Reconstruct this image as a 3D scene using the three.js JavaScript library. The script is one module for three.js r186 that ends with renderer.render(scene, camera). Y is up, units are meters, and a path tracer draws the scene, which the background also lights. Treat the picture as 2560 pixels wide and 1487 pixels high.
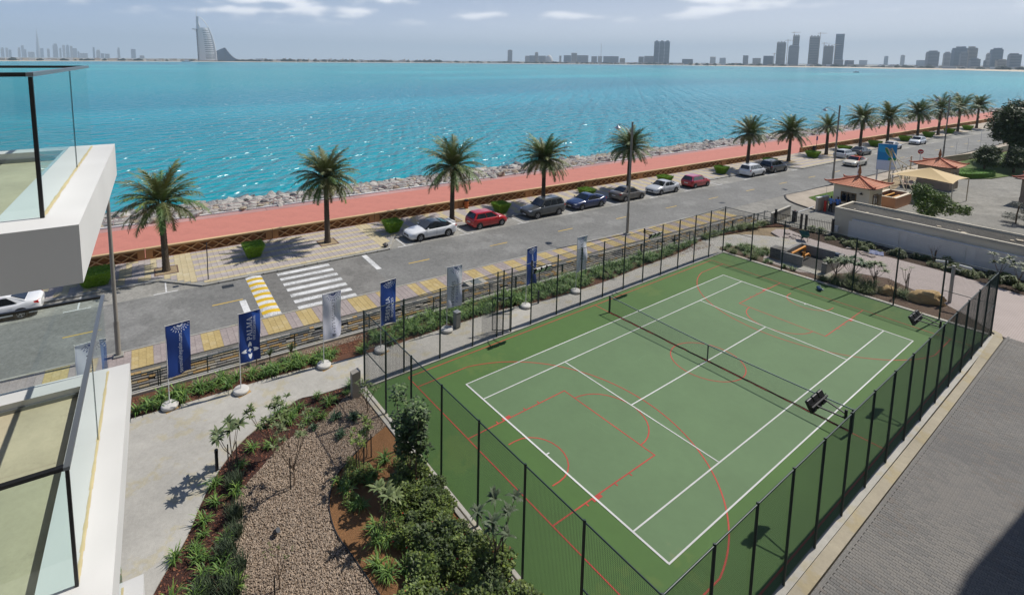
import * as THREE from 'three';
import { mergeGeometries, mergeVertices } from 'three/addons/utils/BufferGeometryUtils.js';
import { MarchingCubes } from 'three/addons/objects/MarchingCubes.js';
import { ImprovedNoise } from 'three/addons/math/ImprovedNoise.js';

// ------------------------------------------------------------------ camera, sky, sun, exposure
const W = 1024, H = 594;
const renderer = new THREE.WebGLRenderer({ antialias: true });
renderer.setSize(W, H);
renderer.toneMapping = THREE.LinearToneMapping;
renderer.toneMappingExposure = 1.12;
renderer.shadowMap.enabled = true;
const scene = new THREE.Scene();
const camera = new THREE.PerspectiveCamera(THREE.MathUtils.radToDeg(2 * Math.atan(297 / 516.2)), W / H, 0.2, 60000);
camera.setViewOffset(W, H, 512 - 450.4, 297 - 120.75, W, H);      // a shift lens: the verticals stay upright
camera.position.set(-25.878, 15.766, 13.549);
camera.rotation.set(-0.1171, -0.5983, 0.0083, 'YXZ');
camera.updateMatrixWorld(true);
camera.updateProjectionMatrix();
scene.add(camera);

const SUN = new THREE.Vector3(0.617, 0.785, 0.067).normalize();
const sun = new THREE.DirectionalLight(new THREE.Color(1, 0.955, 0.88), 4.9);
sun.target.position.set(20, 0, -10);
sun.position.copy(sun.target.position).addScaledVector(SUN, 300);
sun.castShadow = true;
sun.shadow.radius = 1;
sun.shadow.mapSize.set(4096, 4096);
Object.assign(sun.shadow.camera, { left: -140, right: 140, top: 140, bottom: -140, near: 10, far: 700 });
scene.add(sun, sun.target);

function rng(seed) { let a = seed >>> 0; return () => { a = (a + 0x6D2B79F5) | 0; let t = Math.imul(a ^ (a >>> 15), 1 | a); t = (t + Math.imul(t ^ (t >>> 7), 61 | t)) ^ t; return ((t ^ (t >>> 14)) >>> 0) / 4294967296; }; }
const mix = (a, b, t) => a + (b - a) * t, clamp = (x, a = 0, b = 1) => Math.min(b, Math.max(a, x));
const smooth = (a, b, x) => { const t = clamp((x - a) / (b - a)); return t * t * (3 - 2 * t); };
const perlin = new ImprovedNoise();
const fbm3 = (x, y, z, o = 4) => { let s = 0, a = 0.5; for (let i = 0; i < o; i++) { s += a * perlin.noise(x, y, z); x *= 2.03; y *= 2.03; z *= 2.03; a *= 0.5; } return s; };

{ // the sky: blue air that pales to the horizon, a low bank of broken cumulus all round
  const w = 2048, h = 1024, data = new Float32Array(w * h * 4);
  for (let j = 0; j < h; j++) {
    const el = ((j + 0.5) / h - 0.5) * Math.PI, sy = Math.sin(el), deg = el * 180 / Math.PI;
    for (let i = 0; i < w; i++) {
      const az = ((i + 0.5) / w - 0.5) * 2 * Math.PI, cx = Math.cos(az), cz = Math.sin(az);
      const e = Math.max(0, deg), k = Math.exp(-e / 22), k2 = Math.exp(-e / 6);
      const toSun = Math.pow(clamp(0.5 + 0.5 * (cx * SUN.x + cz * SUN.z) / Math.hypot(SUN.x, SUN.z)), 1.7);   // haze is brighter on the sun's side
      let r = mix(0.026, 0.13, k), g = mix(0.070, 0.26, k), b = mix(0.21, 0.52, k);
      r = mix(r, mix(0.40, 1.62, toSun), k2 * 0.94); g = mix(g, mix(0.56, 1.56, toSun), k2 * 0.94); b = mix(b, mix(0.78, 1.48, toSun), k2 * 0.94);
      const d = cx * Math.cos(el) * SUN.x + sy * SUN.y + cz * Math.cos(el) * SUN.z;
      const halo = Math.pow(Math.max(0, d), 14) * 0.35;
      r += halo; g += halo * 0.97; b += halo * 0.9;
      if (deg > 2.2 && deg < 60) {
        const n = fbm3(cx * 8 + 1.3, sy * 44 + 5, cz * 8 + 2.4, 6) + 0.55 * fbm3(cx * 2.3 + 9, sy * 7, cz * 2.3 + 1, 3);
        const band = smooth(3.2, 5.0, deg) * (1 - 0.75 * smooth(11, 24, deg));
        const c = smooth(-0.02, 0.26, n) * band * 0.9, lit = 1.10 + 0.30 * clamp(n * 1.6);
        r = mix(r, 0.93 * lit, c); g = mix(g, 0.93 * lit, c); b = mix(b, 0.97 * lit, c);
      }
      const o = (j * w + i) * 4;
      data[o] = r; data[o + 1] = g; data[o + 2] = b; data[o + 3] = 1;
    }
  }
  const sky = new THREE.DataTexture(data, w, h, THREE.RGBAFormat, THREE.FloatType);
  sky.mapping = THREE.EquirectangularReflectionMapping;
  sky.magFilter = sky.minFilter = THREE.LinearFilter;
  sky.needsUpdate = true;
  scene.background = sky; scene.environment = sky;
}
scene.fog = new THREE.FogExp2(new THREE.Color(0.68, 0.86, 1.0), 0.00011);

// ------------------------------------------------------------------ helpers
const used = new Map();
function numbered(n) { const k = used.get(n) || 0; used.set(n, k + 1); return k ? `${n}_${String(k).padStart(3, '0')}` : n; }
function fin(o) { o.castShadow = true; o.receiveShadow = true; return o; }
function part(name, geo, mat, parent, label) { const m = fin(new THREE.Mesh(geo, mat)); m.name = name; if (label) m.userData.label = label; parent.add(m); return m; }
function tag(o, label, category, group) { o.userData.label = label; o.userData.category = category; if (group) o.userData.group = group; return o; }
function thing(name, label, category, pos = [0, 0, 0], turn = 0, group) { const g = new THREE.Group(); g.name = numbered(name); g.position.set(...pos); g.rotation.y = turn; scene.add(g); return tag(g, label, category, group); }
function single(name, geo, mat, label, category, pos = [0, 0, 0], turn = 0, group) { const m = fin(new THREE.Mesh(geo, mat)); m.name = numbered(name); m.position.set(...pos); m.rotation.y = turn; scene.add(m); return tag(m, label, category, group); }
function struct(name, geo, mat, label) { const m = fin(new THREE.Mesh(geo, mat)); m.name = numbered(name); m.userData.kind = 'structure'; if (label) m.userData.label = label; scene.add(m); return m; }
function structGroup(name, label) { const g = new THREE.Group(); g.name = numbered(name); g.userData.kind = 'structure'; if (label) g.userData.label = label; scene.add(g); return g; }
function copy(src, label, pos, turn = 0, scale = 1, group) { const c = src.clone(); c.name = numbered(src.name.replace(/_\d{3}$/, '')); c.position.set(...pos); c.rotation.y = turn; if (Array.isArray(scale)) c.scale.set(...scale); else c.scale.setScalar(scale); c.userData = { ...src.userData }; c.userData.label = label; if (group) c.userData.group = group; scene.add(c); return c; }

class MB { // collects faces into one geometry; uv in metres
  constructor() { this.p = []; this.n = []; this.u = []; this.c = null; this.col = null; }
  tint(r, g, b) { if (!this.c) { this.c = []; for (let i = 0; i < this.p.length / 3; i++) this.c.push(1, 1, 1); } this.col = [r, g, b]; return this; }
  v(a, n, u) { this.p.push(a[0], a[1], a[2]); this.n.push(n[0], n[1], n[2]); this.u.push(u[0], u[1]); if (this.c) this.c.push(...this.col); }
  static nrm(a, b, c) { const x1 = b[0] - a[0], y1 = b[1] - a[1], z1 = b[2] - a[2], x2 = c[0] - a[0], y2 = c[1] - a[1], z2 = c[2] - a[2]; let x = y1 * z2 - z1 * y2, y = z1 * x2 - x1 * z2, z = x1 * y2 - y1 * x2; const l = Math.hypot(x, y, z) || 1; return [x / l, y / l, z / l]; }
  static uv(p, n) { const ax = Math.abs(n[0]), ay = Math.abs(n[1]), az = Math.abs(n[2]); return ay >= ax && ay >= az ? [p[0], -p[2]] : ax >= az ? [-p[2] * Math.sign(n[0] || 1), p[1]] : [p[0] * Math.sign(n[2] || 1), p[1]]; }
  tri(a, b, c, uvs, ns) { const n = MB.nrm(a, b, c); [a, b, c].forEach((q, i) => this.v(q, ns ? ns[i] : n, uvs ? uvs[i] : MB.uv(q, n))); return this; }
  quad(a, b, c, d, uvs, ns) { this.tri(a, b, c, uvs && [uvs[0], uvs[1], uvs[2]], ns && [ns[0], ns[1], ns[2]]); this.tri(a, c, d, uvs && [uvs[0], uvs[2], uvs[3]], ns && [ns[0], ns[2], ns[3]]); return this; }
  box(cx, cy, cz, sx, sy, sz, ry = 0, bevel = 0) { // centred in x, z; cy is the centre
    if (bevel) { const s = new THREE.Shape(), x = sx / 2 - bevel, z = sz / 2 - bevel; s.moveTo(-x, -z); s.lineTo(x, -z); s.lineTo(x, z); s.lineTo(-x, z); const g = new THREE.ExtrudeGeometry(s, { depth: sy - 2 * bevel, bevelEnabled: true, bevelSize: bevel, bevelThickness: bevel, bevelSegments: 1 }); g.rotateX(-Math.PI / 2); g.translate(0, bevel - sy / 2, 0); return this.geo(g, new THREE.Matrix4().makeRotationY(ry).setPosition(cx, cy, cz)); }
    const c = Math.cos(ry), s = Math.sin(ry), P = (x, y, z) => [cx + x * c + z * s, cy + y, cz - x * s + z * c], x = sx / 2, y = sy / 2, z = sz / 2;
    const q = [P(-x, -y, -z), P(x, -y, -z), P(x, -y, z), P(-x, -y, z), P(-x, y, -z), P(x, y, -z), P(x, y, z), P(-x, y, z)];
    this.quad(q[4], q[7], q[6], q[5]); this.quad(q[0], q[1], q[2], q[3]); this.quad(q[3], q[2], q[6], q[7]); this.quad(q[1], q[0], q[4], q[5]); this.quad(q[2], q[1], q[5], q[6]); this.quad(q[0], q[3], q[7], q[4]);
    return this;
  }
  bar(a, b, w, h = w) { // rectangular bar between two points
    const d = new THREE.Vector3(b[0] - a[0], b[1] - a[1], b[2] - a[2]), L = d.length(); d.divideScalar(L);
    const up = Math.abs(d.y) > 0.95 ? new THREE.Vector3(1, 0, 0) : new THREE.Vector3(0, 1, 0), r = new THREE.Vector3().crossVectors(d, up).normalize(), t = new THREE.Vector3().crossVectors(r, d);
    const P = (e, i, j) => [e[0] + r.x * i * w / 2 + t.x * j * h / 2, e[1] + r.y * i * w / 2 + t.y * j * h / 2, e[2] + r.z * i * w / 2 + t.z * j * h / 2];
    const A = [P(a, -1, -1), P(a, 1, -1), P(a, 1, 1), P(a, -1, 1)], B = [P(b, -1, -1), P(b, 1, -1), P(b, 1, 1), P(b, -1, 1)];
    for (let i = 0; i < 4; i++) { const j = (i + 1) % 4; this.quad(A[i], A[j], B[j], B[i]); }
    this.quad(A[3], A[2], A[1], A[0]); this.quad(B[0], B[1], B[2], B[3]); return this;
  }
  cyl(a, b, r0, r1 = r0, seg = 10, caps = true) {
    const d = new THREE.Vector3(b[0] - a[0], b[1] - a[1], b[2] - a[2]), L = d.length() || 1; d.divideScalar(L);
    const up = Math.abs(d.y) > 0.9 ? new THREE.Vector3(1, 0, 0) : new THREE.Vector3(0, 1, 0), x = new THREE.Vector3().crossVectors(d, up).normalize(), y = new THREE.Vector3().crossVectors(d, x);
    for (let i = 0; i < seg; i++) {
      const t0 = i / seg * 2 * Math.PI, t1 = (i + 1) / seg * 2 * Math.PI;
      const N = t => [x.x * Math.cos(t) + y.x * Math.sin(t), x.y * Math.cos(t) + y.y * Math.sin(t), x.z * Math.cos(t) + y.z * Math.sin(t)], n0 = N(t0), n1 = N(t1);
      const Q = (e, n, r) => [e[0] + n[0] * r, e[1] + n[1] * r, e[2] + n[2] * r], u0 = t0 * r0, u1 = t1 * r0;
      this.quad(Q(a, n0, r0), Q(a, n1, r0), Q(b, n1, r1), Q(b, n0, r1), [[u0, 0], [u1, 0], [u1, L], [u0, L]], [n0, n1, n1, n0]);
      if (caps) { this.tri(b, Q(b, n0, r1), Q(b, n1, r1)); this.tri(a, Q(a, n1, r0), Q(a, n0, r0)); }
    }
    return this;
  }
  tube(pts, rad, seg = 6) { for (let i = 0; i + 1 < pts.length; i++) { const r0 = typeof rad === 'function' ? rad(i / (pts.length - 1)) : rad, r1 = typeof rad === 'function' ? rad((i + 1) / (pts.length - 1)) : rad; this.cyl(pts[i], pts[i + 1], r0, r1, seg, i === 0 || i + 2 === pts.length); } return this; }
  prism(pts, y0, y1) { // pts: [x, z] outline; top, bottom and sides
    const area = pts.reduce((s, p, i) => { const q = pts[(i + 1) % pts.length]; return s + p[0] * q[1] - q[0] * p[1]; }, 0), P = area > 0 ? pts.slice().reverse() : pts;
    const v = P.map(p => new THREE.Vector2(p[0], p[1]));
    for (const [i, j, k] of THREE.ShapeUtils.triangulateShape(v, [])) { const A = [P[i][0], y1, P[i][1]], B = [P[j][0], y1, P[j][1]], C = [P[k][0], y1, P[k][1]]; if (MB.nrm(A, B, C)[1] > 0) this.tri(A, B, C); else this.tri(A, C, B); }
    if (y0 < y1) for (let i = 0; i < P.length; i++) { const a = P[i], b = P[(i + 1) % P.length]; this.quad([a[0], y0, a[1]], [b[0], y0, b[1]], [b[0], y1, b[1]], [a[0], y1, a[1]]); }
    return this;
  }
  geo(g, m) { const h = g.index ? g.toNonIndexed() : g.clone(); if (m) h.applyMatrix4(m); const P = h.attributes.position, N = h.attributes.normal, U = h.attributes.uv; for (let i = 0; i < P.count; i++) this.v([P.getX(i), P.getY(i), P.getZ(i)], [N.getX(i), N.getY(i), N.getZ(i)], U ? [U.getX(i), U.getY(i)] : [P.getX(i), P.getZ(i)]); return this; }
  build() { const g = new THREE.BufferGeometry(); g.setAttribute('position', new THREE.Float32BufferAttribute(this.p, 3)); g.setAttribute('normal', new THREE.Float32BufferAttribute(this.n, 3)); g.setAttribute('uv', new THREE.Float32BufferAttribute(this.u, 2)); if (this.c) g.setAttribute('color', new THREE.Float32BufferAttribute(this.c, 3)); return g; }
}
const box = (...a) => new MB().box(...a).build();
// the road runs at a small angle to the court: s along it, t across it (towards the court)
const RA = 3.43 * Math.PI / 180, RC = Math.cos(RA), RS = Math.sin(RA);
const rd = (s, t) => [s * RC - t * RS, s * RS + t * RC];
const rd3 = (s, y, t) => { const p = rd(s, t); return [p[0], y, p[1]]; };
const strip = (s0, s1, t0, t1) => [rd(s0, t0), rd(s1, t0), rd(s1, t1), rd(s0, t1)];
const _v = new THREE.Vector3();
const inView = (x, y, z, m = 1.06) => { _v.set(x, y, z).applyMatrix4(camera.matrixWorldInverse); if (_v.z > -0.3) return false; _v.applyMatrix4(camera.projectionMatrix); return Math.abs(_v.x) < m && Math.abs(_v.y) < m; };
camera.matrixWorldInverse.copy(camera.matrixWorld).invert();
function inside(pts, x, z) { let c = false; for (let i = 0, j = pts.length - 1; i < pts.length; j = i++) { const a = pts[i], b = pts[j]; if ((a[1] > z) !== (b[1] > z) && x < (b[0] - a[0]) * (z - a[1]) / (b[1] - a[1]) + a[0]) c = !c; } return c; }
function curve(pts, n = 6, closed = false) { const c = new THREE.CatmullRomCurve3(pts.map(p => new THREE.Vector3(p[0], 0, p[1])), closed, 'centripetal'); return c.getPoints((pts.length - (closed ? 0 : 1)) * n).map(p => [p.x, p.z]); }
// pieces that can be picked apart: the 300 that show largest are meshes of their own, the rest one instanced mass
function pieces(parent, name, massName, shapes, mats, list, max = 300) {
  const cp = camera.position;
  for (const e of list) { e.d = Math.hypot(e.x - cp.x, e.y - cp.y, e.z - cp.z) / (e.big || 1); e.in = inView(e.x, e.y, e.z, 1.02); }
  const order = list.filter(e => e.in).sort((a, b) => a.d - b.d), near = new Set(order.slice(0, max)), rest = new Map();
  const M = new THREE.Matrix4(), Q = new THREE.Quaternion(), E = new THREE.Euler(), S = new THREE.Vector3();
  for (const e of list) {
    const v = e.v || 0, k = e.m || 0, sc = e.sc || [1, 1, 1];
    if (near.has(e)) { const m = part(name, shapes[v], mats[k], parent); m.position.set(e.x, e.y, e.z); m.rotation.set(e.rx || 0, e.ry || 0, e.rz || 0); m.scale.set(...sc); continue; }
    const key = v * 100 + k; if (!rest.has(key)) rest.set(key, []);
    rest.get(key).push(M.compose(new THREE.Vector3(e.x, e.y, e.z), Q.setFromEuler(E.set(e.rx || 0, e.ry || 0, e.rz || 0)), S.set(...sc)).clone());
  }
  for (const [key, ms] of rest) { const im = new THREE.InstancedMesh(shapes[Math.floor(key / 100)], mats[key % 100], ms.length); ms.forEach((m, i) => im.setMatrixAt(i, m)); im.name = massName; im.userData.kind = 'stuff'; parent.add(fin(im)); }
}

// ------------------------------------------------------------------ textures
function lattice(seed, n) { const r = rng(seed), a = new Float32Array(n * n); for (let i = 0; i < n * n; i++) a[i] = r(); return (x, y) => { const xi = Math.floor(x), yi = Math.floor(y), fx = x - xi, fy = y - yi, u = fx * fx * (3 - 2 * fx), v = fy * fy * (3 - 2 * fy), X0 = ((xi % n) + n) % n, X1 = (X0 + 1) % n, Y0 = ((yi % n) + n) % n, Y1 = (Y0 + 1) % n; return mix(mix(a[Y0 * n + X0], a[Y0 * n + X1], u), mix(a[Y1 * n + X0], a[Y1 * n + X1], u), v); }; }
function field(size, seed, octaves) { // octaves: [cells across, weight]; tiles; values about 0..1
  const out = new Float32Array(size * size); let tot = 0;
  for (const [n, w] of octaves) { const L = lattice(seed += 17, n), k = n / size; tot += w; for (let j = 0; j < size; j++) for (let i = 0; i < size; i++) out[j * size + i] += w * L(i * k, j * k); }
  for (let i = 0; i < out.length; i++) out[i] /= tot;
  return out;
}
function texture(size, f, metres, srgb = true) { // f(i, j, k) -> [r, g, b] in 0..1 (sRGB values when srgb)
  const d = new Uint8Array(size * size * 4);
  for (let j = 0; j < size; j++) for (let i = 0; i < size; i++) { const k = j * size + i, c = f(i, j, k); d[k * 4] = clamp(c[0]) * 255; d[k * 4 + 1] = clamp(c[1]) * 255; d[k * 4 + 2] = clamp(c[2]) * 255; d[k * 4 + 3] = 255; }
  const t = new THREE.DataTexture(d, size, size); t.wrapS = t.wrapT = THREE.RepeatWrapping; t.magFilter = THREE.LinearFilter; t.minFilter = THREE.LinearMipmapLinearFilter; t.generateMipmaps = true;
  if (srgb) t.colorSpace = THREE.SRGBColorSpace; t.repeat.set(1 / metres, 1 / metres); t.needsUpdate = true; return t;
}
const grey = (f, lo, hi, pw = 1) => (i, j, k) => { const v = mix(lo, hi, Math.pow(clamp((f[k] - 0.22) / 0.56), pw)); return [v, v, v]; };
const fA = field(512, 3, [[4, 1], [8, 0.8], [16, 0.6], [40, 0.5], [96, 0.45], [256, 0.45]]);
const fB = field(512, 91, [[5, 1], [11, 0.7], [23, 0.5], [61, 0.35]]);
const fC = field(512, 57, [[64, 0.6], [128, 0.8], [256, 1]]);
const tPatch = texture(512, grey(fA, 0.80, 1.0), 9);
const tSoft = texture(512, grey(fB, 0.86, 1.0), 23);
const tGrain = texture(512, grey(fC, 0.72, 1.0), 1.6);
const tGrainBump = texture(512, grey(fC, 0, 1), 1.6, false);
const tAsphalt = texture(512, (i, j, k) => { const c = 0.74 + 0.20 * (fA[k] - 0.5) + 0.22 * (fC[k] - 0.5) + 0.07 * smooth(0.5, 0.7, fB[k]); return [c, c, c * 0.985]; }, 13);
const tConcrete = texture(512, (i, j, k) => { const st = smooth(0.55, 0.72, fB[(k * 3 + 771) % fB.length]); const c = 0.90 + 0.22 * (fA[k] - 0.5) + 0.08 * (fC[k] - 0.5); return [c, c * (1 - 0.02 * st), c * (1 - 0.09 * st)]; }, 11);
const tCourt = (() => { // one sheet for the whole court (36 m): faint blotches, scuffs and a little blown sand
  const n = 1024, r = rng(77), scuff = new Float32Array(n * n), f1 = field(n, 500, [[7, 1], [17, 0.6], [41, 0.4], [160, 0.35]]), f2 = field(n, 640, [[30, 1], [90, 0.8], [256, 0.8]]);
  for (let k = 0; k < 46; k++) { let x = r() * n, y = mix(0.26, 0.74, r()) * n, a = r() * 6.3; const L = 10 + r() * 60, c = (r() - 0.5) * 0.09, s = 0.25 + r() * 0.5; for (let i = 0; i < L; i++) { x += Math.cos(a); y += Math.sin(a); a += c; const X = Math.round(x), Y = Math.round(y); if (X > 0 && Y > 0 && X < n && Y < n) scuff[Y * n + X] = Math.max(scuff[Y * n + X], s * (0.4 + 0.6 * r())); } }
  const sandAt = [[-13.6, 6.6, 2.2], [-9.5, -6.9, 1.5], [14.2, -6.8, 1.4], [5, -7.2, 1.2], [-14.8, -2, 1.1], [9, 6.9, 1.3], [15, 3, 1.1]];
  const t = texture(n, (i, j, k) => { const x = (i / n - 0.5) * 36, z = -(j / n - 0.5) * 36; let s = 0; for (const [sx, sz, R] of sandAt) { const d = Math.hypot(x - sx, (z - sz) * 1.6) / R; if (d < 1.6) s = Math.max(s, smooth(0.50, 0.66, f2[k] + 0.28 * (1 - d))); } const c = 0.90 + 0.10 * (f1[k] - 0.5) + 0.05 * (f2[k] - 0.5) + 0.13 * scuff[k]; return [c + 0.10 * s, c + 0.02 * s, c + 0.02 * s]; }, 36);
  t.offset.set(0.5, 0.5); return t; })();
const tWorn = texture(512, (i, j, k) => { const w = smooth(0.50, 0.68, fA[k] * 0.55 + fC[k] * 0.5), v = mix(1.0, 0.72, w) - 0.06 * fB[k]; return [v, v, v]; }, 4.3);
const lin = (r, g, b) => new THREE.Color().setRGB(r, g, b);
function mat(color, roughness = 0.9, o = {}) { return new THREE.MeshStandardMaterial({ color: Array.isArray(color) ? lin(...color) : new THREE.Color(color), roughness, metalness: 0, side: THREE.DoubleSide, ...o }); }
const M = {
  asphalt: mat([0.30, 0.297, 0.29], 0.93, { map: tAsphalt, bumpMap: tGrainBump, bumpScale: 0.004 }),
  asphaltPale: mat([0.43, 0.415, 0.385], 0.93, { map: tAsphalt, bumpMap: tGrainBump, bumpScale: 0.004 }),
  concrete: mat([0.43, 0.41, 0.365], 0.88, { map: tConcrete, bumpMap: tGrainBump, bumpScale: 0.003 }),
  concreteGrey: mat([0.30, 0.295, 0.28], 0.9, { map: tConcrete, bumpMap: tGrainBump, bumpScale: 0.003 }),
  kerb: mat([0.36, 0.345, 0.31], 0.9, { map: tConcrete }),
  sand: mat([0.36, 0.27, 0.16], 0.95, { map: tPatch, bumpMap: tGrainBump, bumpScale: 0.02 }),
  soil: mat([0.30, 0.145, 0.055], 0.95, { map: tPatch, bumpMap: tGrainBump, bumpScale: 0.03 }),
  mulch: mat([0.085, 0.030, 0.018], 0.95, { map: tGrain, bumpMap: tGrainBump, bumpScale: 0.04 }),
  white: mat([0.72, 0.71, 0.69], 0.7, { map: tSoft }),
  dark: mat([0.012, 0.014, 0.016], 0.5),
  black: mat([0.006, 0.006, 0.007], 0.45),
  fence: mat([0.010, 0.026, 0.026], 0.42, { metalness: 0.0 }),
  steel: mat([0.38, 0.38, 0.37], 0.42, { metalness: 0.6 }),
  lampPost: mat([0.27, 0.25, 0.215], 0.5, { map: tSoft }),
  glassDark: new THREE.MeshPhysicalMaterial({ color: lin(0.010, 0.012, 0.014), roughness: 0.06, clearcoat: 0.6, side: THREE.DoubleSide }),
  paintWhite: mat([0.62, 0.62, 0.61], 0.75, { map: tWorn }),
  humpYellow: mat([0.62, 0.40, 0.012], 0.75, { map: tPatch }),
  paintYellow: mat([0.60, 0.40, 0.06], 0.75, { map: tPatch }),
};

// ------------------------------------------------------------------ ground, road and pavements
struct('ground', new MB().prism([rd(-260, -41.4), rd(700, -41.4), rd(700, 260), rd(-260, 260)], -0.08, -0.08).build(), M.sand, 'sandy ground under the streets and gardens');

{ // road
  const road = structGroup('road', 'grey asphalt street with a parking lane along the promenade');
  part('carriageway', new MB().prism(strip(-200, 520, -23.25, -16.3), 0, 0).build(), M.asphalt, road);
  part('parking_lane', new MB().prism(strip(-200, 520, -25.6, -23.25), -0.004, -0.004).build(), M.asphaltPale, road);
  const line = (pts, m, name) => part(name, new MB().prism(pts, 0.005, 0.005).build(), m, road);
  for (const s of [-37.4, -29.65, -21.9, -7.9, -0.15, 7.6, 15.4, 23.15, 30.85, 38.55, 46.3, 53.8, 61.2, 69, 76.7, 84.5, 92.2, 100, 107.7, 115.5, 123]) line(strip(s, s + 1.85, -19.83, -19.72), M.paintYellow, 'lane_dash');
  for (let k = 0; k < 7; k++) line(strip(-17.22, -13.32, -22.86 + k * 0.985, -22.40 + k * 0.985), M.paintWhite, 'crossing_bar');
  line(strip(-10.5, -10.1, -23.1, -19.9), M.paintWhite, 'stop_line');
  line(strip(-20.3, -19.9, -19.6, -16.5), M.paintWhite, 'stop_line');
  for (const s of [-34.7, -29.3, -24.4, -6.45, -0.25, 6.35, 13.0, 19.4, 25.8, 32.2, 38.7, 45.1, 51.5, 57.6, 79.3, 85.6, 92, 98.4, 104.8, 111]) { line(strip(s, s + 0.1, -25.45, -23.45), M.paintWhite, 'parking_mark'); line(strip(s - 0.7, s + 0.75, -23.42, -23.32), M.paintWhite, 'parking_mark'); }
  // speed hump: a low arched ridge painted in yellow and white bands
  const prof = n => Array.from({ length: n + 1 }, (_, i) => { const u = i / n; return [mix(-19.36, -18.28, u), 0.065 * Math.sin(Math.PI * u) + 0.006]; });
  for (let k = 0; k < 15; k++) { const t0 = mix(-23.18, -16.42, k / 15), t1 = mix(-23.18, -16.42, (k + 1) / 15), b = new MB(), P = prof(8); for (let i = 0; i < 8; i++) b.quad(rd3(P[i][0], P[i][1], t0), rd3(P[i][0], P[i][1], t1), rd3(P[i + 1][0], P[i + 1][1], t1), rd3(P[i + 1][0], P[i + 1][1], t0)); part('hump_band', b.build(), k % 2 ? M.humpYellow : M.paintWhite, road); }
  // stamped paving round the crossing, worn a little browner
  part('stamped_paving', new MB().prism(strip(-18.2, -10.6, -23.2, -16.35), 0.0025, 0.0025).build(), mat([0.285, 0.275, 0.262], 0.93, { map: tAsphalt, bumpMap: texture(256, (i, j) => { const v = (i % 32 < 4 || (j + (Math.floor(i / 32) % 2) * 32) % 64 < 4) ? 0 : 1; return [v, v, v]; }, 0.9, false), bumpScale: 0.006 }), road);
  for (const [s, t] of [[-21.0, -22.6], [30.3, -18.3]]) { const m = part('drain_cover', new MB().prism(strip(s, s + 0.75, t, t + 0.5), 0.006, 0.006).build(), M.dark, road); m.userData.label = 'dark drain cover'; }
}
const tileGeo = (a, b, h) => { const g = new MB(), x = a / 2, z = b / 2, e = 0.006; // flat slab with a small chamfer
  const T = [[-x + e, h, -z + e], [-x + e, h, z - e], [x - e, h, z - e], [x - e, h, -z + e]], B = [[-x, h - e, -z], [-x, h - e, z], [x, h - e, z], [x, h - e, -z]], F = B.map(p => [p[0], 0, p[2]]);
  g.quad(...T); for (let i = 0; i < 4; i++) { const j = (i + 1) % 4; g.quad(B[i], B[j], T[j], T[i]); g.quad(F[i], F[j], B[j], B[i]); } return g.build(); };
{ // pavement on the sea side, with two built-out corners
  const kerbSide = [[-120, -25.5], [-24.6, -25.5], [-22.1, -23.2], [-8.0, -23.25], [-6.6, -25.5], [57.8, -25.5], [59.6, -23.2], [75, -23.25], [76.8, -25.5], [320, -25.5]];
  const out = [...kerbSide.map(p => rd(...p)), rd(320, -30.6), rd(-120, -30.6)];
  const pave = structGroup('sea_side_pavement', 'pavement of mauve and yellow tiles beside the lattice wall');
  part('base', new MB().prism(out, -0.05, 0.092).build(), M.concreteGrey, pave);
  for (let i = 0; i + 1 < kerbSide.length; i++) { const [s0, t0] = kerbSide[i], [s1, t1] = kerbSide[i + 1], L = Math.hypot(s1 - s0, t1 - t0), n = Math.max(1, Math.round(Math.min(L, 160) / 1.0)); for (let k = 0; k < n; k++) { const a = k / n, b = (k + 1) / n - 0.012 / (L / n + 1); const A = rd(mix(s0, s1, a), mix(t0, t1, a)), B = rd(mix(s0, s1, b), mix(t0, t1, b)); if (!inView(A[0], 0.1, A[1], 1.1) && !inView(B[0], 0.1, B[1], 1.1)) continue; if (s0 > 80 && k > 60) continue; part('kerbstone', new MB().bar([A[0], 0.04, A[1]], [B[0], 0.04, B[1]], 0.16, 0.14).build(), M.kerb, pave); } }
  const isYellow = (s, t) => { if (s > -24 && s < -6.6) { if ((s > -8.3 && s < -7.4) || (s > -23.6 && s < -22.6)) return true; return ((t + 60) % 1.2) < 0.41; } if (s > 60 && s < 76) return ((t + 60) % 1.2) < 0.41; return (((s + 200 + (t + 28) * 0.15) % 1.6) + 1.6) % 1.6 < 0.72; };
  const r = rng(11), list = [], e = 0.4, S = [0, 1, 2].map(k => tileGeo(0.394, 0.394, 0.02));
  const mats = [[0.46, 0.405, 0.385], [0.43, 0.38, 0.365], [0.50, 0.45, 0.425], [0.59, 0.50, 0.31], [0.56, 0.47, 0.285], [0.62, 0.54, 0.36]].map(c => mat(c, 0.92, { map: tGrain }));
  for (let s = -42; s < 175; s += e) for (let t = -30.35; t < -23.3; t += e) {
    const p = rd(s + 0.2, t + 0.2); if (!inside(out, ...p) || !inside(out, ...rd(s, t + e + 0.1)) || !inside(out, ...rd(s + e, t + e + 0.1)) || !inView(p[0], 0.1, p[1], 1.05)) continue;
    const worn = r() < 0.1; list.push({ x: p[0], y: 0.09, z: p[1], ry: -RA, v: 0, m: (isYellow(s + 0.2, t + 0.2) ? 3 : 0) + (worn ? 2 : r() < 0.4 ? 1 : 0) });
  }
  pieces(pave, 'paving_tile', 'paving_tiles', S, mats, list);
}
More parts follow.
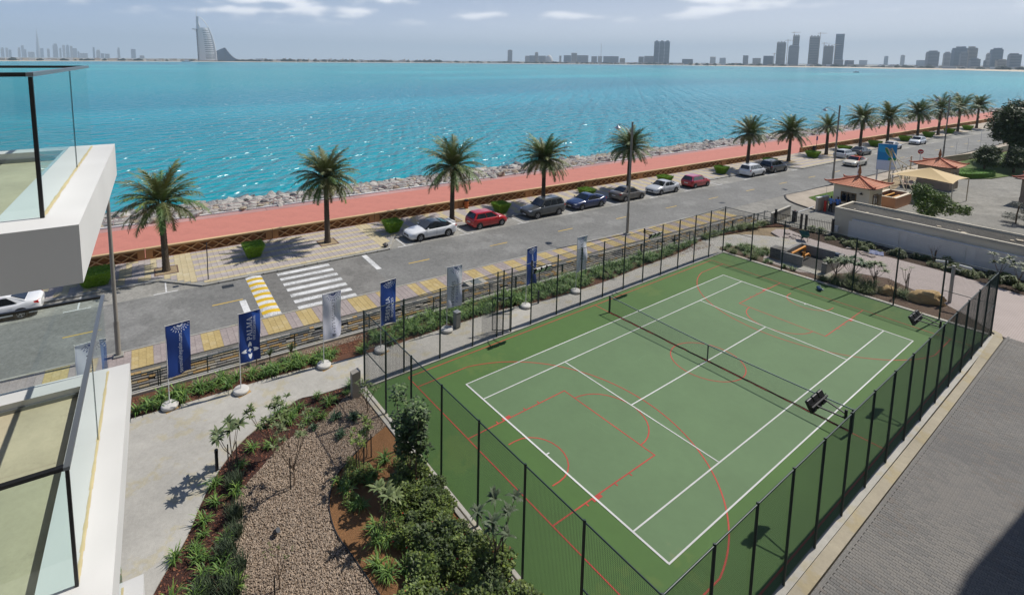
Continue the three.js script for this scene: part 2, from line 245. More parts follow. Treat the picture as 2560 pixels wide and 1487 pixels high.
{ // pavement on the court side: blocks of yellow and mauve tiles
  const pave = structGroup('court_side_pavement', 'narrow pavement of alternating yellow and mauve blocks');
  part('base', new MB().prism(strip(-90, 27.2, -16.2, -14.15), -0.05, 0.092).build(), M.concreteGrey, pave);
  for (let k = 0; k < 66; k++) { const s = -38 + k; part('kerbstone', new MB().bar(rd3(s, 0.04, -16.26), rd3(s + 0.985, 0.04, -16.26), 0.14, 0.15).build(), M.kerb, pave); }
  const Y = [[-33.2, -32.2], [-29.8, -28.8], [-26.25, -25.35], [-22.8, -21.85], [-19.4, -18.35], [-17.7, -16.65], [-14.2, -13.0], [-12.15, -11.1], [-10.0, -9.2], [-8.75, -7.5]]; for (let s = -5.05; s < 27; s += 1.73) Y.push([s, s + 1.0]);
  const isY = s => Y.some(([a, b]) => s > a && s < b), r = rng(5), list = [];
  const mats = [[0.38, 0.32, 0.30], [0.35, 0.295, 0.28], [0.41, 0.35, 0.325], [0.52, 0.395, 0.17], [0.48, 0.36, 0.15], [0.55, 0.43, 0.21]].map(c => mat(c, 0.92, { map: tGrain }));
  for (let s = -40; s < 27; s += 0.335) for (let t = -16.15; t < -14.3; t += 0.4) { const p = rd(s + 0.167, t + 0.2); if (!inView(p[0], 0.1, p[1], 1.05)) continue; list.push({ x: p[0], y: 0.09, z: p[1], ry: -RA, m: (isY(s + 0.167) ? 3 : 0) + (r() < 0.12 ? 2 : r() < 0.4 ? 1 : 0) }); }
  pieces(pave, 'paving_tile', 'paving_tiles', [tileGeo(0.33, 0.395, 0.02)], mats, list);
}
{ // promenade
  const prom = structGroup('promenade', 'red paved seaside promenade');
  const tRed = texture(512, (i, j, k) => { const v = 0.93 + 0.14 * (fA[k] - 0.5) + 0.06 * (fC[k] - 0.5) + ((i % 64 < 2) ? 0.05 : 0) - ((j % 128 < 2) ? 0.04 : 0); return [v, v, v]; }, 3.2);
  const shape = new MB(), ring = strip(-150, 420, -39.5, -30.2); shape.prism(ring, -0.05, 0.1);
  part('red_paving', shape.build(), mat([0.50, 0.185, 0.140], 0.92, { map: tRed }), prom);
  part('border_paving', new MB().prism(strip(-150, 420, -40.55, -39.5), -0.05, 0.104).build(), mat([0.42, 0.235, 0.215], 0.92, { map: tSoft }), prom);
  for (let s = -43.5; s < 130; s += 9.65) part('joint', new MB().prism(strip(s, s + 0.05, -40.5, -39.52), 0.106, 0.106).build(), mat([0.16, 0.085, 0.075], 0.9), prom);
  part('edge_kerb', new MB().prism(strip(-150, 420, -40.85, -40.56), -0.4, 0.24).build(), M.white, prom);
}
{ // sea
  const fw = 768, waves = [], r = rng(29);
  for (let i = 0; i < 46; i++) { const a = -0.35 + (r() - 0.5) * 1.7, k = Math.round(Math.pow(2, 3.2 + r() * 4.1)); waves.push([Math.round(k * Math.sin(a) * 0.75), Math.round(k * Math.cos(a)), r() * 6.283, Math.pow(k, -0.85)]); }
  const hgt = new Float32Array(fw * fw); let lo = 1e9, hi = -1e9;
  for (const [kx, kz, ph, am] of waves) for (let j = 0; j < fw; j++) for (let i = 0; i < fw; i++) { const s = Math.sin((kx * i + kz * j) / fw * 2 * Math.PI + ph); hgt[j * fw + i] += am * (1 - Math.abs(s) * 0.6 + s * 0.5); }
  for (const v of hgt) { if (v < lo) lo = v; if (v > hi) hi = v; }
  const bump = texture(fw, (i, j, k) => { const v = (hgt[k] - lo) / (hi - lo); return [v, v, v]; }, 96, false);
  const n = 1024, fL = field(n, 301, [[3, 1], [6, 0.7], [13, 0.5], [29, 0.35]]), fS = lattice(77, 64), span = 5200;
  const tone = texture(n, (i, j, k) => { const st = smooth(0.55, 0.86, fS(i / n * 16, j / n * 64)) * 1.3, d = smooth(0.34, 0.66, fL[k]); const f = 0.92 + 0.12 * (fL[(k * 5) % fL.length] - 0.5); return [mix(0.05, 0.30, d) * f + st * 0.10, mix(0.66, 0.80, d) * f + st * 0.06, mix(0.76, 0.82, d) * f + st * 0.05]; }, span);
  tone.offset.set(0.31, 0.17);
  const sea = new THREE.MeshPhysicalMaterial({ color: lin(0.12, 0.54, 0.58), map: tone, roughness: 0.24, ior: 1.33, bumpMap: bump, bumpScale: 1.8 });
  struct('sea', new MB().prism([rd(-9000, -38), rd(9000, -38), rd(9000, -13000), rd(-9000, -13000)], -2, -2).build(), sea, 'turquoise sea with small ripples');
}
{ // stones of the sea wall
  const bank = structGroup('rock_revetment', 'bank of pale loose boulders between the promenade and the sea');
  const b = new MB(); for (let s = -60; s < 330; s += 6) b.quad(rd3(s, 0.0, -40.8), rd3(s, -3.4, -57), rd3(s + 6, -3.4, -57), rd3(s + 6, 0.0, -40.8)); part('bank_core', b.build(), mat([0.36, 0.345, 0.32], 0.95, { map: tGrain }), bank);
  const r = rng(71), shapes = [];
  for (let v = 0; v < 7; v++) { let g = new THREE.IcosahedronGeometry(0.5, 1); g = mergeVertices(g.deleteAttribute('uv') && g); const P = g.attributes.position, cuts = Array.from({ length: 6 }, () => { const q = new THREE.Vector3(r() - 0.5, r() - 0.5, r() - 0.5).normalize(); return [q, 0.26 + r() * 0.15]; }), q = new THREE.Vector3();
    for (let i = 0; i < P.count; i++) { q.fromBufferAttribute(P, i); q.multiplyScalar(0.9 + 0.35 * (r() - 0.5)); for (const [nn, dd] of cuts) { const h = q.dot(nn); if (h > dd) q.addScaledVector(nn, dd - h); } P.setXYZ(i, q.x * 1.25, q.y * 0.8, q.z); }
    const h = g.toNonIndexed(); h.computeVertexNormals(); const uv = []; for (let i = 0; i < h.attributes.position.count; i++) uv.push(h.attributes.position.getX(i) + h.attributes.position.getY(i), h.attributes.position.getZ(i)); h.setAttribute('uv', new THREE.Float32BufferAttribute(uv, 2)); shapes.push(h); }
  const mats = [[0.50, 0.475, 0.43], [0.42, 0.40, 0.37], [0.33, 0.325, 0.315], [0.24, 0.24, 0.24], [0.47, 0.395, 0.29], [0.55, 0.52, 0.475]].map(c => mat(c, 0.93, { map: tGrain, bumpMap: tGrainBump, bumpScale: 0.02 }));
  const list = [];
  for (let s = -34; s < 240; s += 0.62 + (s > 90 ? 0.5 : 0)) for (let t = -41.15; t > -55.6; t -= 0.62) {
    const ss = s + (r() - 0.5) * 0.5, tt = t + (r() - 0.5) * 0.5, k = (-41 - tt) / 14, sz = 0.62 + r() * 0.45 + (r() < 0.14 ? 0.5 : 0), p = rd(ss, tt), y = 0.02 - k * 2.35 + (r() - 0.35) * 0.34 + 0.22 * Math.sin(k * 5);
    if (y < -2.3 || !inView(p[0], y, p[1], 1.06)) continue;
    const w = y < -1.75 ? 3 : [0, 0, 5, 1, 2, 4, 5][Math.floor(r() * 7)]; list.push({ x: p[0], y, z: p[1], rx: (r() - 0.5) * 1.1, ry: r() * 6.3, rz: (r() - 0.5) * 1.1, sc: [sz * 1.25, sz * (0.8 + r() * 0.4), sz * 1.15], v: Math.floor(r() * 7), m: w, big: sz });
  }
  pieces(bank, 'boulder', 'boulders', shapes, mats, list);
}
{ // sports court
  const c = structGroup('sports_court', 'green multi-sport court with white tennis and red basketball lines');
  const X0 = -16.02, X1 = 16.36, Z0 = -7.86, Z1 = 7.72;
  part('outer_surface', new MB().prism([[X0, Z0], [X1, Z0], [X1, Z1], [X0, Z1]], -0.02, 0.02).build(), mat([0.064, 0.142, 0.026], 0.82, { map: tCourt }), c);
  part('playing_surface', new MB().prism([[-11.885, -5.485], [11.885, -5.485], [11.885, 5.485], [-11.885, 5.485]], 0.024, 0.024).build(), mat([0.112, 0.190, 0.084], 0.82, { map: tCourt }), c);
  const wm = mat([0.60, 0.60, 0.585], 0.8, { map: tSoft }), rm = mat([0.46, 0.055, 0.035], 0.8, { map: tPatch });
  const seg = (x0, z0, x1, z1, w, m, y, name) => { const L = Math.hypot(x1 - x0, z1 - z0), nx = -(z1 - z0) / L * w / 2, nz = (x1 - x0) / L * w / 2; part(name, new MB().prism([[x0 + nx, z0 + nz], [x1 + nx, z1 + nz], [x1 - nx, z1 - nz], [x0 - nx, z0 - nz]], y, y).build(), m, c); };
  const T = (x0, z0, x1, z1, w = 0.055) => seg(x0, z0, x1, z1, w, wm, 0.032, 'tennis_line');
  T(-11.885, -5.46, 11.885, -5.46); T(-11.885, 5.46, 11.885, 5.46); T(-11.855, -5.43, -11.855, 5.43, 0.08); T(11.855, -5.43, 11.855, 5.43, 0.08);
  T(-11.81, -4.115, 11.81, -4.115); T(-11.81, 4.115, 11.81, 4.115); T(-6.4, -4.08, -6.4, 4.08); T(6.4, -4.08, 6.4, 4.08); T(-6.37, 0, 6.37, 0); T(-11.81, 0, -11.66, 0); T(11.66, 0, 11.81, 0);
  const B = (x0, z0, x1, z1, w = 0.052, y = 0.028) => seg(x0, z0, x1, z1, w, rm, y, 'basketball_line');
  const arc = (cx, cz, rad, a0, a1, w = 0.052, y = 0.028) => { const b = new MB(), n = Math.max(8, Math.round(Math.abs(a1 - a0) * rad * 3)); for (let i = 0; i < n; i++) { const p = a => r => [cx + Math.cos(a) * r, y, cz + Math.sin(a) * r], u = p(mix(a0, a1, i / n)), v = p(mix(a0, a1, (i + 1) / n)); b.quad(u(rad - w / 2), v(rad - w / 2), v(rad + w / 2), u(rad + w / 2)); } part('basketball_line', b.build(), rm, c); };
  B(-13.95, -7.5, -13.95, 7.5); B(13.95, -7.5, 13.95, 7.5); B(-13.92, -7.53, 13.92, -7.53); B(-13.92, 7.53, 13.92, 7.53); B(0, -7.5, 0, 7.5);
  arc(0, 0, 1.8, 0, 2 * Math.PI, 0.052, 0.0285);
  for (const k of [-1, 1]) {
    B(k * 13.92, -2.45, k * 8.2, -2.45); B(k * 13.92, 2.45, k * 8.2, 2.45); B(k * 8.2, -2.48, k * 8.2, 2.48, 0.052, 0.0285);
    arc(k * 8.2, 0, 1.8, k > 0 ? Math.PI / 2 : -Math.PI / 2, k > 0 ? 1.5 * Math.PI : Math.PI / 2);
    const hx = k * 12.375, th = Math.asin(6.6 / 6.75), e = Math.sqrt(6.75 ** 2 - 6.6 ** 2);
    B(k * 13.92, -6.6, hx - k * e, -6.6); B(k * 13.92, 6.6, hx - k * e, 6.6); arc(hx, 0, 6.75, k > 0 ? Math.PI - th : -th, k > 0 ? Math.PI + th : th, 0.052, 0.029);
    arc(hx, 0, 1.25, k > 0 ? Math.PI / 2 : -Math.PI / 2, k > 0 ? 1.5 * Math.PI : Math.PI / 2); B(hx, -1.25, hx + k * 0.37, -1.25); B(hx, 1.25, hx + k * 0.37, 1.25);
    for (const z of [-1, 1]) { seg(k * 12.0, z * 2.53, k * 11.55, z * 2.53, 0.16, rm, 0.0295, 'key_block'); for (const x of [12.3, 10.7, 9.85]) seg(k * x, z * 2.45, k * x, z * 2.6, 0.06, rm, 0.0295, 'key_mark'); }
  }
  // pale concrete edging round the court
  const edge = (x0, z0, x1, z1, y = 0.07) => part('edging', new MB().prism([[x0, z0], [x1, z0], [x1, z1], [x0, z1]], -0.05, y).build(), M.concrete, c);
  edge(-16.4, -8.28, 16.72, -7.88); edge(16.4, -7.86, 16.66, 7.7); edge(-16.42, -7.86, -16.26, 8.2, 0.06); edge(-16.2, -7.86, -16.05, 7.7, 0.055); edge(-16.4, 7.74, 16.7, 7.98, 0.06);
  const k2 = new MB().prism([[-16.4, 8.0], [-5, 8.0], [10, 8.05], [16.9, 7.9], [17.2, 7.65], [17.35, 7.8], [17.1, 8.15], [16.3, 8.33], [4.6, 8.36], [-16.4, 8.33]], -0.05, 0.075).build(); part('drive_kerb', k2, mat([0.38, 0.335, 0.25], 0.9, { map: tConcrete }), c);
}
// ------------------------------------------------------------------ garden surfaces
const pathFar = [[-34, -12.2], [-25.6, -11.6], [-22, -11.34], [-18.9, -11.16], [-15.1, -10.56], [-9.94, -10.46], [-5, -10.3], [-3.3, -9.92], [2.84, -9.52], [7.9, -9.72], [13.2, -9.85], [18.0, -10.48], [19.44, -10.38], [20.93, -10.04], [22.45, -9.27], [23.56, -8.24], [24.57, -6.85], [24.93, -5.4], [24.4, -4.65]];
const bedEdge = [[-16.45, -8.5], [-18.1, -8.66], [-19.05, -8.86], [-19.79, -8.5], [-21.62, -7.67], [-22.92, -6.4], [-23.75, -5.14], [-24.34, -3.98], [-25.3, -2.7], [-26.2, -1.0], [-27, 2], [-27.2, 9]];
const gravelL = [[-16.5, -8.2], [-17.54, -7.63], [-18.67, -6.92], [-19.6, -6.76], [-20.53, -6.43], [-21.66, -5.56], [-22.59, -4.83], [-22.96, -4.02], [-23.19, -2.32], [-23.35, -1.24], [-23.6, 1.5], [-23.8, 9]];
const gravelR = [[-16.45, -5.05], [-17.64, -4.6], [-18.69, -4.03], [-19.29, -3.63], [-19.91, -2.73], [-20.18, -1.53], [-20.04, -0.1], [-19.89, 1.19], [-19.6, 3], [-19.4, 9]];
const pathPoly = [...curve(pathFar, 4), [22.6, -4.95], [20.6, -5.6], [20.09, -6.63], [19.62, -7.59], [18.17, -8.52], [17.45, -8.71], [16.78, -8.44], [16.7, -8.3], [-16.42, -8.3], ...curve(bedEdge, 4), [-34, 9]];
struct('garden_path', new MB().prism(pathPoly, -0.06, 0.05).build(), M.concrete, 'pale concrete path curving between the planting beds');
struct('gravel_bed', new MB().prism([...curve(gravelL, 4), ...curve(gravelR, 4).reverse()], -0.06, 0.0).build(), mat([0.26, 0.185, 0.125], 0.95, { map: tGrain, bumpMap: tGrainBump, bumpScale: 0.03 }), 'pinkish gravel bed');
struct('mulch_strip', new MB().prism([...curve(bedEdge, 4), ...curve(gravelL, 4).reverse()], -0.06, 0.012).build(), M.mulch, 'dark red mulch strip along the path');
struct('soil_bed', new MB().prism([...curve(gravelR, 4), [-16.3, 9], [-16.3, -5.05]], -0.06, 0.008).build(), M.soil, 'orange soil bed beside the court');
struct('path_edging', (() => { const b = new MB(), c = curve(gravelR, 6).slice(4); for (let i = 0; i + 1 < c.length; i++) b.bar([c[i][0], 0.02, c[i][1]], [c[i + 1][0], 0.02, c[i + 1][1]], 0.03, 0.09); return b.build(); })(), M.dark, 'thin metal edging between gravel and soil');
const coping = s => rd(s, -11.8);
{ const roadBed = [...curve(pathFar.slice(0, 12), 4), [20, -10.45], [26.5, -9.4], [28.6, -8.3], rd(28.2, -11.95), rd(-36, -11.95)];
  struct('roadside_bed', new MB().prism(roadBed, -0.06, 0.03).build(), mat([0.20, 0.085, 0.045], 0.95, { map: tGrain, bumpMap: tGrainBump, bumpScale: 0.04 }), 'mulched planting bed between the path and the railing');
  struct('bed_coping', new MB().prism(strip(-40, 28.3, -12.0, -11.74), -0.06, 0.16).prism([[28.55, -10.5], [28.85, -10.5], [29.05, -8.0], [28.75, -8.0]], -0.06, 0.16).build(), M.concrete, 'pale concrete coping under the boundary railing');
  struct('gravel_strip', new MB().prism([...[[-22.8, 0], [-20, 0.1], [-17, 0.15], [-14.5, 0]].map(([x, k]) => [x, -13.12 + (x + 22.8) * 0.06 + k * 0]), [-14.6, -12.35], [-17, -12.2], [-20, -12.35], [-22.8, -12.85]], 0.0, 0.036).build(), mat([0.33, 0.235, 0.16], 0.95, { map: tGrain, bumpMap: tGrainBump, bumpScale: 0.04 }), 'strip of tan gravel below the railing');
}
{ // block-paved path east of the court and the drive south of it
  const tBrick = texture(512, (i, j, k) => { const row = Math.floor(j / 16), jt = (j % 16 < 1.6) || ((i + (row % 2) * 16) % 32 < 1.6); const v = (jt ? 0.80 : 0.95) + 0.12 * (fA[k] - 0.5); return [v, v, v]; }, 3.2);
  const east = [[20.3, -5.5], [22.6, -4.95], [24.4, -4.6], [24.9, -5.6], [24.5, -7.0], [25.4, -8.2], [26.8, -8.35], [27.6, -7.6], [26.4, -5.2], [26.0, -2.7], [26.85, 0.2], [26.75, 3.2], [26.3, 5.9], [25.7, 8.4], [40, 9], [40, 40], [16.8, 40], [16.8, 8.3], [17.3, 7.7], [18.6, 6.4], [19.4, 5.3], [20.5, 3.4], [21.5, 1.6], [20.6, -0.2], [18.2, -1.4], [17.2, -2.6], [17.4, -5.2], [18.6, -5.7]];
  struct('east_path', new MB().prism(east, -0.06, 0.055).build(), mat([0.40, 0.34, 0.315], 0.92, { map: tBrick }), 'mauve block paving beside the court');
  const bedE = [[16.68, -8.3], [17.45, -8.71], [18.17, -8.52], [19.62, -7.59], [20.09, -6.63], [20.2, -5.7], [18.6, -5.7], [17.4, -5.2], [17.2, -2.6], [18.2, -1.4], [20.6, -0.2], [21.5, 1.6], [20.5, 3.4], [19.4, 5.3], [18.6, 6.4], [17.3, 7.65], [16.7, 7.7]];
  struct('court_end_bed', new MB().prism(bedE, -0.06, 0.04).build(), mat([0.22, 0.145, 0.10], 0.95, { map: tGrain, bumpMap: tGrainBump, bumpScale: 0.04 }), 'bark covered bed at the end of the court');
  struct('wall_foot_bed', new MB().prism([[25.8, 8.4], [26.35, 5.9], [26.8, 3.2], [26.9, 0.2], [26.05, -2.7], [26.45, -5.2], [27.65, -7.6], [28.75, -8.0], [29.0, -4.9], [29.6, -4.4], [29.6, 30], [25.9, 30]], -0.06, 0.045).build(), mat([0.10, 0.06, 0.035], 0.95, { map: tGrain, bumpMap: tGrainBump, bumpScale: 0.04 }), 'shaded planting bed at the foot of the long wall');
  const drive = structGroup('paver_drive', 'drive of small grey concrete pavers');
  part('bedding', new MB().prism([[-30, 8.36], [4.6, 8.38], [16.8, 8.3], [16.8, 60], [-30, 60]], -0.06, 0.035).build(), mat([0.09, 0.085, 0.075], 0.95, { map: tGrain }), drive);
  const r = rng(401), list = [], mats = [[0.205, 0.196, 0.184], [0.225, 0.214, 0.20], [0.185, 0.178, 0.17], [0.245, 0.23, 0.21], [0.215, 0.195, 0.175]].map(c => mat(c, 0.9, { map: tGrain, bumpMap: tGrainBump, bumpScale: 0.003 }));
  const nz = (x, z) => perlin.noise(x * 0.35, 3.3, z * 0.35);
  for (let k = 0, x = -14; x < 17; x += 0.124, k++) for (let z = 8.52 + (k % 2) * 0.122; z < 15; z += 0.244) { if (!inView(x, 0.06, z, 1.03)) continue; const q = nz(x, z) + (r() - 0.5) * 0.9; list.push({ x, y: 0.03 + (r() - 0.5) * 0.004, z, ry: (r() - 0.5) * 0.02, rx: (r() - 0.5) * 0.012, m: q > 0.42 ? 3 : q > 0.14 ? 1 : q > -0.2 ? 0 : q > -0.4 ? 4 : 2 }); }
  for (let x = -14; x < 17; x += 0.244) if (inView(x, 0.06, 8.43, 1.03)) list.push({ x, y: 0.03, z: 8.44, ry: Math.PI / 2, m: r() < 0.5 ? 1 : 0 });
  const P = tileGeo(0.119, 0.239, 0.028); pieces(drive, 'paver', 'pavers', [P], mats, list);
}
{ // entrance drive and forecourt behind the gate
  const driveM = mat([0.36, 0.345, 0.315], 0.93, { map: tAsphalt, bumpMap: tGrainBump, bumpScale: 0.004 });
  struct('entrance_drive', new MB().prism([rd(27.2, -16.32), rd(48, -16.32), [41.3, -13.8], [39.5, -12.7], [38.4, -11.55], [37.75, -10.2], [37.4, -9.05], [39.4, -8.5], [39.4, -4.6], [33.95, -4.6], [29, -4.8], [28.6, -10.4]], -0.07, -0.012).build(), driveM, 'pale worn entrance drive between the gate and the road');
  struct('forecourt', new MB().prism([[33.95, -4.58], [44, -4.58], [46, -6.5], [52, -7], [60, -8], [70, -7.4], [72.5, -4.8], [76, -2.2], [82, -0.9], [95, 0.2], [130, 40], [33.95, 40]], -0.07, -0.012).build(), driveM, 'wide pale forecourt behind the gatehouses');
  const isl = curve([[37.35, -9.0], [37.75, -10.25], [38.4, -11.55], [39.5, -12.75], [41.3, -13.75]], 5);
  struct('corner_pavement', new MB().prism([...isl, rd(56, -15.8), rd(150, -15.8), rd(150, -12.9), [91, -8.9], [72, -9.7], [60, -10.2], [49, -10.9], [42.3, -8.7], [39.2, -8.6]], -0.06, 0.1).build(), mat([0.40, 0.34, 0.27], 0.92, { map: tPatch }), 'beige pavement curving in at the entrance');
  struct('corner_kerb', (() => { const b = new MB(), c = [...isl, rd(44.2, -16.0), rd(120, -16.0)]; for (let i = 0; i + 1 < c.length; i++) b.bar([c[i][0], 0.045, c[i][1]], [c[i + 1][0], 0.045, c[i + 1][1]], 0.16, 0.13); return b.build(); })(), mat([0.05, 0.047, 0.045], 0.9), 'dark kerb round the entrance corner');
  struct('lawn', new MB().prism([[40.6, -9.9], [42.4, -11.7], [49.6, -11.2], [52, -9.6], [45, -8.9], [41.5, -8.8]], 0.1, 0.13).build(), mat([0.10, 0.19, 0.015], 0.95, { map: tGrain, bumpMap: tGrainBump, bumpScale: 0.05 }), 'small wedge of bright lawn by the gatehouse');
  struct('far_lawn', new MB().prism([[72, -4.6], [76, -2.3], [82, -0.9], [95, 0.2], [140, 8], [140, -4], [104, -6.6], [90, -8], [78, -7.5]], -0.05, 0.09).build(), mat([0.09, 0.14, 0.02], 0.95, { map: tPatch }), 'lawn under the trees by the forecourt');
}

// ------------------------------------------------------------------ walls, railings and fences
function latticeWall(s0, s1, label, detailTo) {
  const w = thing('lattice_wall', label, 'wall', [0, 0, 0], 0, 'lattice walls along the promenade'), n = Math.round((s1 - s0) / 9.65), L = (s1 - s0) / n;
  const m1 = mat([0.50, 0.245, 0.095], 0.88, { map: tSoft }), m2 = mat([0.58, 0.40, 0.21], 0.88, { map: tSoft }), m3 = mat([0.26, 0.105, 0.032], 0.9, { map: tSoft }), m4 = mat([0.60, 0.345, 0.155], 0.88, { map: tSoft });
  const F = -30.4, B = -30.62;
  for (let i = 0; i < n; i++) {
    const a = s0 + i * L + 0.02, b = s0 + (i + 1) * L - 0.02, g = new THREE.Group(); g.name = 'wall_section'; w.add(g);
    part('panel', new MB().prism(strip(a, b, B - 0.1, F - 0.16), 0, 0.9).build(), m3, g);
    part('frame', new MB().prism(strip(a, a + 0.5, F - 0.157, F), 0, 0.9).prism(strip(b - 0.5, b, F - 0.157, F), 0, 0.9).prism(strip(a + 0.503, b - 0.503, F - 0.157, F), 0, 0.15).prism(strip(a + 0.503, b - 0.503, F - 0.157, F), 0.80, 0.9).build(), m1, g);
    part('coping', new MB().prism(strip(a, b, B - 0.05, F + 0.05), 0.903, 1.0).build(), m2, g);
    const k = 8, p = (b - a - 1.006) / k, merged = new MB();
    for (let j = 0; j < k; j++) {
      const u = a + 0.503 + j * p, d = a < detailTo ? new MB() : merged, t = F - 0.055;
      d.bar(rd3(u, 0.15, t), rd3(u + p, 0.8, t), 0.08, 0.075); d.bar(rd3(u, 0.8, t - 0.004), rd3(u + p, 0.15, t - 0.004), 0.079, 0.075);
      if (a < detailTo) part('lattice_cross', d.build(), m4, g);
    }
    if (a >= detailTo) part('lattice', merged.build(), m4, g);
  }
}
latticeWall(-35.1, 70.4, 'long orange lattice wall running beside the near parked cars', 45);
latticeWall(74.4, 190, 'orange lattice wall beyond the gap, far end of the street', 0);
{ // sea railing
  const g = thing('sea_railing', 'thin pinkish railing along the boulder side of the promenade', 'railing'), m = mat([0.50, 0.36, 0.33], 0.6);
  for (let s = -40; s < 150; s += 2.4) part('post', new MB().cyl(rd3(s, 0.2, -40.75), rd3(s, 1.02, -40.75), 0.024, 0.024, 6).build(), m, g);
  for (const y of [0.98, 0.66]) part('rail', new MB().bar(rd3(-60, y, -40.75), rd3(200, y, -40.75), 0.035, 0.04).build(), m, g);
}
{ // stone-clad bank wall and gravel verge behind the railing
  const g = thing('stone_wall', 'low wall of stacked grey and ochre stone strips behind the railing', 'wall');
  const T = -12.16, top = s => 0.52 + 0.05 * perlin.noise(s * 0.3, 1.1, 4);   // a battered bank: each course of strips steps back
  part('backing', new MB().prism(strip(-40, 27.4, T - 0.95, T - 0.75), -0.05, 0.44).build(), mat([0.055, 0.052, 0.047], 0.95, { map: tGrain }), g);
  const r = rng(88), list = [], cols = [[0.33, 0.31, 0.275], [0.23, 0.22, 0.21], [0.42, 0.385, 0.32], [0.48, 0.31, 0.12], [0.42, 0.34, 0.21], [0.15, 0.148, 0.145]], mats = cols.map(c => mat(c, 0.9, { map: tGrain, bumpMap: tGrainBump, bumpScale: 0.01 }));
  const shapes = [0, 1, 2].map(v => { const b = new THREE.BoxGeometry(1, 1, 1, 2, 1, 1), P = b.attributes.position, q = rng(v + 3); for (let i = 0; i < P.count; i++) P.setXYZ(i, P.getX(i) * (1 + 0.0 * q()), P.getY(i) * (0.9 + 0.1 * Math.sin(i * 1.7 + v)), P.getZ(i)); b.computeVertexNormals(); return b; });
  for (let row = 0; row < 7; row++) for (let s = -36 + r() * 0.4; s < 27;) { const L = 0.22 + r() * r() * 0.95, h = 0.076, p = rd(s + L / 2, T - 0.06 - row * 0.125 + (r() - 0.5) * 0.04), y = -0.01 + row * 0.072 + (r() - 0.5) * 0.012; s += L + 0.012; if (y > top(s) + (r() - 0.5) * 0.1 || r() < 0.03) continue; if (!inView(p[0], y, p[1], 1.05)) continue; const q = r(); list.push({ x: p[0], y: y + h / 2, z: p[1], ry: -RA + (r() - 0.5) * 0.03, sc: [L, h, 0.20 + r() * 0.05], v: Math.floor(r() * 3), m: q < 0.3 ? 0 : q < 0.48 ? 1 : q < 0.66 ? 2 : q < 0.8 ? 3 : q < 0.92 ? 4 : 5, big: L }); }
  pieces(g, 'stone', 'stones', shapes, mats, list);
  const v = new MB(), n = 130, P = (i, k) => { const s = mix(-40, 27.3, i / n), u = k / 6, t = mix(T - 0.85, -14.14, u); return rd3(s, mix(0.46, 0.06, Math.pow(u, 0.85)) + 0.05 * perlin.noise(s * 1.3, u * 3, 2) * Math.sin(Math.PI * u) * 2, t); };
  for (let i = 0; i < n; i++) for (let k = 0; k < 6; k++) v.quad(P(i, k), P(i + 1, k), P(i + 1, k + 1), P(i, k + 1));
  const verge = struct('verge', v.build(), mat([0.30, 0.285, 0.25], 0.95, { map: tAsphalt, bumpMap: tGrainBump, bumpScale: 0.03 }), 'sloping gravel verge beside the pavement');
  const man = thing('manhole_cover', 'square pale concrete manhole set in the gravel verge', 'manhole', rd3(-5.6, 0.0, -13.75), -RA);
  part('slab', new MB().box(0, 0.16, 0, 1.5, 0.34, 1.1).build(), M.concrete, man); part('cover', new MB().box(0, 0.335, 0, 0.7, 0.02, 0.6).build(), mat([0.13, 0.15, 0.15], 0.7), man);
}
{ // boundary railing on the coping
  const g = thing('boundary_railing', 'low dark metal railing on the coping above the stone wall', 'railing'), t = -11.87, y0 = 0.16, y1 = 1.0;
  for (let k = 0, s = -38; s < 28.2; k++) { const L = 2.15; if (inView(...rd3(s, 0.5, t), 1.1) || inView(...rd3(s + L, 0.5, t), 1.1)) { part('post', new MB().bar(rd3(s, y0, t), rd3(s, y1, t), 0.045, 0.045).build(), M.fence, g); if (k % 2 === 0) part('post', new MB().bar(rd3(s + 0.09, y0, t), rd3(s + 0.09, y1, t), 0.045, 0.045).build(), M.fence, g); } s += L; }
  part('top_rail', new MB().bar(rd3(-40, y1, t), rd3(28.3, y1, t), 0.05, 0.045).build(), M.fence, g);
  part('lower_rail', new MB().bar(rd3(-40, y1 - 0.10, t), rd3(28.3, y1 - 0.10, t), 0.025, 0.025).build(), M.fence, g);
  part('bottom_rail', new MB().bar(rd3(-40, y0 + 0.1, t), rd3(28.3, y0 + 0.1, t), 0.03, 0.03).build(), M.fence, g);
  const w = new MB(); for (let k = 1; k < 6; k++) w.bar(rd3(-40, y0 + 0.1 + k * 0.105, t), rd3(28.3, y0 + 0.1 + k * 0.105, t), 0.007, 0.007); part('wire', w.build(), M.fence, g);
  const e0 = [28.72, -10.35], e1 = [28.93, -8.1]; for (let k = 0; k <= 2; k++) part('post', new MB().bar([mix(e0[0], e1[0], k / 2), y0, mix(e0[1], e1[1], k / 2)], [mix(e0[0], e1[0], k / 2), y1, mix(e0[1], e1[1], k / 2)], 0.045).build(), M.fence, g);
  for (const y of [y1, y0 + 0.1]) part('end_rail', new MB().bar([e0[0], y, e0[1]], [e1[0], y, e1[1]], 0.045, 0.04).build(), M.fence, g);
}
const FX0 = -16.1, FX1 = 16.44, FZ0 = -7.97, FZ1 = 7.8, FH = 3.87;
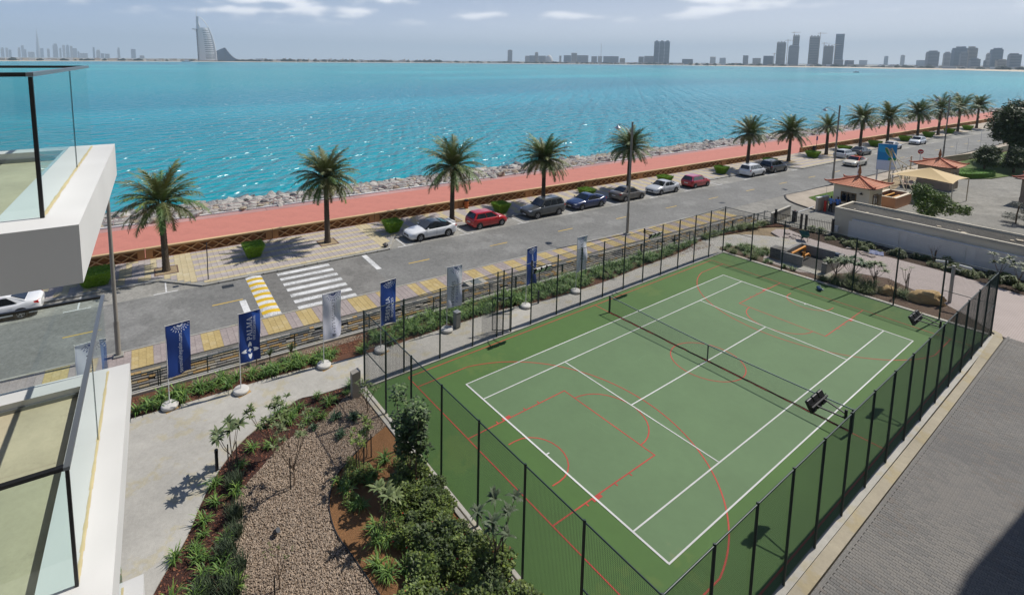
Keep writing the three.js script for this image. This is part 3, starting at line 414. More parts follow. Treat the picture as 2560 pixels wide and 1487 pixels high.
{ // court fence
  const f = thing('court_fence', 'tall dark green mesh fence round the sports court', 'fence');
  const wire = (w, h) => { const b = new MB(), r = 0.0031, R = Math.round(w / 0.05), Hn = Math.round(h / 0.055); const pr = (a, c) => { const d = [c[0] - a[0], c[1] - a[1], c[2] - a[2]], o = [0, 1, 2].map(k => { const t = k / 3 * 2 * Math.PI; return d[1] !== 0 ? [Math.cos(t) * r, 0, Math.sin(t) * r] : [0, Math.cos(t) * r, Math.sin(t) * r]; }); for (let k = 0; k < 3; k++) { const p = o[k], q = o[(k + 1) % 3]; b.quad([a[0] + p[0], a[1] + p[1], a[2] + p[2]], [a[0] + q[0], a[1] + q[1], a[2] + q[2]], [c[0] + q[0], c[1] + q[1], c[2] + q[2]], [c[0] + p[0], c[1] + p[1], c[2] + p[2]]); } };
    for (let i = 0; i <= R; i++) pr([i * w / R, 0, 0], [i * w / R, h, 0]); for (let i = 0; i <= Hn; i++) pr([0, i * h / Hn, 0.003], [w, i * h / Hn, 0.003]); return b.build(); };
  const postG = new MB().cyl([0, 0, 0], [0, FH - 0.02, 0], 0.042, 0.042, 10).cyl([0, FH - 0.02, 0], [0, FH + 0.02, 0], 0.05, 0.03, 10).build();
  const nx = 15, nz = 7, dx = (FX1 - FX0) / nx, dz = (FZ1 - FZ0) / nz, gx = wire(dx, FH - 0.2), gz = wire(dz, FH - 0.2), gGate = wire(dx, FH - 0.2 - 2.1);
  const post = (x, z) => { const m = part('post', postG, M.fence, f); m.position.set(x, 0.06, z); };
  const panel = (g, x, y, z, turn) => { const m = part('mesh_panel', g, M.fence, f); m.position.set(x, y, z); m.rotation.y = turn; m.userData.kind = 'stuff'; };
  const rail = (a, b, r = 0.024) => part('rail', new MB().cyl(a, b, r, r, 8, true).build(), M.fence, f);
  for (let i = 0; i <= nx; i++) for (const z of [FZ0, FZ1]) post(FX0 + i * dx, z);
  for (let i = 1; i < nz; i++) for (const x of [FX0, FX1]) post(x, FZ0 + i * dz);
  post(-6.82, FZ0); post(-7.87, FZ0);
  for (let i = 0; i < nx; i++) { const x = FX0 + i * dx; for (const z of [FZ0, FZ1]) { rail([x, FH + 0.02, z], [x + dx, FH + 0.02, z]); const gate = z === FZ0 && i === 4; const isGate = z === FZ0 && x < -7 && x + dx > -7.3; panel(isGate ? gGate : gx, x, isGate ? 2.2 : 0.16, z, 0); } }
  for (let i = 0; i < nz; i++) { const z = FZ0 + i * dz; for (const x of [FX0, FX1]) { rail([x, FH + 0.02, z], [x, FH + 0.02, z + dz]); panel(gz, x, 0.16, z, -Math.PI / 2); } }
  for (const [x, sx] of [[FX0, 1], [FX1, -1]]) for (const [z, sz] of [[FZ0, 1], [FZ1, -1]]) { rail([x, 1.95, z], [x + sx * dx, 1.95, z], 0.022); rail([x, 1.95, z], [x, 1.95, z + sz * dz], 0.022); }
  rail([-7.87, 2.2, FZ0], [-6.82, 2.2, FZ0]);
  const fill = wire(1.1, 1.95); panel(fill, -8.97, 0.16, FZ0, 0); 
  const gate = new THREE.Group(); gate.name = 'gate'; gate.position.set(-6.86, 0.12, FZ0 - 0.06); gate.rotation.y = Math.PI - 0.58; f.add(gate);
  const fr = new MB(); fr.bar([0, 0, 0], [0, 2, 0], 0.04); fr.bar([1.02, 0, 0], [1.02, 2, 0], 0.04); fr.bar([0.02, 0.02, 0], [1.0, 0.02, 0], 0.04); fr.bar([0.02, 1.98, 0], [1.0, 1.98, 0], 0.04); fr.bar([0.02, 1.0, 0], [1.0, 1.0, 0], 0.03); part('gate_frame', fr.build(), M.fence, gate);
  const gm = part('gate_mesh', wire(1.0, 1.94), M.fence, gate); gm.position.set(0.01, 0.03, 0); gm.userData.kind = 'stuff';
}
{ // tennis net
  const n = thing('tennis_net', 'dark tennis net stretched across the middle of the court', 'net'), zs = 6.38, top = z => 0.915 + 0.155 * Math.pow(Math.abs(z) / zs, 1.4);
  for (const z of [-zs, zs]) part('post', new MB().bar([0, 0.02, z], [0, 1.1, z], 0.09, 0.09).build(), M.fence, n);
  const b = new MB(), r = 0.0009; for (let k = 0; k <= 290; k++) { const z = mix(-zs, zs, k / 290); b.bar([0, 0.06, z], [0, top(z), z], 2 * r, 2 * r); } for (let k = 0; k < 24; k++) for (let i = 0; i < 16; i++) { const z0 = mix(-zs, zs, i / 16), z1 = mix(-zs, zs, (i + 1) / 16); b.bar([0, mix(0.06, top(z0), k / 24), z0], [0, mix(0.06, top(z1), k / 24), z1], 2 * r, 2 * r); }
  const net = part('netting', b.build(), M.dark, n); net.userData.kind = 'stuff';
  const band = new MB(); for (let i = 0; i < 24; i++) { const z0 = mix(-zs, zs, i / 24), z1 = mix(-zs, zs, (i + 1) / 24); band.bar([0, top(z0), z0], [0, top(z1), z1], 0.03, 0.05); } part('top_band', band.build(), mat([0.16, 0.20, 0.20], 0.8), n);
  const rr = rng(9), low = []; for (let i = 0; i <= 40; i++) low.push([(rr() - 0.5) * 0.05, 0.055 + rr() * 0.02, mix(-zs, zs, i / 40)]); part('bottom_cord', new MB().tube(low, 0.026, 5).build(), mat([0.03, 0.018, 0.014], 0.8), n);
  part('centre_strap', new MB().box(0, 0.47, 0, 0.045, 0.9, 0.05).build(), mat([0.05, 0.06, 0.06], 0.8), n);
}
function floodlight(x, z, inward, label) {
  const g = thing('floodlight', label, 'floodlight', [x, FH - 0.12, z], inward < 0 ? Math.PI : 0, 'floodlight clusters on the court fence');   // built facing +z
  part('mast', new MB().bar([0, 0.0, 0.09], [0, 0.34, 0.09], 0.07).build(), M.black, g);
  for (const s of [-0.32, 0.32]) part('arm', new MB().bar([s * 0.4, 0.1, 0.09], [s, 0.16, 0.85], 0.04).build(), M.black, g);
  part('crossbar', new MB().bar([-0.62, 0.18, 0.86], [0.62, 0.18, 0.86], 0.05).build(), M.black, g);
  for (let k = -1; k <= 1; k++) {
    const h = new THREE.Group(); h.name = 'lamp_head'; h.position.set(k * 0.43, 0.16, 0.92); h.rotation.x = 0.55; g.add(h);
    part('housing', new MB().box(0, 0, 0.06, 0.33, 0.42, 0.10, 0, 0.02).build(), M.black, h); part('lens', new MB().box(0, 0, 0.1155, 0.25, 0.34, 0.01).build(), mat([0.40, 0.43, 0.40], 0.15), h);
    part('yoke', new MB().bar([-0.18, 0.0, 0.03], [-0.18, 0.06, -0.06], 0.02).bar([0.18, 0, 0.03], [0.18, 0.06, -0.06], 0.02).bar([-0.18, 0.06, -0.06], [0.18, 0.06, -0.06], 0.02).build(), M.black, h);
  }
}
floodlight(-5.36, FZ0, 1, 'floodlight cluster on the path side fence, in front of a blue banner');
floodlight(5.4, FZ0, 1, 'floodlight cluster on the path side fence, toward the gatehouse end');
floodlight(-5.5, FZ1, -1, 'floodlight cluster beside the net post on the drive side fence');
floodlight(5.4, FZ1, -1, 'floodlight cluster on the drive side fence, toward the two boulders');

// ------------------------------------------------------------------ banner flags
function bannerTexture(kind) {
  const w = 256, h = 640, cv = document.createElement('canvas'); cv.width = w; cv.height = h; const c = cv.getContext('2d'), blue = kind[0] === 'b';
  c.fillStyle = blue ? '#123a84' : '#d9dae6'; c.fillRect(0, 0, w, h);
  const ink = blue ? '#f4f6fa' : '#2c3a80', ink2 = blue ? '#f4f6fa' : '#24253a';
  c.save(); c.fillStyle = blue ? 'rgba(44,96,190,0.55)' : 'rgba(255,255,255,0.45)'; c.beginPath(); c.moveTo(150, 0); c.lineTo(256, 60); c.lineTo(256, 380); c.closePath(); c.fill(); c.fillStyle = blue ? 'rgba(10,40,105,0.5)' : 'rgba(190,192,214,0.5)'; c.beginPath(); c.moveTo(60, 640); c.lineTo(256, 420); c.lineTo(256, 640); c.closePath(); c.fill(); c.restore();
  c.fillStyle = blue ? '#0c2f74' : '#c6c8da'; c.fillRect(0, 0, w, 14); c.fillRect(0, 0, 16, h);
  const leaves = () => { c.fillStyle = ink; const cx = 148, cy = 16; for (let ring = 0; ring < 3; ring++) for (let k = 0; k < 9; k++) { const a = Math.PI * (0.04 + 0.92 * (k + (ring % 2) * 0.5) / 9), r0 = 26 + ring * 32; if (a > Math.PI * 0.98) continue; c.save(); c.translate(cx + Math.cos(a) * r0, cy + Math.sin(a) * r0); c.rotate(a); c.beginPath(); c.moveTo(-13, 0); c.quadraticCurveTo(0, -8, 17, 0); c.quadraticCurveTo(0, 8, -13, 0); c.fill(); c.restore(); } };
  const up = (txt, x, y, px, font, color) => { c.save(); c.translate(x, y); c.rotate(-Math.PI / 2); c.fillStyle = color; c.font = `${px}px ${font}`; c.textBaseline = 'middle'; c.fillText(txt, 0, 0); c.restore(); };
  if (kind === 'b_web') { leaves(); up('sereniathepalm.com', 148, 622, 54, 'sans-serif', ink); }
  if (kind === 'b_name') { up('PALMA', 128, 372, 86, 'serif', ink); up('LIVE EXCEPTIONAL', 184, 380, 34, 'serif', ink); c.fillStyle = ink; c.save(); c.translate(134, 500); for (let k = 0; k < 4; k++) { c.save(); c.rotate(k * Math.PI / 2); c.beginPath(); c.moveTo(0, -112); c.quadraticCurveTo(30, -78, 22, -40); c.quadraticCurveTo(2, -62, -22, -40); c.quadraticCurveTo(-30, -78, 0, -112); c.fill(); c.restore(); } c.beginPath(); for (let k = 0; k < 8; k++) { const a = k * Math.PI / 4 - Math.PI / 2, r0 = k % 2 ? 12 : 34; c.lineTo(Math.cos(a) * r0, Math.sin(a) * r0); } c.closePath(); c.fill(); c.restore(); }
  if (kind === 'w_tel') { leaves(); up('+971 561150677', 150, 560, 62, 'sans-serif', ink2); c.strokeStyle = ink2; c.lineWidth = 5; c.strokeRect(134, 580, 34, 26); c.beginPath(); c.arc(150, 593, 7, 0, 7); c.stroke(); c.beginPath(); c.moveTo(126, 572); c.lineTo(126, 614); c.stroke(); }
  if (kind === 'b_res') { leaves(); up('SERENIA', 118, 600, 92, 'sans-serif', ink); up('RESIDENCES', 192, 560, 52, 'sans-serif', ink); }
  if (kind === 'w_sale') { leaves(); up('RESIDENCES', 108, 618, 70, 'sans-serif', ink2); up('FOR SALE & RENT', 176, 580, 50, 'sans-serif', ink); }
  if (kind === 'w_name') { leaves(); up('PALMA', 128, 430, 86, 'serif', ink2); }
  const t = new THREE.CanvasTexture(cv); t.colorSpace = THREE.SRGBColorSpace; return t;
}
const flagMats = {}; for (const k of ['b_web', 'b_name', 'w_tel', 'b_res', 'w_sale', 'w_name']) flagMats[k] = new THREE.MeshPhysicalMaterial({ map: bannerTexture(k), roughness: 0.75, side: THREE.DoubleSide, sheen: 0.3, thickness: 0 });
function banner(x, z, kind, turn, label, seed, sway = 0.05) {
  const g = thing('banner_flag', label, 'banner', [x, 0.05, z], 0, 'banner flags along the path'), w = 1.0, h = 2.45, top = 3.86, nx = 10, ny = 24, b = new MB(), r = rng(seed), p1 = r() * 6, p2 = r() * 6;
  const P = (i, j) => { const u = i / nx, v = j / ny, fall = 1 - v, a = sway * u * (0.25 + fall); return [u * w * (1 - 0.04 * fall * (1 + Math.sin(p1 + v * 5))), top - (1 - v) * h - 0.03 * u * Math.sin(p2 + u * 3) * fall, a * (Math.sin(p1 + u * 6 + v * 5) * 1.1 + Math.sin(p2 + u * 3 - v * 9)) + 0.02 * Math.sin(p2 + v * 7 + u * 4)]; };
  for (let i = 0; i < nx; i++) for (let j = 0; j < ny; j++) b.quad(P(i, j), P(i + 1, j), P(i + 1, j + 1), P(i, j + 1), [[i / nx, j / ny], [(i + 1) / nx, j / ny], [(i + 1) / nx, (j + 1) / ny], [i / nx, (j + 1) / ny]]);
  let geo = b.build(); geo.deleteAttribute('normal'); geo = mergeVertices(geo, 1e-4); geo.computeVertexNormals();
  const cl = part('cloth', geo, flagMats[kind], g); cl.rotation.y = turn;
  const arm = part('top_rod', new MB().cyl([-0.02, top + 0.01, 0], [w, top + 0.005, 0], 0.011, 0.011, 6).build(), M.white, g); arm.rotation.y = turn;
  part('pole', new MB().cyl([0, 0.15, 0], [0, top + 0.05, 0], 0.021, 0.016, 8).build(), M.white, g);
  part('base_weight', new THREE.LatheGeometry([[0, 0.0], [0.30, 0.0], [0.36, 0.05], [0.36, 0.13], [0.31, 0.2], [0.05, 0.215], [0, 0.215]].map(p => new THREE.Vector2(...p)), 24), mat([0.55, 0.53, 0.49], 0.7, { map: tPatch }), g);
  if (seed % 2) part('base_board', new MB().box(0.06, 0.0, 0.12, 0.62, 0.016, 0.44, 0.3).build(), mat([0.42, 0.27, 0.11], 0.85, { map: tSoft }), g);
}
banner(-27.35, -11.75, 'w_name', 0.06, 'white banner half hidden behind the lower balcony ledge', 41);
banner(-24.07, -11.5, 'b_web', 0.06, 'blue banner with a web address, first of the row beside the balcony', 43);
banner(-21.14, -10.86, 'b_name', 0.03, 'blue banner with a four-pointed emblem', 45);
banner(-17.13, -10.67, 'w_tel', 0.03, 'white banner with a telephone number', 47, 0.07);
banner(-14.05, -10.33, 'b_res', 0.10, 'blue banner with large lettering behind the fence corner', 49);
banner(-9.89, -10.1, 'w_sale', -0.1, 'white banner behind the fence, beside the grey litter bin', 52, 0.07);
banner(-4.01, -9.77, 'b_web', 0.12, 'blue banner behind the fence, right beside a floodlight cluster', 54);
banner(0.31, -9.47, 'w_name', 0.0, 'white banner last in the row, toward the gatehouse', 56, 0.07);

// ------------------------------------------------------------------ street lamps and small street things
function streetLamp(s, label) {
  const p = rd(s, -15.85), g = thing('street_lamp', label, 'street lamp', [p[0], 0.1, p[1]], -RA, 'street lamps along the road');   // arm points to -z, over the road
  part('base_plate', new MB().box(0, 0.06, 0, 0.46, 0.12, 0.46, 0, 0.02).build(), M.concreteGrey, g);
  part('sleeve', new MB().cyl([0, 0.1, 0], [0, 1.9, 0], 0.13, 0.125, 16).cyl([0, 1.9, 0], [0, 1.98, 0], 0.135, 0.1, 16).build(), M.lampPost, g);
  part('shaft', new MB().cyl([0, 1.95, 0], [0, 10.35, 0], 0.098, 0.085, 16).build(), M.lampPost, g);
  const c = []; for (let i = 0; i <= 10; i++) { const u = i / 10; c.push([0, 9.2 + 0.75 * Math.sin(u * Math.PI * 0.55), -0.08 - 1.55 * u]); } part('arm', new MB().tube(c, 0.032, 7).build(), M.lampPost, g);
  const d = []; for (let i = 0; i <= 8; i++) { const u = i / 8; d.push([0, 9.62 + 0.42 * Math.sin(u * 2.2), -0.08 - 1.5 * u]); } part('scroll', new MB().tube(d, 0.017, 5).build(), M.lampPost, g);
  const h = part('luminaire', new THREE.LatheGeometry([[0, 0.26], [0.07, 0.25], [0.1, 0.16], [0.24, 0.07], [0.31, -0.03], [0.3, -0.05], [0, -0.05]].map(q => new THREE.Vector2(...q)), 20), mat([0.42, 0.45, 0.47], 0.35, { metalness: 0.3 }), g); h.position.set(0, 9.62, -1.62);
  const glass = part('lamp_glass', new THREE.SphereGeometry(0.2, 14, 6, 0, 6.3, Math.PI / 2, Math.PI / 2), mat([0.5, 0.5, 0.5], 0.2), h); glass.scale.y = 0.45; glass.position.y = -0.052;
  const sp = new MB().cyl([0, 9.75, -0.2], [0.02, 10.15, -0.32], 0.01, 0.004, 5); part('spike', sp.build(), M.lampPost, g);
}
streetLamp(-26.84, 'tall street lamp beside the balconies, its head hidden behind the upper balcony');
streetLamp(12.38, 'tall street lamp behind the court fence, standing before a palm and a brown car');
streetLamp(51.34, 'tall street lamp beside the nearer tiled gatehouse');
streetLamp(89.8, 'far street lamp between the second gatehouse and the big dark tree');
{ const g = thing('sign_pole', 'thin dark post on the pavement, between the first palm and a clipped hedge', 'post', rd3(-21.7, 0.1, -24.0)); part('post', new MB().cyl([0, 0, 0], [0, 2.75, 0], 0.033, 0.033, 8).build(), M.dark, g); part('plate', new MB().box(0, 2.5, 0, 0.03, 0.42, 0.3, -RA).build(), mat([0.05, 0.055, 0.06], 0.6), g); }
{ const g = thing('litter_bin', 'orange litter bin with a black lid against the lattice wall', 'litter bin', rd3(4.0, 0.1, -30.05), -RA); part('body', new MB().cyl([0, 0.06, 0], [0, 0.82, 0], 0.21, 0.24, 18).build(), mat([0.42, 0.10, 0.015], 0.6), g); part('lid', new MB().cyl([0, 0.82, 0], [0, 0.98, 0], 0.25, 0.18, 18).build(), M.black, g); part('base', new MB().cyl([0, 0, 0], [0, 0.06, 0], 0.2, 0.2, 18).build(), M.black, g); }
{ const g = thing('street_sign', 'blue notice on a dark post in the gap of the lattice wall', 'sign', rd3(78.4, 0.1, -30.0), -RA); part('post', new MB().cyl([0.4, 0, 0], [0.4, 2.7, 0], 0.04, 0.04, 8).build(), M.dark, g); part('notice', new MB().box(0.4, 2.25, 0, 0.5, 0.7, 0.05).build(), mat([0.07, 0.09, 0.28], 0.6), g); }
{ const p = rd(78.0, -30.0), g = thing('litter_bin', 'dark litter bin beside the blue notice at the gap of the lattice wall', 'litter bin', [p[0], 0.1, p[1]]); part('body', new MB().cyl([0, 0, 0], [0, 0.85, 0], 0.24, 0.26, 14).build(), M.dark, g); part('lid', new MB().cyl([0, 0.86, 0], [0, 0.98, 0], 0.27, 0.16, 14).build(), M.black, g); }
{ const g = thing('litter_bin', 'square grey litter bin on the path, beside a white banner', 'litter bin', [-9.18, 0.05, -10.1], 0.1); part('body', new MB().box(0, 0.5, 0, 0.33, 0.94, 0.3, 0, 0.012).build(), mat([0.17, 0.17, 0.165], 0.5), g); for (let k = 0; k < 5; k++) part('slat', new MB().box(-0.125 + k * 0.062, 0.46, 0.153, 0.045, 0.7, 0.012).build(), mat([0.21, 0.205, 0.195], 0.5), g); part('top', new MB().box(0, 1.0, 0, 0.37, 0.05, 0.34, 0, 0.012).build(), M.steel, g); }
{ const g = thing('bollard_light', 'dark bollard light at the edge of the concrete path by the mulch', 'bollard', [-22.98, 0.05, -6.45]); part('shaft', new MB().cyl([0, 0, 0], [0, 0.74, 0], 0.062, 0.062, 14).build(), M.dark, g); part('head', new MB().cyl([0, 0.745, 0], [0, 0.85, 0], 0.072, 0.066, 14).build(), M.black, g); }
{ const g = thing('bollard_light', 'dark bollard light on the path behind the fence, between two banners', 'bollard', [-2.94, 0.05, -9.72]); part('shaft', new MB().cyl([0, 0, 0], [0, 0.74, 0], 0.062, 0.062, 12).build(), M.dark, g); part('head', new MB().cyl([0, 0.745, 0], [0, 0.85, 0], 0.072, 0.066, 12).build(), M.black, g); }
{ const g = thing('service_pillar', 'beige angular service pillar outside the fence corner', 'pillar', [-16.72, 0.02, -7.62], -0.1); const b = new MB(); b.prism([[-0.2, -0.16], [0.2, -0.16], [0.2, 0.16], [-0.2, 0.16]], 0, 1.22); part('body', b.build(), mat([0.36, 0.325, 0.275], 0.7, { map: tSoft }), g); part('cap', new MB().quad([-0.2, 1.223, 0.16], [0.2, 1.32, 0.16], [0.2, 1.32, -0.16], [-0.2, 1.223, -0.16]).quad([-0.2, 1.222, 0.16], [0.2, 1.222, 0.16], [0.2, 1.32, 0.16], [0.2, 1.32, 0.16]).quad([0.2, 1.222, 0.16], [0.2, 1.222, -0.16], [0.2, 1.32, -0.16], [0.2, 1.32, 0.16]).build(), mat([0.33, 0.30, 0.255], 0.7), g); }
{ const g = thing('garden_spotlight', 'small black spotlight on the gravel bed', 'spotlight', [-21.88, 0.02, -2.4], 0.6); part('stem', new MB().cyl([0, 0, 0], [0, 0.14, 0], 0.018, 0.018, 8).build(), M.dark, g); part('head', new MB().cyl([0, 0.1, -0.07], [0.02, 0.24, 0.07], 0.07, 0.085, 14).build(), mat([0.03, 0.035, 0.045], 0.5), g); }
{ const g = new THREE.IcosahedronGeometry(0.26, 2), P = g.attributes.position; for (let i = 0; i < P.count; i++) { const n = 0.75 + 0.5 * perlin.noise(P.getX(i) * 4, P.getY(i) * 4, P.getZ(i) * 4); P.setXYZ(i, P.getX(i) * n * 1.3, Math.max(-0.16, P.getY(i) * n * 0.8), P.getZ(i) * n); } g.computeVertexNormals(); single('rubbish_bag', g, mat([0.035, 0.033, 0.035], 0.55), 'dark rubbish bag lying on the kerb near the white saloon', 'bag', rd3(-8.1, 0.28, -23.75)); }

// ------------------------------------------------------------------ vehicles
const rubber = mat([0.012, 0.012, 0.012], 0.85), rimM = mat([0.42, 0.42, 0.43], 0.3, { metalness: 0.75 }), rimDark = mat([0.12, 0.12, 0.125], 0.35, { metalness: 0.7 }), lampRed = mat([0.45, 0.012, 0.01], 0.25), lampClear = new THREE.MeshPhysicalMaterial({ color: lin(0.55, 0.57, 0.6), roughness: 0.1, clearcoat: 1 }), plateM = mat([0.6, 0.6, 0.58], 0.6);
const wheelCache = new Map();
function wheelGeos(R, wd) { const k = `${R}_${wd}`; if (!wheelCache.has(k)) {
  const tyre = new THREE.LatheGeometry([[R * 0.62, -wd / 2], [R * 0.93, -wd / 2], [R, -wd * 0.32], [R, wd * 0.32], [R * 0.93, wd / 2], [R * 0.62, wd / 2], [R * 0.62, -wd / 2]].map(p => new THREE.Vector2(...p)), 24); tyre.rotateX(Math.PI / 2);
  const rim = new MB(); rim.geo(new THREE.CylinderGeometry(R * 0.63, R * 0.63, wd * 0.5, 20).rotateX(Math.PI / 2)); const sp = new MB(); for (let i = 0; i < 5; i++) { const a = i / 5 * 6.2832, c = Math.cos(a), s = Math.sin(a); sp.bar([c * 0.03, s * 0.03, wd * 0.40], [c * R * 0.6, s * R * 0.6, wd * 0.42], 0.055, 0.05); } sp.geo(new THREE.TorusGeometry(R * 0.6, R * 0.06, 6, 24), new THREE.Matrix4().makeTranslation(0, 0, wd * 0.38)); sp.geo(new THREE.CylinderGeometry(R * 0.16, R * 0.16, 0.03, 12).rotateX(Math.PI / 2), new THREE.Matrix4().makeTranslation(0, 0, wd * 0.42));
  wheelCache.set(k, [tyre, rim.build(), sp.build()]); } return wheelCache.get(k); }
// a car is lofted from cross-sections; x is the length (front at +x), z the width
const CAR = {
  sedan: { L: 4.65, W: 1.82, hood: 0.94, belt: 0.96, roof: 1.45, tail: 1.06, nose: 0.66, ws: [0.98, 0.28], rw: [-0.82, -1.62], R: 0.325, wb: 2.72, fo: 0.95, sill: 0.2 },
  coupe: { L: 4.8, W: 1.86, hood: 0.93, belt: 0.95, roof: 1.42, tail: 1.08, nose: 0.66, ws: [0.95, 0.18], rw: [-0.7, -1.85], R: 0.34, wb: 2.82, fo: 0.95, sill: 0.19 },
  hatch: { L: 4.05, W: 1.72, hood: 0.98, belt: 0.99, roof: 1.50, tail: 1.02, nose: 0.70, ws: [0.95, 0.25], rw: [-1.55, -1.92], R: 0.31, wb: 2.55, fo: 0.80, sill: 0.2 },
  suv: { L: 4.85, W: 1.90, hood: 1.08, belt: 1.12, roof: 1.72, tail: 1.16, nose: 0.82, ws: [0.98, 0.35], rw: [-1.98, -2.30], R: 0.365, wb: 2.85, fo: 0.95, sill: 0.27 },
  mpv: { L: 4.25, W: 1.70, hood: 1.02, belt: 1.06, roof: 1.66, tail: 1.08, nose: 0.76, ws: [1.22, 0.45], rw: [-1.82, -2.04], R: 0.31, wb: 2.65, fo: 0.78, sill: 0.22 },
  wagon: { L: 4.6, W: 1.80, hood: 0.94, belt: 0.97, roof: 1.47, tail: 1.0, nose: 0.66, ws: [0.95, 0.25], rw: [-1.75, -2.15], R: 0.32, wb: 2.68, fo: 0.92, sill: 0.2 },
};
function carGeos(k) {
  const c = CAR[k], hl = c.L / 2, hw = c.W / 2, X = u => u, sections = [];
  const add = (x, yb, ym, yt, w, crown = 0.03) => sections.push([x, yb, ym, yt, w, crown]);
  const notch = c.rw[1] > -hl + 0.35;
  add(hl, c.sill + 0.16, 0.45, c.nose - 0.06, hw * 0.70, 0.01); add(hl - 0.05, c.sill + 0.06, 0.46, c.nose, hw * 0.80, 0.015); add(hl - 0.2, c.sill + 0.02, 0.5, c.nose + 0.09, hw * 0.93); add(hl - 0.5, c.sill, 0.55, mix(c.nose, c.hood, 0.62), hw * 0.985); add(c.ws[0] + 0.35, c.sill, 0.58, c.hood - 0.02, hw); add(c.ws[0], c.sill, 0.6, c.hood + 0.01, hw); add(0, c.sill, 0.62, c.belt, hw); add(c.rw[1] + 0.4, c.sill, 0.64, c.belt + 0.02, hw);
  if (notch) { add(c.rw[1], c.sill, 0.66, c.tail, hw * 0.99); add(-hl + 0.22, c.sill + 0.03, 0.66, c.tail - 0.02, hw * 0.95); } else add(-hl + 0.16, c.sill + 0.03, 0.66, c.tail, hw * 0.965);
  add(-hl + 0.04, c.sill + 0.10, 0.62, c.tail - 0.12, hw * 0.86, 0.015); add(-hl, c.sill + 0.18, 0.56, c.tail - 0.2, hw * 0.76, 0.01);
  const ring = ([x, yb, ym, yt, w, cr]) => { const h = [[0, yb], [w * 0.86, yb], [w * 0.97, yb + 0.08], [w, ym], [w * 0.975, mix(ym, yt, 0.6)], [w * 0.90, yt - 0.035], [w * 0.80, yt], [w * 0.4, yt + cr], [0, yt + cr * 1.25]]; return [...h.map(([z, y]) => [x, y, z]), ...h.slice(1, -1).reverse().map(([z, y]) => [x, y, -z])]; };
  const body = new MB(), rs = sections.map(ring), n = rs[0].length; for (let i = 0; i + 1 < rs.length; i++) for (let j = 0; j < n; j++) { const q = (j + 1) % n; body.quad(rs[i][j], rs[i][q], rs[i + 1][q], rs[i + 1][j]); }
  for (const [e, flip] of [[rs[0], false], [rs[rs.length - 1], true]]) for (let j = 1; j + 1 < n; j++) flip ? body.tri(e[0], e[j], e[j + 1]) : body.tri(e[0], e[j + 1], e[j]);
  let bg = body.build(); bg.deleteAttribute('normal'); bg.deleteAttribute('uv'); bg = mergeVertices(bg, 1e-4); bg.computeVertexNormals();
  // cabin: pillars and roof
  const wb = hw * 0.90, wr = hw * 0.70, yb = c.belt - 0.02, yr = c.roof, A = (u, v, z) => [u, v, z], [x0, x1] = c.ws, [x2, x3] = c.rw, xm0 = x1 - 0.12, xm1 = x2 + 0.18;
  const lo = [[x0, c.hood - 0.02], [x1 + 0.0, yb], [x2, yb], [x3, (notch ? c.tail : c.belt) - 0.02]];
  const pr = [[x0, lo[0][1], wb * 0.98], [mix(x0, x1, 0.97), yr - 0.05, wr], [xm0, yr - 0.012, wr], [mix(xm0, xm1, 0.5), yr, wr], [xm1, yr - 0.012, wr * 0.985], [mix(x3, x2, 0.97), yr - 0.055, wr * 0.96], [x3, lo[3][1], wb * 0.95]];
  const cab = new MB();
  for (let i = 0; i + 1 < pr.length; i++) { const [a, ya, za] = pr[i], [b, yb2, zb] = pr[i + 1], e = 0.72, cr = (i > 0 && i < 5) ? 0.03 : 0.02; for (const s of [1, -1]) { cab.quad([a, ya, s * za], [a, ya + cr * 0.8, s * za * e], [b, yb2 + cr * 0.8, s * zb * e], [b, yb2, s * zb]); } cab.quad([a, ya + cr * 0.8, za * e], [a, ya + cr * 0.8, -za * e], [b, yb2 + cr * 0.8, -zb * e], [b, yb2 + cr * 0.8, zb * e]); }
  for (const s of [1, -1]) { const side = pr.map(([x, y, z]) => [x, y, s * z]), base = [[x0, yb - 0.02, s * wb], [mix(x0, x1, 0.97), yb - 0.02, s * wb], [xm0, yb - 0.02, s * wb], [mix(xm0, xm1, 0.5), yb - 0.02, s * wb], [xm1, yb - 0.02, s * wb], [mix(x3, x2, 0.97), yb - 0.02, s * wb], [x3, yb - 0.02, s * wb * 0.97]]; for (let i = 0; i + 1 < side.length; i++) cab.quad(side[i], side[i + 1], base[i + 1], base[i]); }
  // panes, a few mm proud of the cabin
  const front = new MB(), rear = new MB(), sides = [], o = 0.012;
  const wsN = [yr - c.hood, x0 - x1], l1 = Math.hypot(...wsN); const fo = (x, y) => [x + wsN[0] / l1 * (o + 0.018), y + wsN[1] / l1 * (o + 0.018)];
  { const a = fo(mix(x0, x1, 0.06), mix(c.hood, yr, 0.06)), b = fo(mix(x0, x1, 0.92), mix(c.hood, yr, 0.92)); front.quad([a[0], a[1], wb * 0.90], [a[0], a[1], -wb * 0.90], [b[0], b[1], -wr * 0.93], [b[0], b[1], wr * 0.93]); }
  { const ty = lo[3][1], N = [x2 - x3, yr - ty], q = Math.hypot(...N), ro = (x, y) => [x - (yr - ty) / q * (o + 0.018), y + (x2 - x3) / q * (o + 0.018)], a = ro(mix(x3, x2, 0.10), mix(ty, yr, 0.10)), b = ro(mix(x3, x2, 0.9), mix(ty, yr, 0.9)); rear.quad([a[0], a[1], -wb * 0.82], [a[0], a[1], wb * 0.82], [b[0], b[1], wr * 0.86], [b[0], b[1], -wr * 0.86]); }
  const zAt = y => mix(wb, wr, clamp((y - yb) / (yr - yb - 0.03))) + o, spans = k === 'suv' || k === 'mpv' || k === 'wagon' ? [[0.0, 0.36], [0.39, 0.68], [0.71, 0.97]] : [[0.02, 0.47], [0.50, 0.96]];
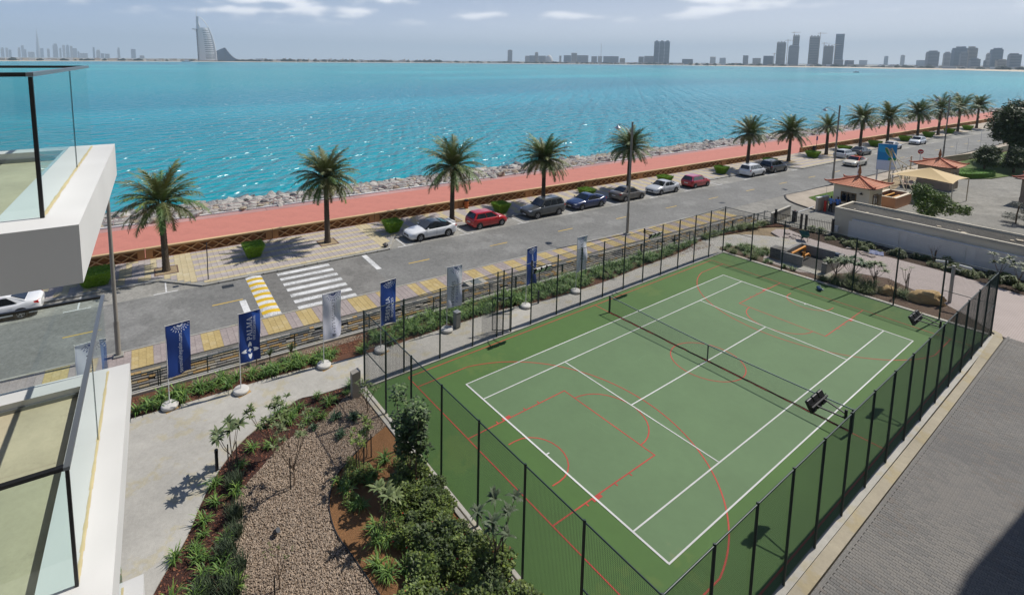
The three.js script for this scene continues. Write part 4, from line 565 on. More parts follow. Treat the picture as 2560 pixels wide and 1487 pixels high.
  const xl0 = x0 - 0.16, xl1 = x3 + (notch ? 0.32 : 0.16), xu0 = x1 - 0.08, xu1 = x2 + 0.10, y0 = yb + 0.035, y1 = yr - 0.085;
  for (const s of [1, -1]) for (const [u, v] of spans) { const b = new MB(), P = (f, y) => { const t = (y - y0) / (y1 - y0); return [mix(mix(xl0, xl1, f), mix(xu0, xu1, f), t), y, s * zAt(y)]; }; s > 0 ? b.quad(P(v, y0), P(u, y0), P(u, y1), P(v, y1)) : b.quad(P(u, y0), P(v, y0), P(v, y1), P(u, y1)); sides.push(b.build()); }
  return { bg, cg: cab.build(), front: front.build(), rear: rear.build(), sides, c, hl, hw };
}
const carCache = {};
const carPaint = (col, rough = 0.28) => new THREE.MeshPhysicalMaterial({ color: lin(...col), roughness: rough, clearcoat: 1, clearcoatRoughness: 0.05, side: THREE.DoubleSide });
function car(kind, s, t, dir, col, label, opt = {}) {
  const K = carCache[kind] ||= carGeos(kind), { c, hl, hw } = K, p = rd(s, t), g = thing('car', label, 'car', [p[0], 0.002, p[1]], -RA + (dir > 0 ? 0 : Math.PI) + (opt.turn || 0), 'cars along the road'), paint = carPaint(col);
  part('body', K.bg, paint, g); part('cabin', K.cg, opt.roof ? carPaint(opt.roof) : paint, g);
  part('windscreen', K.front, M.glassDark, g); part('rear_window', K.rear, M.glassDark, g); for (const q of K.sides) part('side_window', q, M.glassDark, g);
  const [tyre, rim, spoke] = wheelGeos(c.R, 0.21), fx = hl - c.fo;
  for (const [x, z] of [[fx, 1], [fx, -1], [fx - c.wb, 1], [fx - c.wb, -1]]) {
    part('wheel_arch', new THREE.CircleGeometry(c.R + 0.055, 20), M.black, g).position.set(x, c.R + 0.01, z * (hw + 0.003));
    const w = new THREE.Group(); w.name = 'wheel'; w.position.set(x, c.R, z * (hw - 0.075)); w.rotation.y = z > 0 ? 0 : Math.PI; g.add(w); part('tyre', tyre, rubber, w); part('rim', rim, rimDark, w); part('spokes', spoke, rimM, w);
  }
  for (const z of [1, -1]) {
    part('headlight', new MB().quad([hl - 0.10, c.nose - 0.02, z * hw * 0.86], [hl - 0.015, c.nose - 0.05, z * hw * 0.52], [hl - 0.08, c.nose + 0.055, z * hw * 0.54], [hl - 0.30, c.nose + 0.10, z * hw * 0.955]).build(), lampClear, g);
    part('tail_light', new MB().quad([-hl + 0.05, c.tail - 0.24, z * hw * 0.60], [-hl + 0.09, c.tail - 0.26, z * hw * 0.90], [-hl + 0.17, c.tail - 0.06, z * hw * 0.94], [-hl + 0.035, c.tail - 0.085, z * hw * 0.62]).quad([-hl + 0.09, c.tail - 0.26, z * (hw * 0.90 + 0.01)], [-hl + 0.32, c.tail - 0.17, z * (hw * 0.985 + 0.012)], [-hl + 0.34, c.tail - 0.08, z * (hw * 0.975 + 0.012)], [-hl + 0.17, c.tail - 0.06, z * (hw * 0.94 + 0.01)]).build(), lampRed, g);
    const m = part('wing_mirror', new THREE.SphereGeometry(0.1, 10, 8), paint, g); m.scale.set(0.8, 0.75, 1.1); m.position.set(c.ws[0] - 0.22, c.belt + 0.07, z * (hw + 0.06));
    part('door_seam', new MB().box(c.ws[0] - 1.12, 0.66, z * (hw + 0.001), 0.012, 0.56, 0.006).box(c.ws[0] - 0.12, 0.66, z * (hw + 0.001), 0.012, 0.56, 0.006).build(), M.black, g);
    part('door_handle', new MB().box(c.ws[0] - 0.98, 0.82, z * (hw + 0.006), 0.16, 0.025, 0.02).box(c.ws[0] - 1.95, 0.84, z * (hw + 0.004), 0.16, 0.025, 0.02).build(), paint, g);
  }
  part('grille', new MB().box(hl - 0.005, 0.50, 0, 0.03, 0.16, hw * 0.95).build(), M.black, g); part('number_plate', new MB().box(-hl - 0.004, 0.66, 0, 0.015, 0.11, 0.5).build(), plateM, g); part('number_plate', new MB().box(hl + 0.02, 0.42, 0, 0.012, 0.11, 0.5).build(), plateM, g); part('sill_trim', new MB().box(0, c.sill + 0.02, 0, c.L - 0.7, 0.06, c.W * 0.97).build(), M.black, g);
  if (opt.rails) for (const z of [1, -1]) part('roof_rail', new MB().bar([0.2, c.roof + 0.05, z * hw * 0.55], [-1.6, c.roof + 0.05, z * hw * 0.55], 0.04, 0.03).build(), M.dark, g);
  if (opt.sign) part('roof_sign', new MB().box(-0.2, c.roof + 0.1, 0, 0.18, 0.13, 0.4, 0, 0.02).build(), mat([0.5, 0.25, 0.05], 0.5), g);
  if (opt.spoiler) part('spoiler', new MB().box(-hl + 0.2, c.tail + 0.06, 0, 0.2, 0.03, c.W * 0.72).build(), paint, g);
  return g;
}
const WHT = [0.70, 0.70, 0.69], SIL = [0.46, 0.47, 0.48];
car('sedan', -33.4, -24.55, -1, WHT, 'white saloon parked half out of view beneath the upper balcony');
car('coupe', -3.35, -24.6, -1, WHT, 'white saloon with a black roof, nose toward the pedestrian crossing', { roof: [0.008, 0.009, 0.01], spoiler: true });
car('hatch', 2.85, -24.65, 1, [0.42, 0.005, 0.008], 'bright red hatchback parked behind the white saloon with black roof');
car('suv', 9.9, -24.6, -1, [0.062, 0.066, 0.066], 'dark grey off-road car with roof rails', { rails: true });
car('coupe', 16.05, -24.6, -1, [0.010, 0.024, 0.095], 'dark blue saloon parked along the road');
car('sedan', 22.7, -24.6, 1, [0.105, 0.092, 0.078], 'brown grey saloon behind the middle street lamp');
car('sedan', 28.9, -24.55, -1, SIL, 'silver saloon parked before a clipped hedge and a small red car');
car('hatch', 35.4, -24.5, 1, [0.40, 0.006, 0.012], 'small dark red car with a pinkish roof', { roof: [0.45, 0.05, 0.12] });
car('mpv', 48.4, -24.5, 1, WHT, 'white people carrier parked right behind a black off-road car');
car('suv', 53.9, -24.5, 1, [0.008, 0.009, 0.012], 'black off-road car parked in front of the white people carrier');
car('wagon', 76.2, -24.5, 1, SIL, 'silver estate car parked beyond the orange and white taxi');
car('sedan', 82.0, -24.5, 1, [0.03, 0.035, 0.042], 'dark grey saloon parked in front of the silver estate car');
car('sedan', 69.9, -20.6, -1, [0.60, 0.55, 0.44], 'cream taxi with an orange red roof driving along the road', { roof: [0.55, 0.07, 0.03], sign: true });
car('sedan', 94.6, -24.4, 1, WHT, 'white saloon seen from behind at the far end of the road');
car('hatch', 106.6, -24.4, -1, [0.62, 0.65, 0.68], 'farthest car, white with its nose toward us');

// ------------------------------------------------------------------ palms and clipped hedges
const leafM = (c, o = {}) => new THREE.MeshPhysicalMaterial({ color: lin(...c), vertexColors: true, roughness: 0.62, side: THREE.DoubleSide, transmission: 0.22, thickness: 0, ...o });
const palmLeaf = leafM([1, 1, 1]), trunkM = mat([0.125, 0.092, 0.062], 0.95, { map: tGrain, bumpMap: tGrainBump, bumpScale: 0.03 }), stubM = mat([0.20, 0.115, 0.035], 0.95, { map: tGrain });
function palmCrown(seed, spread, count) {
  const r = rng(seed), b = new MB(), V = (x, y, z) => new THREE.Vector3(x, y, z);
  for (let k = 0; k < count; k++) {
    const az = k * 2.39996 + (r() - 0.5) * 0.5, lev = k / count, el = mix(1.42, -0.35, Math.pow(lev, 0.95)) + (r() - 0.5) * 0.3, L = (2.3 + r() * 0.95) * spread * (lev > 0.85 ? 0.85 : 1), n = 9;
    const dry = lev > 0.93 && r() < 0.6, tone = 0.75 + r() * 0.5, col = dry ? [0.20 * tone, 0.15 * tone, 0.06 * tone] : [mix(0.085, 0.15, r()) * tone, mix(0.13, 0.18, r()) * tone, mix(0.028, 0.045, r()) * tone];
    b.tint(...col); const pts = []; let p = V(Math.cos(az) * 0.12, 0.05 + 0.25 * (1 - lev), Math.sin(az) * 0.12), e = el; for (let i = 0; i <= n; i++) { pts.push(p.clone()); const d = V(Math.cos(az) * Math.cos(e), Math.sin(e), Math.sin(az) * Math.cos(e)); p.addScaledVector(d, L / n); e -= (0.062 + 0.075 * i / n) * (1 + 0.55 * Math.cos(el)) + (r() - 0.5) * 0.04; }
    for (let i = 0; i < n; i++) { const w = 0.022 * (1 - i / n) + 0.006; b.bar(pts[i].toArray(), pts[i + 1].toArray(), w, w); }
    const side = V(-Math.sin(az), 0, Math.cos(az)), m = 40; for (let i = 3; i < m; i++) { const u = i / m, f = u * n, q = Math.min(n - 1, Math.floor(f)), P = pts[q].clone().lerp(pts[q + 1], f - q), T = pts[q + 1].clone().sub(pts[q]).normalize(), N = T.clone().cross(side).normalize(), ll = (0.58 * Math.sin(Math.PI * (0.12 + 0.86 * u)) + 0.1) * spread;
      for (const sd of [1, -1]) { const dir = T.clone().multiplyScalar(0.75).addScaledVector(side, sd * (0.52 + r() * 0.25)).addScaledVector(N, -sd * 0 + (r() - 0.35) * 0.5).addScaledVector(V(0, -1, 0), 0.06 + r() * 0.16).normalize(), tip = P.clone().addScaledVector(dir, ll * (0.85 + r() * 0.3)), wv = T.clone().multiplyScalar(0.042); const a = P.clone().add(wv), c = P.clone().sub(wv), md = P.clone().lerp(tip, 0.5).addScaledVector(T, 0.02); b.tri(a.toArray(), c.toArray(), tip.toArray()); } }
  }
  return b.build();
}
function palmTrunk(h, seed) { const r = rng(seed), pts = []; const N = 44; for (let i = 0; i <= N; i++) { const u = i / N, base = 0.235 - 0.055 * u + 0.07 * Math.exp(-u * 14) + (u > 0.86 ? 0.10 * Math.sin((u - 0.86) / 0.14 * Math.PI * 0.8) : 0); pts.push(new THREE.Vector2(base + (i % 2 ? 0.022 : -0.004) + (r() - 0.5) * 0.012, u * h)); } pts.push(new THREE.Vector2(0.001, h + 0.02)); return new THREE.LatheGeometry(pts, 14); }
function stubs(seed) { const r = rng(seed), b = new MB(); for (let k = 0; k < 70; k++) { const a = k * 2.4, y = -0.75 + 0.012 * k, R = 0.20 + 0.05 * r(); b.bar([Math.cos(a) * R, y, Math.sin(a) * R], [Math.cos(a) * (R + 0.14), y + 0.17, Math.sin(a) * (R + 0.14)], 0.07, 0.03); } for (let k = 0; k < 16; k++) { const a = r() * 6.3; b.tube([[Math.cos(a) * 0.15, 0.1, Math.sin(a) * 0.15], [Math.cos(a) * 0.5, 0.25, Math.sin(a) * 0.5], [Math.cos(a) * 0.7, -0.12, Math.sin(a) * 0.7]], 0.02, 4); } return b.build(); }
const stubGs = [stubs(4), stubs(5)];
[[-24.2, 4.95, 0, 1.1, 'nearest date palm, beside the balconies, with its full shadow on the pavement'], [-12.0, 5.4, 1, 1.05, 'date palm with a pale ringed trunk above the pedestrian crossing'], [0.5, 5.1, 0, 1.08, 'date palm behind the white saloon with the black roof'], [12.2, 4.75, 1, 1.12, 'date palm rising behind the dark grey off-road car'], [25.9, 5.0, 1, 1.05, 'date palm standing behind the middle street lamp'], [51.8, 5.0, 2, 1.1, 'date palm behind the white people carrier'], [63.6, 4.5, 2, 1.08, 'date palm at the built-out corner, before the gap in the wall'], [76.0, 4.6, 3, 0.85, 'small thin date palm in the gap of the lattice wall'], [88.8, 5.3, 2, 1.15, 'date palm behind the silver estate car'], [100.6, 5.0, 3, 1.2, 'date palm, second beyond the far street lamp side, over a dark saloon'], [115.6, 5.2, 2, 1.25, 'date palm behind the farthest white car'], [127.2, 5.6, 3, 1.3, 'date palm just left of the far street lamp'], [139.4, 5.3, 3, 1.25, 'date palm just right of the far street lamp'], [152.5, 5.4, 2, 1.1, 'farthest date palm, beside the big dark tree']].forEach(([s, h, v, sc, label], i) => {
  const p = rd(s, -27.2), g = thing('date_palm', label, 'palm tree', [p[0], 0.1, p[1]], i * 1.7, 'date palms along the promenade');
  part('trunk', palmTrunk(h, i + 60), trunkM, g); const c = part('crown', palmCrown(100 + i * 13, [1.12, 1.0, 1.05, 1.1][v] * (0.94 + 0.12 * ((i * 7) % 5) / 4), [70, 82, 64, 46][v] + (i * 11) % 17 - 8), palmLeaf, g); c.position.y = h + 0.05; c.scale.setScalar(sc); const st = part('frond_stubs', stubGs[i % 2], stubM, g); st.position.y = h;
  g.rotation.z = [0.02, -0.02, 0.012, 0, -0.015][i % 5];
  const pit = thing('tree_pit', `square sandy tree pit round the foot of the palm, number ${['one', 'two', 'three', 'four', 'five', 'six', 'seven', 'eight', 'nine', 'ten', 'eleven', 'twelve', 'thirteen', 'fourteen'][i]} counted from the balconies`, 'tree pit', [p[0], 0.1, p[1]], -RA, 'tree pits in the pavement'); part('soil', new MB().box(0, 0.0, 0, 1.4, 0.04, 1.4).build(), M.sand, pit); const f = new MB(); for (const k of [-1, 1]) { f.box(0, 0.0, k * 0.74, 1.56, 0.07, 0.08); f.box(k * 0.74, 0.0, 0, 0.08, 0.07, 1.4); } part('frame', f.build(), mat([0.13, 0.075, 0.05], 0.9), pit);
});
function leafCover(faces, n, size, seed, cols) { // small leaf faces over a set of quads [a, b, c, d]
  const r = rng(seed), b = new MB(), area = faces.map(([a, q, c, d]) => new THREE.Vector3(...q).sub(new THREE.Vector3(...a)).cross(new THREE.Vector3(...d).sub(new THREE.Vector3(...a))).length()), tot = area.reduce((x, y) => x + y, 0);
  faces.forEach(([a, q, c, d], k) => { const N = MB.nrm(a, q, c); for (let i = 0; i < n * area[k] / tot; i++) { const u = r(), v = r(), P = [0, 1, 2].map(j => mix(mix(a[j], q[j], u), mix(d[j], c[j], u), v) + N[j] * (r() * 0.05 - 0.01)); const col = cols[Math.floor(r() * cols.length)], t = 0.8 + r() * 0.4; b.tint(col[0] * t, col[1] * t, col[2] * t); const D = () => (r() - 0.5) * size * 2; const e = [D() + N[0] * size * 0.6, D() + N[1] * size * 0.6, D() + N[2] * size * 0.6], f = [D(), D(), D()]; b.tri(P, [P[0] + e[0], P[1] + e[1], P[2] + e[2]], [P[0] + f[0], P[1] + f[1], P[2] + f[2]]); } });
  return b.build();
}
{
  const frus = (t, bt, h) => { const T = [[-t, h, -t], [-t, h, t], [t, h, t], [t, h, -t]], B = [[-bt, 0.04, -bt], [-bt, 0.04, bt], [bt, 0.04, bt], [bt, 0.04, -bt]]; return { T, faces: [[T[0], T[1], T[2], T[3]], ...[0, 1, 2, 3].map(i => { const j = (i + 1) % 4; return [B[i], B[j], T[j], T[i]]; })] }; };
  const { faces } = frus(0.78, 0.42, 1.02), core = new MB(); for (const f of frus(0.75, 0.39, 1.0).faces) core.quad(...f);
  const cg = core.build(), lg = leafCover(faces, 8000, 0.046, 17, [[0.17, 0.31, 0.012], [0.20, 0.35, 0.014], [0.12, 0.23, 0.010], [0.23, 0.36, 0.02]]), cm = mat([0.16, 0.29, 0.012], 0.95), lm = leafM([1, 1, 1], { transmission: 0.1 });
  const names = ['before the lattice wall left of the pedestrian crossing', 'next to the white saloon with the black roof', 'behind the bonnet of the bright red hatchback', 'behind the dark blue saloon', 'behind the silver saloon', 'between the small red car and the white people carrier', 'behind the black off-road car', 'on the built-out corner past the black off-road car', 'behind the roof of the silver estate car', 'behind the dark grey saloon at the far end', 'behind the far white saloon', 'beside the farthest white car', 'between the far street lamp and its palm', 'farthest along the pavement, near the big dark tree'];
  [-18.1, -6.0, 6.3, 18.6, 32.6, 45.0, 57.6, 70.9, 82.2, 94.6, 108.6, 120.9, 133.3, 145.4].forEach((s, i) => { const p = rd(s, -27.0), g = thing('clipped_hedge', `clipped green hedge block flaring upward, ${names[i]}`, 'hedge', [p[0], 0.1, p[1]], -RA + 0.02 * (i % 3), 'clipped hedge blocks along the pavement'); part('twigs', cg, cm, g); part('foliage', lg, lm, g); if (i > 6) g.scale.set(1.15, 1, 1.15); });
  const p0 = rd(-28.5, -26.9), g0 = thing('clipped_hedge', 'dark clipped hedge block peeping out below the upper balcony', 'hedge', [p0[0], 0.1, p0[1]], -RA, 'clipped hedge blocks along the pavement'); part('twigs', cg, cm, g0); part('foliage', lg, lm, g0); g0.scale.set(1.4, 1, 1.1);
}

// ------------------------------------------------------------------ the apartment building with its balconies
{
  const b = thing('apartment_building', 'white apartment building with three stacked glass-railed balconies', 'building', [-26.08, 0, 8.43], -0.078);
  const plaster = mat([0.64, 0.635, 0.62], 0.75, { map: tSoft }), floorM = mat([0.50, 0.44, 0.31], 0.7, { map: texture(512, (i, j, k) => { const v = 0.92 + 0.16 * (fB[k] - 0.5) + 0.05 * (fC[k] - 0.5) - 0.06 * smooth(0.6, 0.75, fA[k]); return [v, v, v * 0.985]; }, 3) }), seal = mat([0.56, 0.47, 0.26], 0.8, { map: tPatch });
  const glass = new THREE.MeshPhysicalMaterial({ color: lin(0.84, 0.94, 0.93), roughness: 0.015, transmission: 1, thickness: 0, ior: 1.5, side: THREE.DoubleSide }), railM = mat([0.22, 0.24, 0.26], 0.38, { metalness: 0.7 });
  part('wall', new MB().box(-7.2, 11, 4, 7.6, 22, 14.4).build(), plaster, b);
  part('rear_wing', new MB().box(5, 12, 14.6, 46, 24, 14).build(), mat([0.22, 0.22, 0.215], 0.6, { map: tSoft }), b);   // the wing one looks out from
  [[14.4, 0, 4.62], [10.85, 0.02, 4.30], [7.3, 0.03, 4.0]].forEach(([y, dx, L]) => {
    const g = new THREE.Group(); g.name = 'balcony'; g.position.set(dx, y, 0); b.add(g); const D = 3.38, f = -0.14, gx = -0.29;
    part('fascia', new MB().prism([[0, 0], [0, -L], [-0.62, -L], [-0.62, -L + 0.28], [-D, -L + 0.28], [-D, -L], [-D - 0.01, -L], [-D - 0.01, 0]].slice(0, 3).concat([[-0.62, 0]]), -0.5, 0).build(), plaster, g);
    part('end_fascia', new MB().prism([[-0.623, 0], [-D, 0], [-D, -0.34], [-0.623, -0.34]], -0.5, 0).build(), plaster, g);
    part('far_fascia', new MB().prism([[-0.623, -L + 0.34], [-D, -L + 0.34], [-D, -L], [-0.623, -L]], -0.5, 0).build(), plaster, g);
    part('floor', new MB().prism([[-0.626, -0.343], [-D, -0.343], [-D, -L + 0.343], [-0.626, -L + 0.343]], -0.5, f).build(), floorM, g);
    const sl = new MB(), r = rng(Math.round(y * 7)); for (let i = 0; i < 40; i++) { const z0 = mix(-0.36, -L + 0.1, i / 40), z1 = mix(-0.36, -L + 0.1, (i + 1) / 40), w0 = 0.012 + r() * 0.010; sl.quad([gx - w0, 0.004, z0], [gx + w0, 0.004, z0], [gx + w0 * 0.9, 0.004, z1], [gx - w0 * 0.9, 0.004, z1]); } part('sealant_line', sl.build(), seal, g);
    const top = 1.2; // panes along the outer side, the near end and the far end
    const z0 = -0.36, z1 = -L + 0.06; let z = z0; for (const q of [0.55, 1]) { const ze = mix(z0, z1, q); part('glass_pane', new MB().quad([gx, 0.01, z - 0.006], [gx, 0.01, ze + 0.006], [gx, top, ze + 0.006], [gx, top, z - 0.006]).build(), glass, g); z = ze; }
    part('pane_joint', new MB().bar([gx + 0.004, 0.01, mix(z0, z1, 0.55)], [gx + 0.004, top, mix(z0, z1, 0.55)], 0.006, 0.006).build(), M.dark, g);
    for (const [zz, nm] of [[z0, 1], [z1, 1]]) for (const [a, c] of [[gx - 0.01, -1.75], [-1.765, -D]]) part('glass_pane', new MB().quad([a, 0.01, zz], [c, 0.01, zz], [c, top, zz], [a, top, zz]).build(), glass, g);
    part('handrail', new MB().bar([gx, top + 0.02, z0 + 0.03], [gx, top + 0.02, z1 - 0.03], 0.05, 0.035).build(), railM, g);
    part('handrail', new MB().bar([gx - 0.026, top + 0.02, z0], [-D, top + 0.02, z0], 0.05, 0.035).build(), M.black, g);
    part('handrail', new MB().bar([gx - 0.026, top + 0.02, z1], [-D, top + 0.02, z1], 0.05, 0.035).build(), M.black, g);
    part('corner_post', new MB().bar([gx, 0, z0], [gx, top, z0], 0.03, 0.03).build(), M.black, g);
    part('base_channel', new MB().bar([-0.64, f + 0.03, -L + 0.36], [-D, f + 0.03, -L + 0.36], 0.03, 0.05).build(), railM, g);
  });
}
{ // the building beside the drive, out of view, whose stepped edge shades the pavers
  const b = thing('neighbour_block', 'tall pale block beside the drive, casting the stepped shadow on the pavers', 'building', [0, 0, 0]), m = mat([0.6, 0.58, 0.55], 0.8, { map: tSoft }), h = 21, ox = 0.786 * h, oz = 0.0854 * h;
  const S = (x, z) => [x + ox, z + oz];   // where the roof edge stands for a point of its shadow
  part('wall', new MB().prism([S(60, 11.45), S(-2.3, 11.45), S(-2.3, 60), S(60, 60)], 0, h).build(), m, b);
  part('terrace', new MB().prism([S(-2.303, 11.12), S(-4.5, 11.12), S(-4.5, 60), S(-2.303, 60)], 0, h).build(), m, b);
  part('terrace', new MB().prism([S(-4.503, 10.8), S(-7.5, 10.8), S(-7.5, 60), S(-4.503, 60)], 0, h).build(), m, b);
}

// ------------------------------------------------------------------ plants
const green = leafM([1, 1, 1]), stemM = mat([0.14, 0.10, 0.065], 0.9), stakeM = mat([0.035, 0.028, 0.022], 0.9);
function blade(b, p, az, el, L, w, bend, n = 4) { let e = el, q = [...p]; const s = [-Math.sin(az) * w / 2, 0, Math.cos(az) * w / 2]; for (let i = 0; i < n; i++) { const d = [Math.cos(az) * Math.cos(e), Math.sin(e), Math.sin(az) * Math.cos(e)], k0 = i === 0 ? 0.7 : 1 - Math.pow(i / n, 2) * 0.8, k1 = i === n - 1 ? 0 : 1 - Math.pow((i + 1) / n, 2) * 0.8, q2 = [q[0] + d[0] * L / n, q[1] + d[1] * L / n, q[2] + d[2] * L / n]; const A = [q[0] + s[0] * k0, q[1], q[2] + s[2] * k0], B = [q[0] - s[0] * k0, q[1], q[2] - s[2] * k0], C = [q2[0] - s[0] * k1, q2[1], q2[2] - s[2] * k1], D = [q2[0] + s[0] * k1, q2[1], q2[2] + s[2] * k1]; if (k1 === 0) b.tri(A, B, C); else b.quad(A, B, C, D); q = q2; e -= bend / n * (1 + i * 0.5); } }
function clump(seed, n, L, w, cols, spread = 0.07, bend = 1.5) { const r = rng(seed), b = new MB(); for (let i = 0; i < n; i++) { const c = cols[Math.floor(r() * cols.length)], t = 0.7 + r() * 0.6; b.tint(c[0] * t, c[1] * t, c[2] * t); const az = r() * 6.3; blade(b, [(r() - 0.5) * spread * 2, 0.02, (r() - 0.5) * spread * 2], az, 0.75 + r() * 0.75, L * (0.65 + r() * 0.6), w * (0.8 + r() * 0.5), bend * (0.5 + r() * 0.8)); } return b.build(); }
const lilyCols = [[0.10, 0.20, 0.022], [0.075, 0.165, 0.018], [0.14, 0.23, 0.03], [0.055, 0.12, 0.015]];
const lilies = [1, 2, 3, 4].map(k => clump(k * 7, 46, 0.62, 0.042, lilyCols, 0.10)), rosette = clump(55, 60, 0.42, 0.05, [[0.03, 0.075, 0.03], [0.04, 0.10, 0.035], [0.025, 0.055, 0.02]], 0.08, 1.2), yuccaG = clump(66, 60, 0.5, 0.035, [[0.12, 0.16, 0.06], [0.09, 0.13, 0.05]], 0.05, 0.5), grassG = [clump(71, 380, 0.85, 0.014, [[0.09, 0.145, 0.02], [0.125, 0.185, 0.028], [0.06, 0.10, 0.016]], 0.24, 1.5), clump(72, 320, 0.7, 0.014, [[0.16, 0.21, 0.035], [0.11, 0.155, 0.024]], 0.22, 1.3)];
const put = (name, geo, x, y, z, turn, sc, label, cat, group) => { const m = single(name, geo, green, label, cat, [x, y, z], turn, group); m.scale.set(sc, sc * (0.9 + 0.2 * ((turn * 7.3) % 1)), sc); return m; };
{ // row of strappy clumps in the bed beside the railing
  const r = rng(612), far = x => { for (let i = 0; i + 1 < pathFar.length; i++) if (x >= pathFar[i][0] && x <= pathFar[i + 1][0]) return mix(pathFar[i][1], pathFar[i + 1][1], (x - pathFar[i][0]) / (pathFar[i + 1][0] - pathFar[i][0])); return -10; };
  for (let x = -29.5; x < 17.6; x += 0.36) for (let k = 0; k < 4; k++) {
    const z0 = far(x), z1 = -11.74 + x * 0.06 + 0.0, zz = z0 - 0.32 - k * 0.42 + (r() - 0.5) * 0.28, xx = x + (r() - 0.5) * 0.3;
    if (zz < z1 + 0.18 || (xx < -14.2 && k > 1) || r() < (xx < -14.2 ? 0.36 + k * 0.1 : 0.34)) continue; if (!inView(xx, 0.3, zz, 1.03)) continue;
    put('lily_clump', lilies[Math.floor(r() * 4)], xx, 0.02, zz, r() * 6.3, 0.75 + r() * 0.55, `strappy bright green clump below the railing, ${xx < -24 ? 'before the web address banner' : xx < -21.1 ? 'between the web address and the emblem banner' : xx < -17.1 ? 'between the emblem and the telephone banner' : xx < -14 ? 'between the telephone banner and the fence corner' : xx < -9.9 ? 'seen through the first bays of the fence' : xx < -4 ? 'behind the open court gate' : xx < 0.3 ? 'between the last two banners' : xx < 8 ? 'past the last banner' : 'toward the gatehouse end of the path'}`, 'plant', 'strappy clumps beside the railing');
  }
  for (let i = 0; i < 46; i++) { const x = 18.2 + r() * 9.6, z = mix(-11.9 + x * 0.06, x < 22 ? -10.5 : -10.5 + (x - 22) * 0.28, 0.12 + 0.8 * r()); put('lily_clump', r() < 0.6 ? lilies[i % 4] : grassG[1], x, 0.02, z, r() * 6.3, 0.55 + r() * 0.5, 'low green clump in the corner bed by the iron gate', 'plant', 'clumps in the gate corner bed'); }
  for (let i = 0; i < 34; i++) { const x = 16.9 + r() * 3.0, z = mix(-8.5, -5.6, r()); if (x > 18.1 + (z + 8.5) * 0.75 + 0.4 && z < -6.6) continue; put('lily_clump', r() < 0.7 ? lilies[i % 4] : grassG[1], x, 0.03, z, r() * 6.3, 0.55 + r() * 0.45, 'green clump in the small bed behind the far court corner', 'plant', 'clumps behind the far court corner'); }
  [[-18.28, -12.45, 'largest of the three spiky yuccas on the gravel below the railing'], [-19.32, -12.62, 'middle spiky yucca on the gravel below the railing'], [-19.95, -12.78, 'spiky yucca on the gravel, nearest the emblem banner']].forEach(([x, z, l], i) => { const g = thing('yucca', l, 'plant', [x, 0.03, z], i, 'yuccas below the railing'); part('stem', new MB().cyl([0, 0, 0], [0.02, 0.42, 0], 0.035, 0.028, 7).build(), stemM, g); const c = part('leaves', yuccaG, green, g); c.position.y = 0.36; c.scale.setScalar(i === 0 ? 1.1 : 0.85); });
  // beds in front
  const poly = [...curve(bedEdge, 4), ...curve(gravelL, 4).reverse()];
  for (let i = 0; i < 420; i++) { const x = mix(-25.6, -16.6, r()), z = mix(-8.9, 3, r()); if (!inside(poly, x, z) || !inView(x, 0.2, z, 1.04)) continue; if (z < -6.3 && x < -18.4 && r() < 0.62) continue; if (z > -6.3 && r() < 0.35) continue; put('lily_clump', lilies[Math.floor(r() * 4)], x, 0.01, z, r() * 6.3, (z > -5 ? 0.55 : 0.6) + r() * 0.42, 'strappy green clump in the mulch strip along the concrete path', 'plant', 'clumps in the mulch strip'); }
  [[-18.1, -6.65, 'middle one of the three upper'], [-17.43, -6.16, 'biggest, nearest the fence of the upper'], [-19.11, -6.57, 'smallest, at the mulch edge of the'], [-18.34, -5.51, 'lowest of the'], [-17.44, -5.14, 'lower, nearest the court of the']].forEach(([x, z, l], i) => put('rosette_plant', rosette, x, 0.01, z, i * 1.3, [1, 1.08, 0.72, 0.95, 0.6][i], `dark green rosette plant on the gravel, ${l} rosettes`, 'plant', 'dark rosettes on the gravel'));
}
// leafy shrubs: stems and many small leaves through the volume
function leafShrub(seed, R, Hh, n, leaf, cols, red = 0) { const r = rng(seed), b = new MB(); for (let i = 0; i < n; i++) { const a = r() * 6.2832, u = Math.pow(r(), 0.45), v = r(), rr = R * u * (0.55 + 0.45 * Math.sin(Math.PI * (0.12 + 0.8 * v))) * (0.8 + 0.35 * Math.sin(a * 3 + seed)), P = [Math.cos(a) * rr, Hh * (0.06 + 0.94 * v) * (1 - 0.35 * u * u), Math.sin(a) * rr], c = r() < red ? [0.40, 0.02, 0.015] : cols[Math.floor(r() * cols.length)], t = 0.65 + r() * 0.7; b.tint(c[0] * t, c[1] * t, c[2] * t); const az = a + (r() - 0.5) * 2.4, e = (r() - 0.25) * 1.4, d = [Math.cos(az) * Math.cos(e), Math.sin(e), Math.sin(az) * Math.cos(e)], s = [-Math.sin(az), 0, Math.cos(az)], L = leaf * (0.6 + r() * 0.8), w = L * 0.32, mid = [P[0] + d[0] * L * 0.5, P[1] + d[1] * L * 0.5, P[2] + d[2] * L * 0.5], tip = [P[0] + d[0] * L, P[1] + d[1] * L - L * 0.12, P[2] + d[2] * L]; const A = [mid[0] + s[0] * w, mid[1], mid[2] + s[2] * w], B = [mid[0] - s[0] * w, mid[1], mid[2] - s[2] * w]; b.tri(P, B, A); b.tri(A, B, tip); } return b.build(); }
function stems(seed, n, R, Hh) { const r = rng(seed), b = new MB(); for (let i = 0; i < n; i++) { const a = r() * 6.3, q = R * (0.3 + r() * 0.6); b.tube([[0, 0, 0], [Math.cos(a) * q * 0.35, Hh * 0.45, Math.sin(a) * q * 0.35], [Math.cos(a) * q, Hh * (0.75 + r() * 0.2), Math.sin(a) * q]], u => 0.014 - 0.009 * u, 4); } return b.build(); }
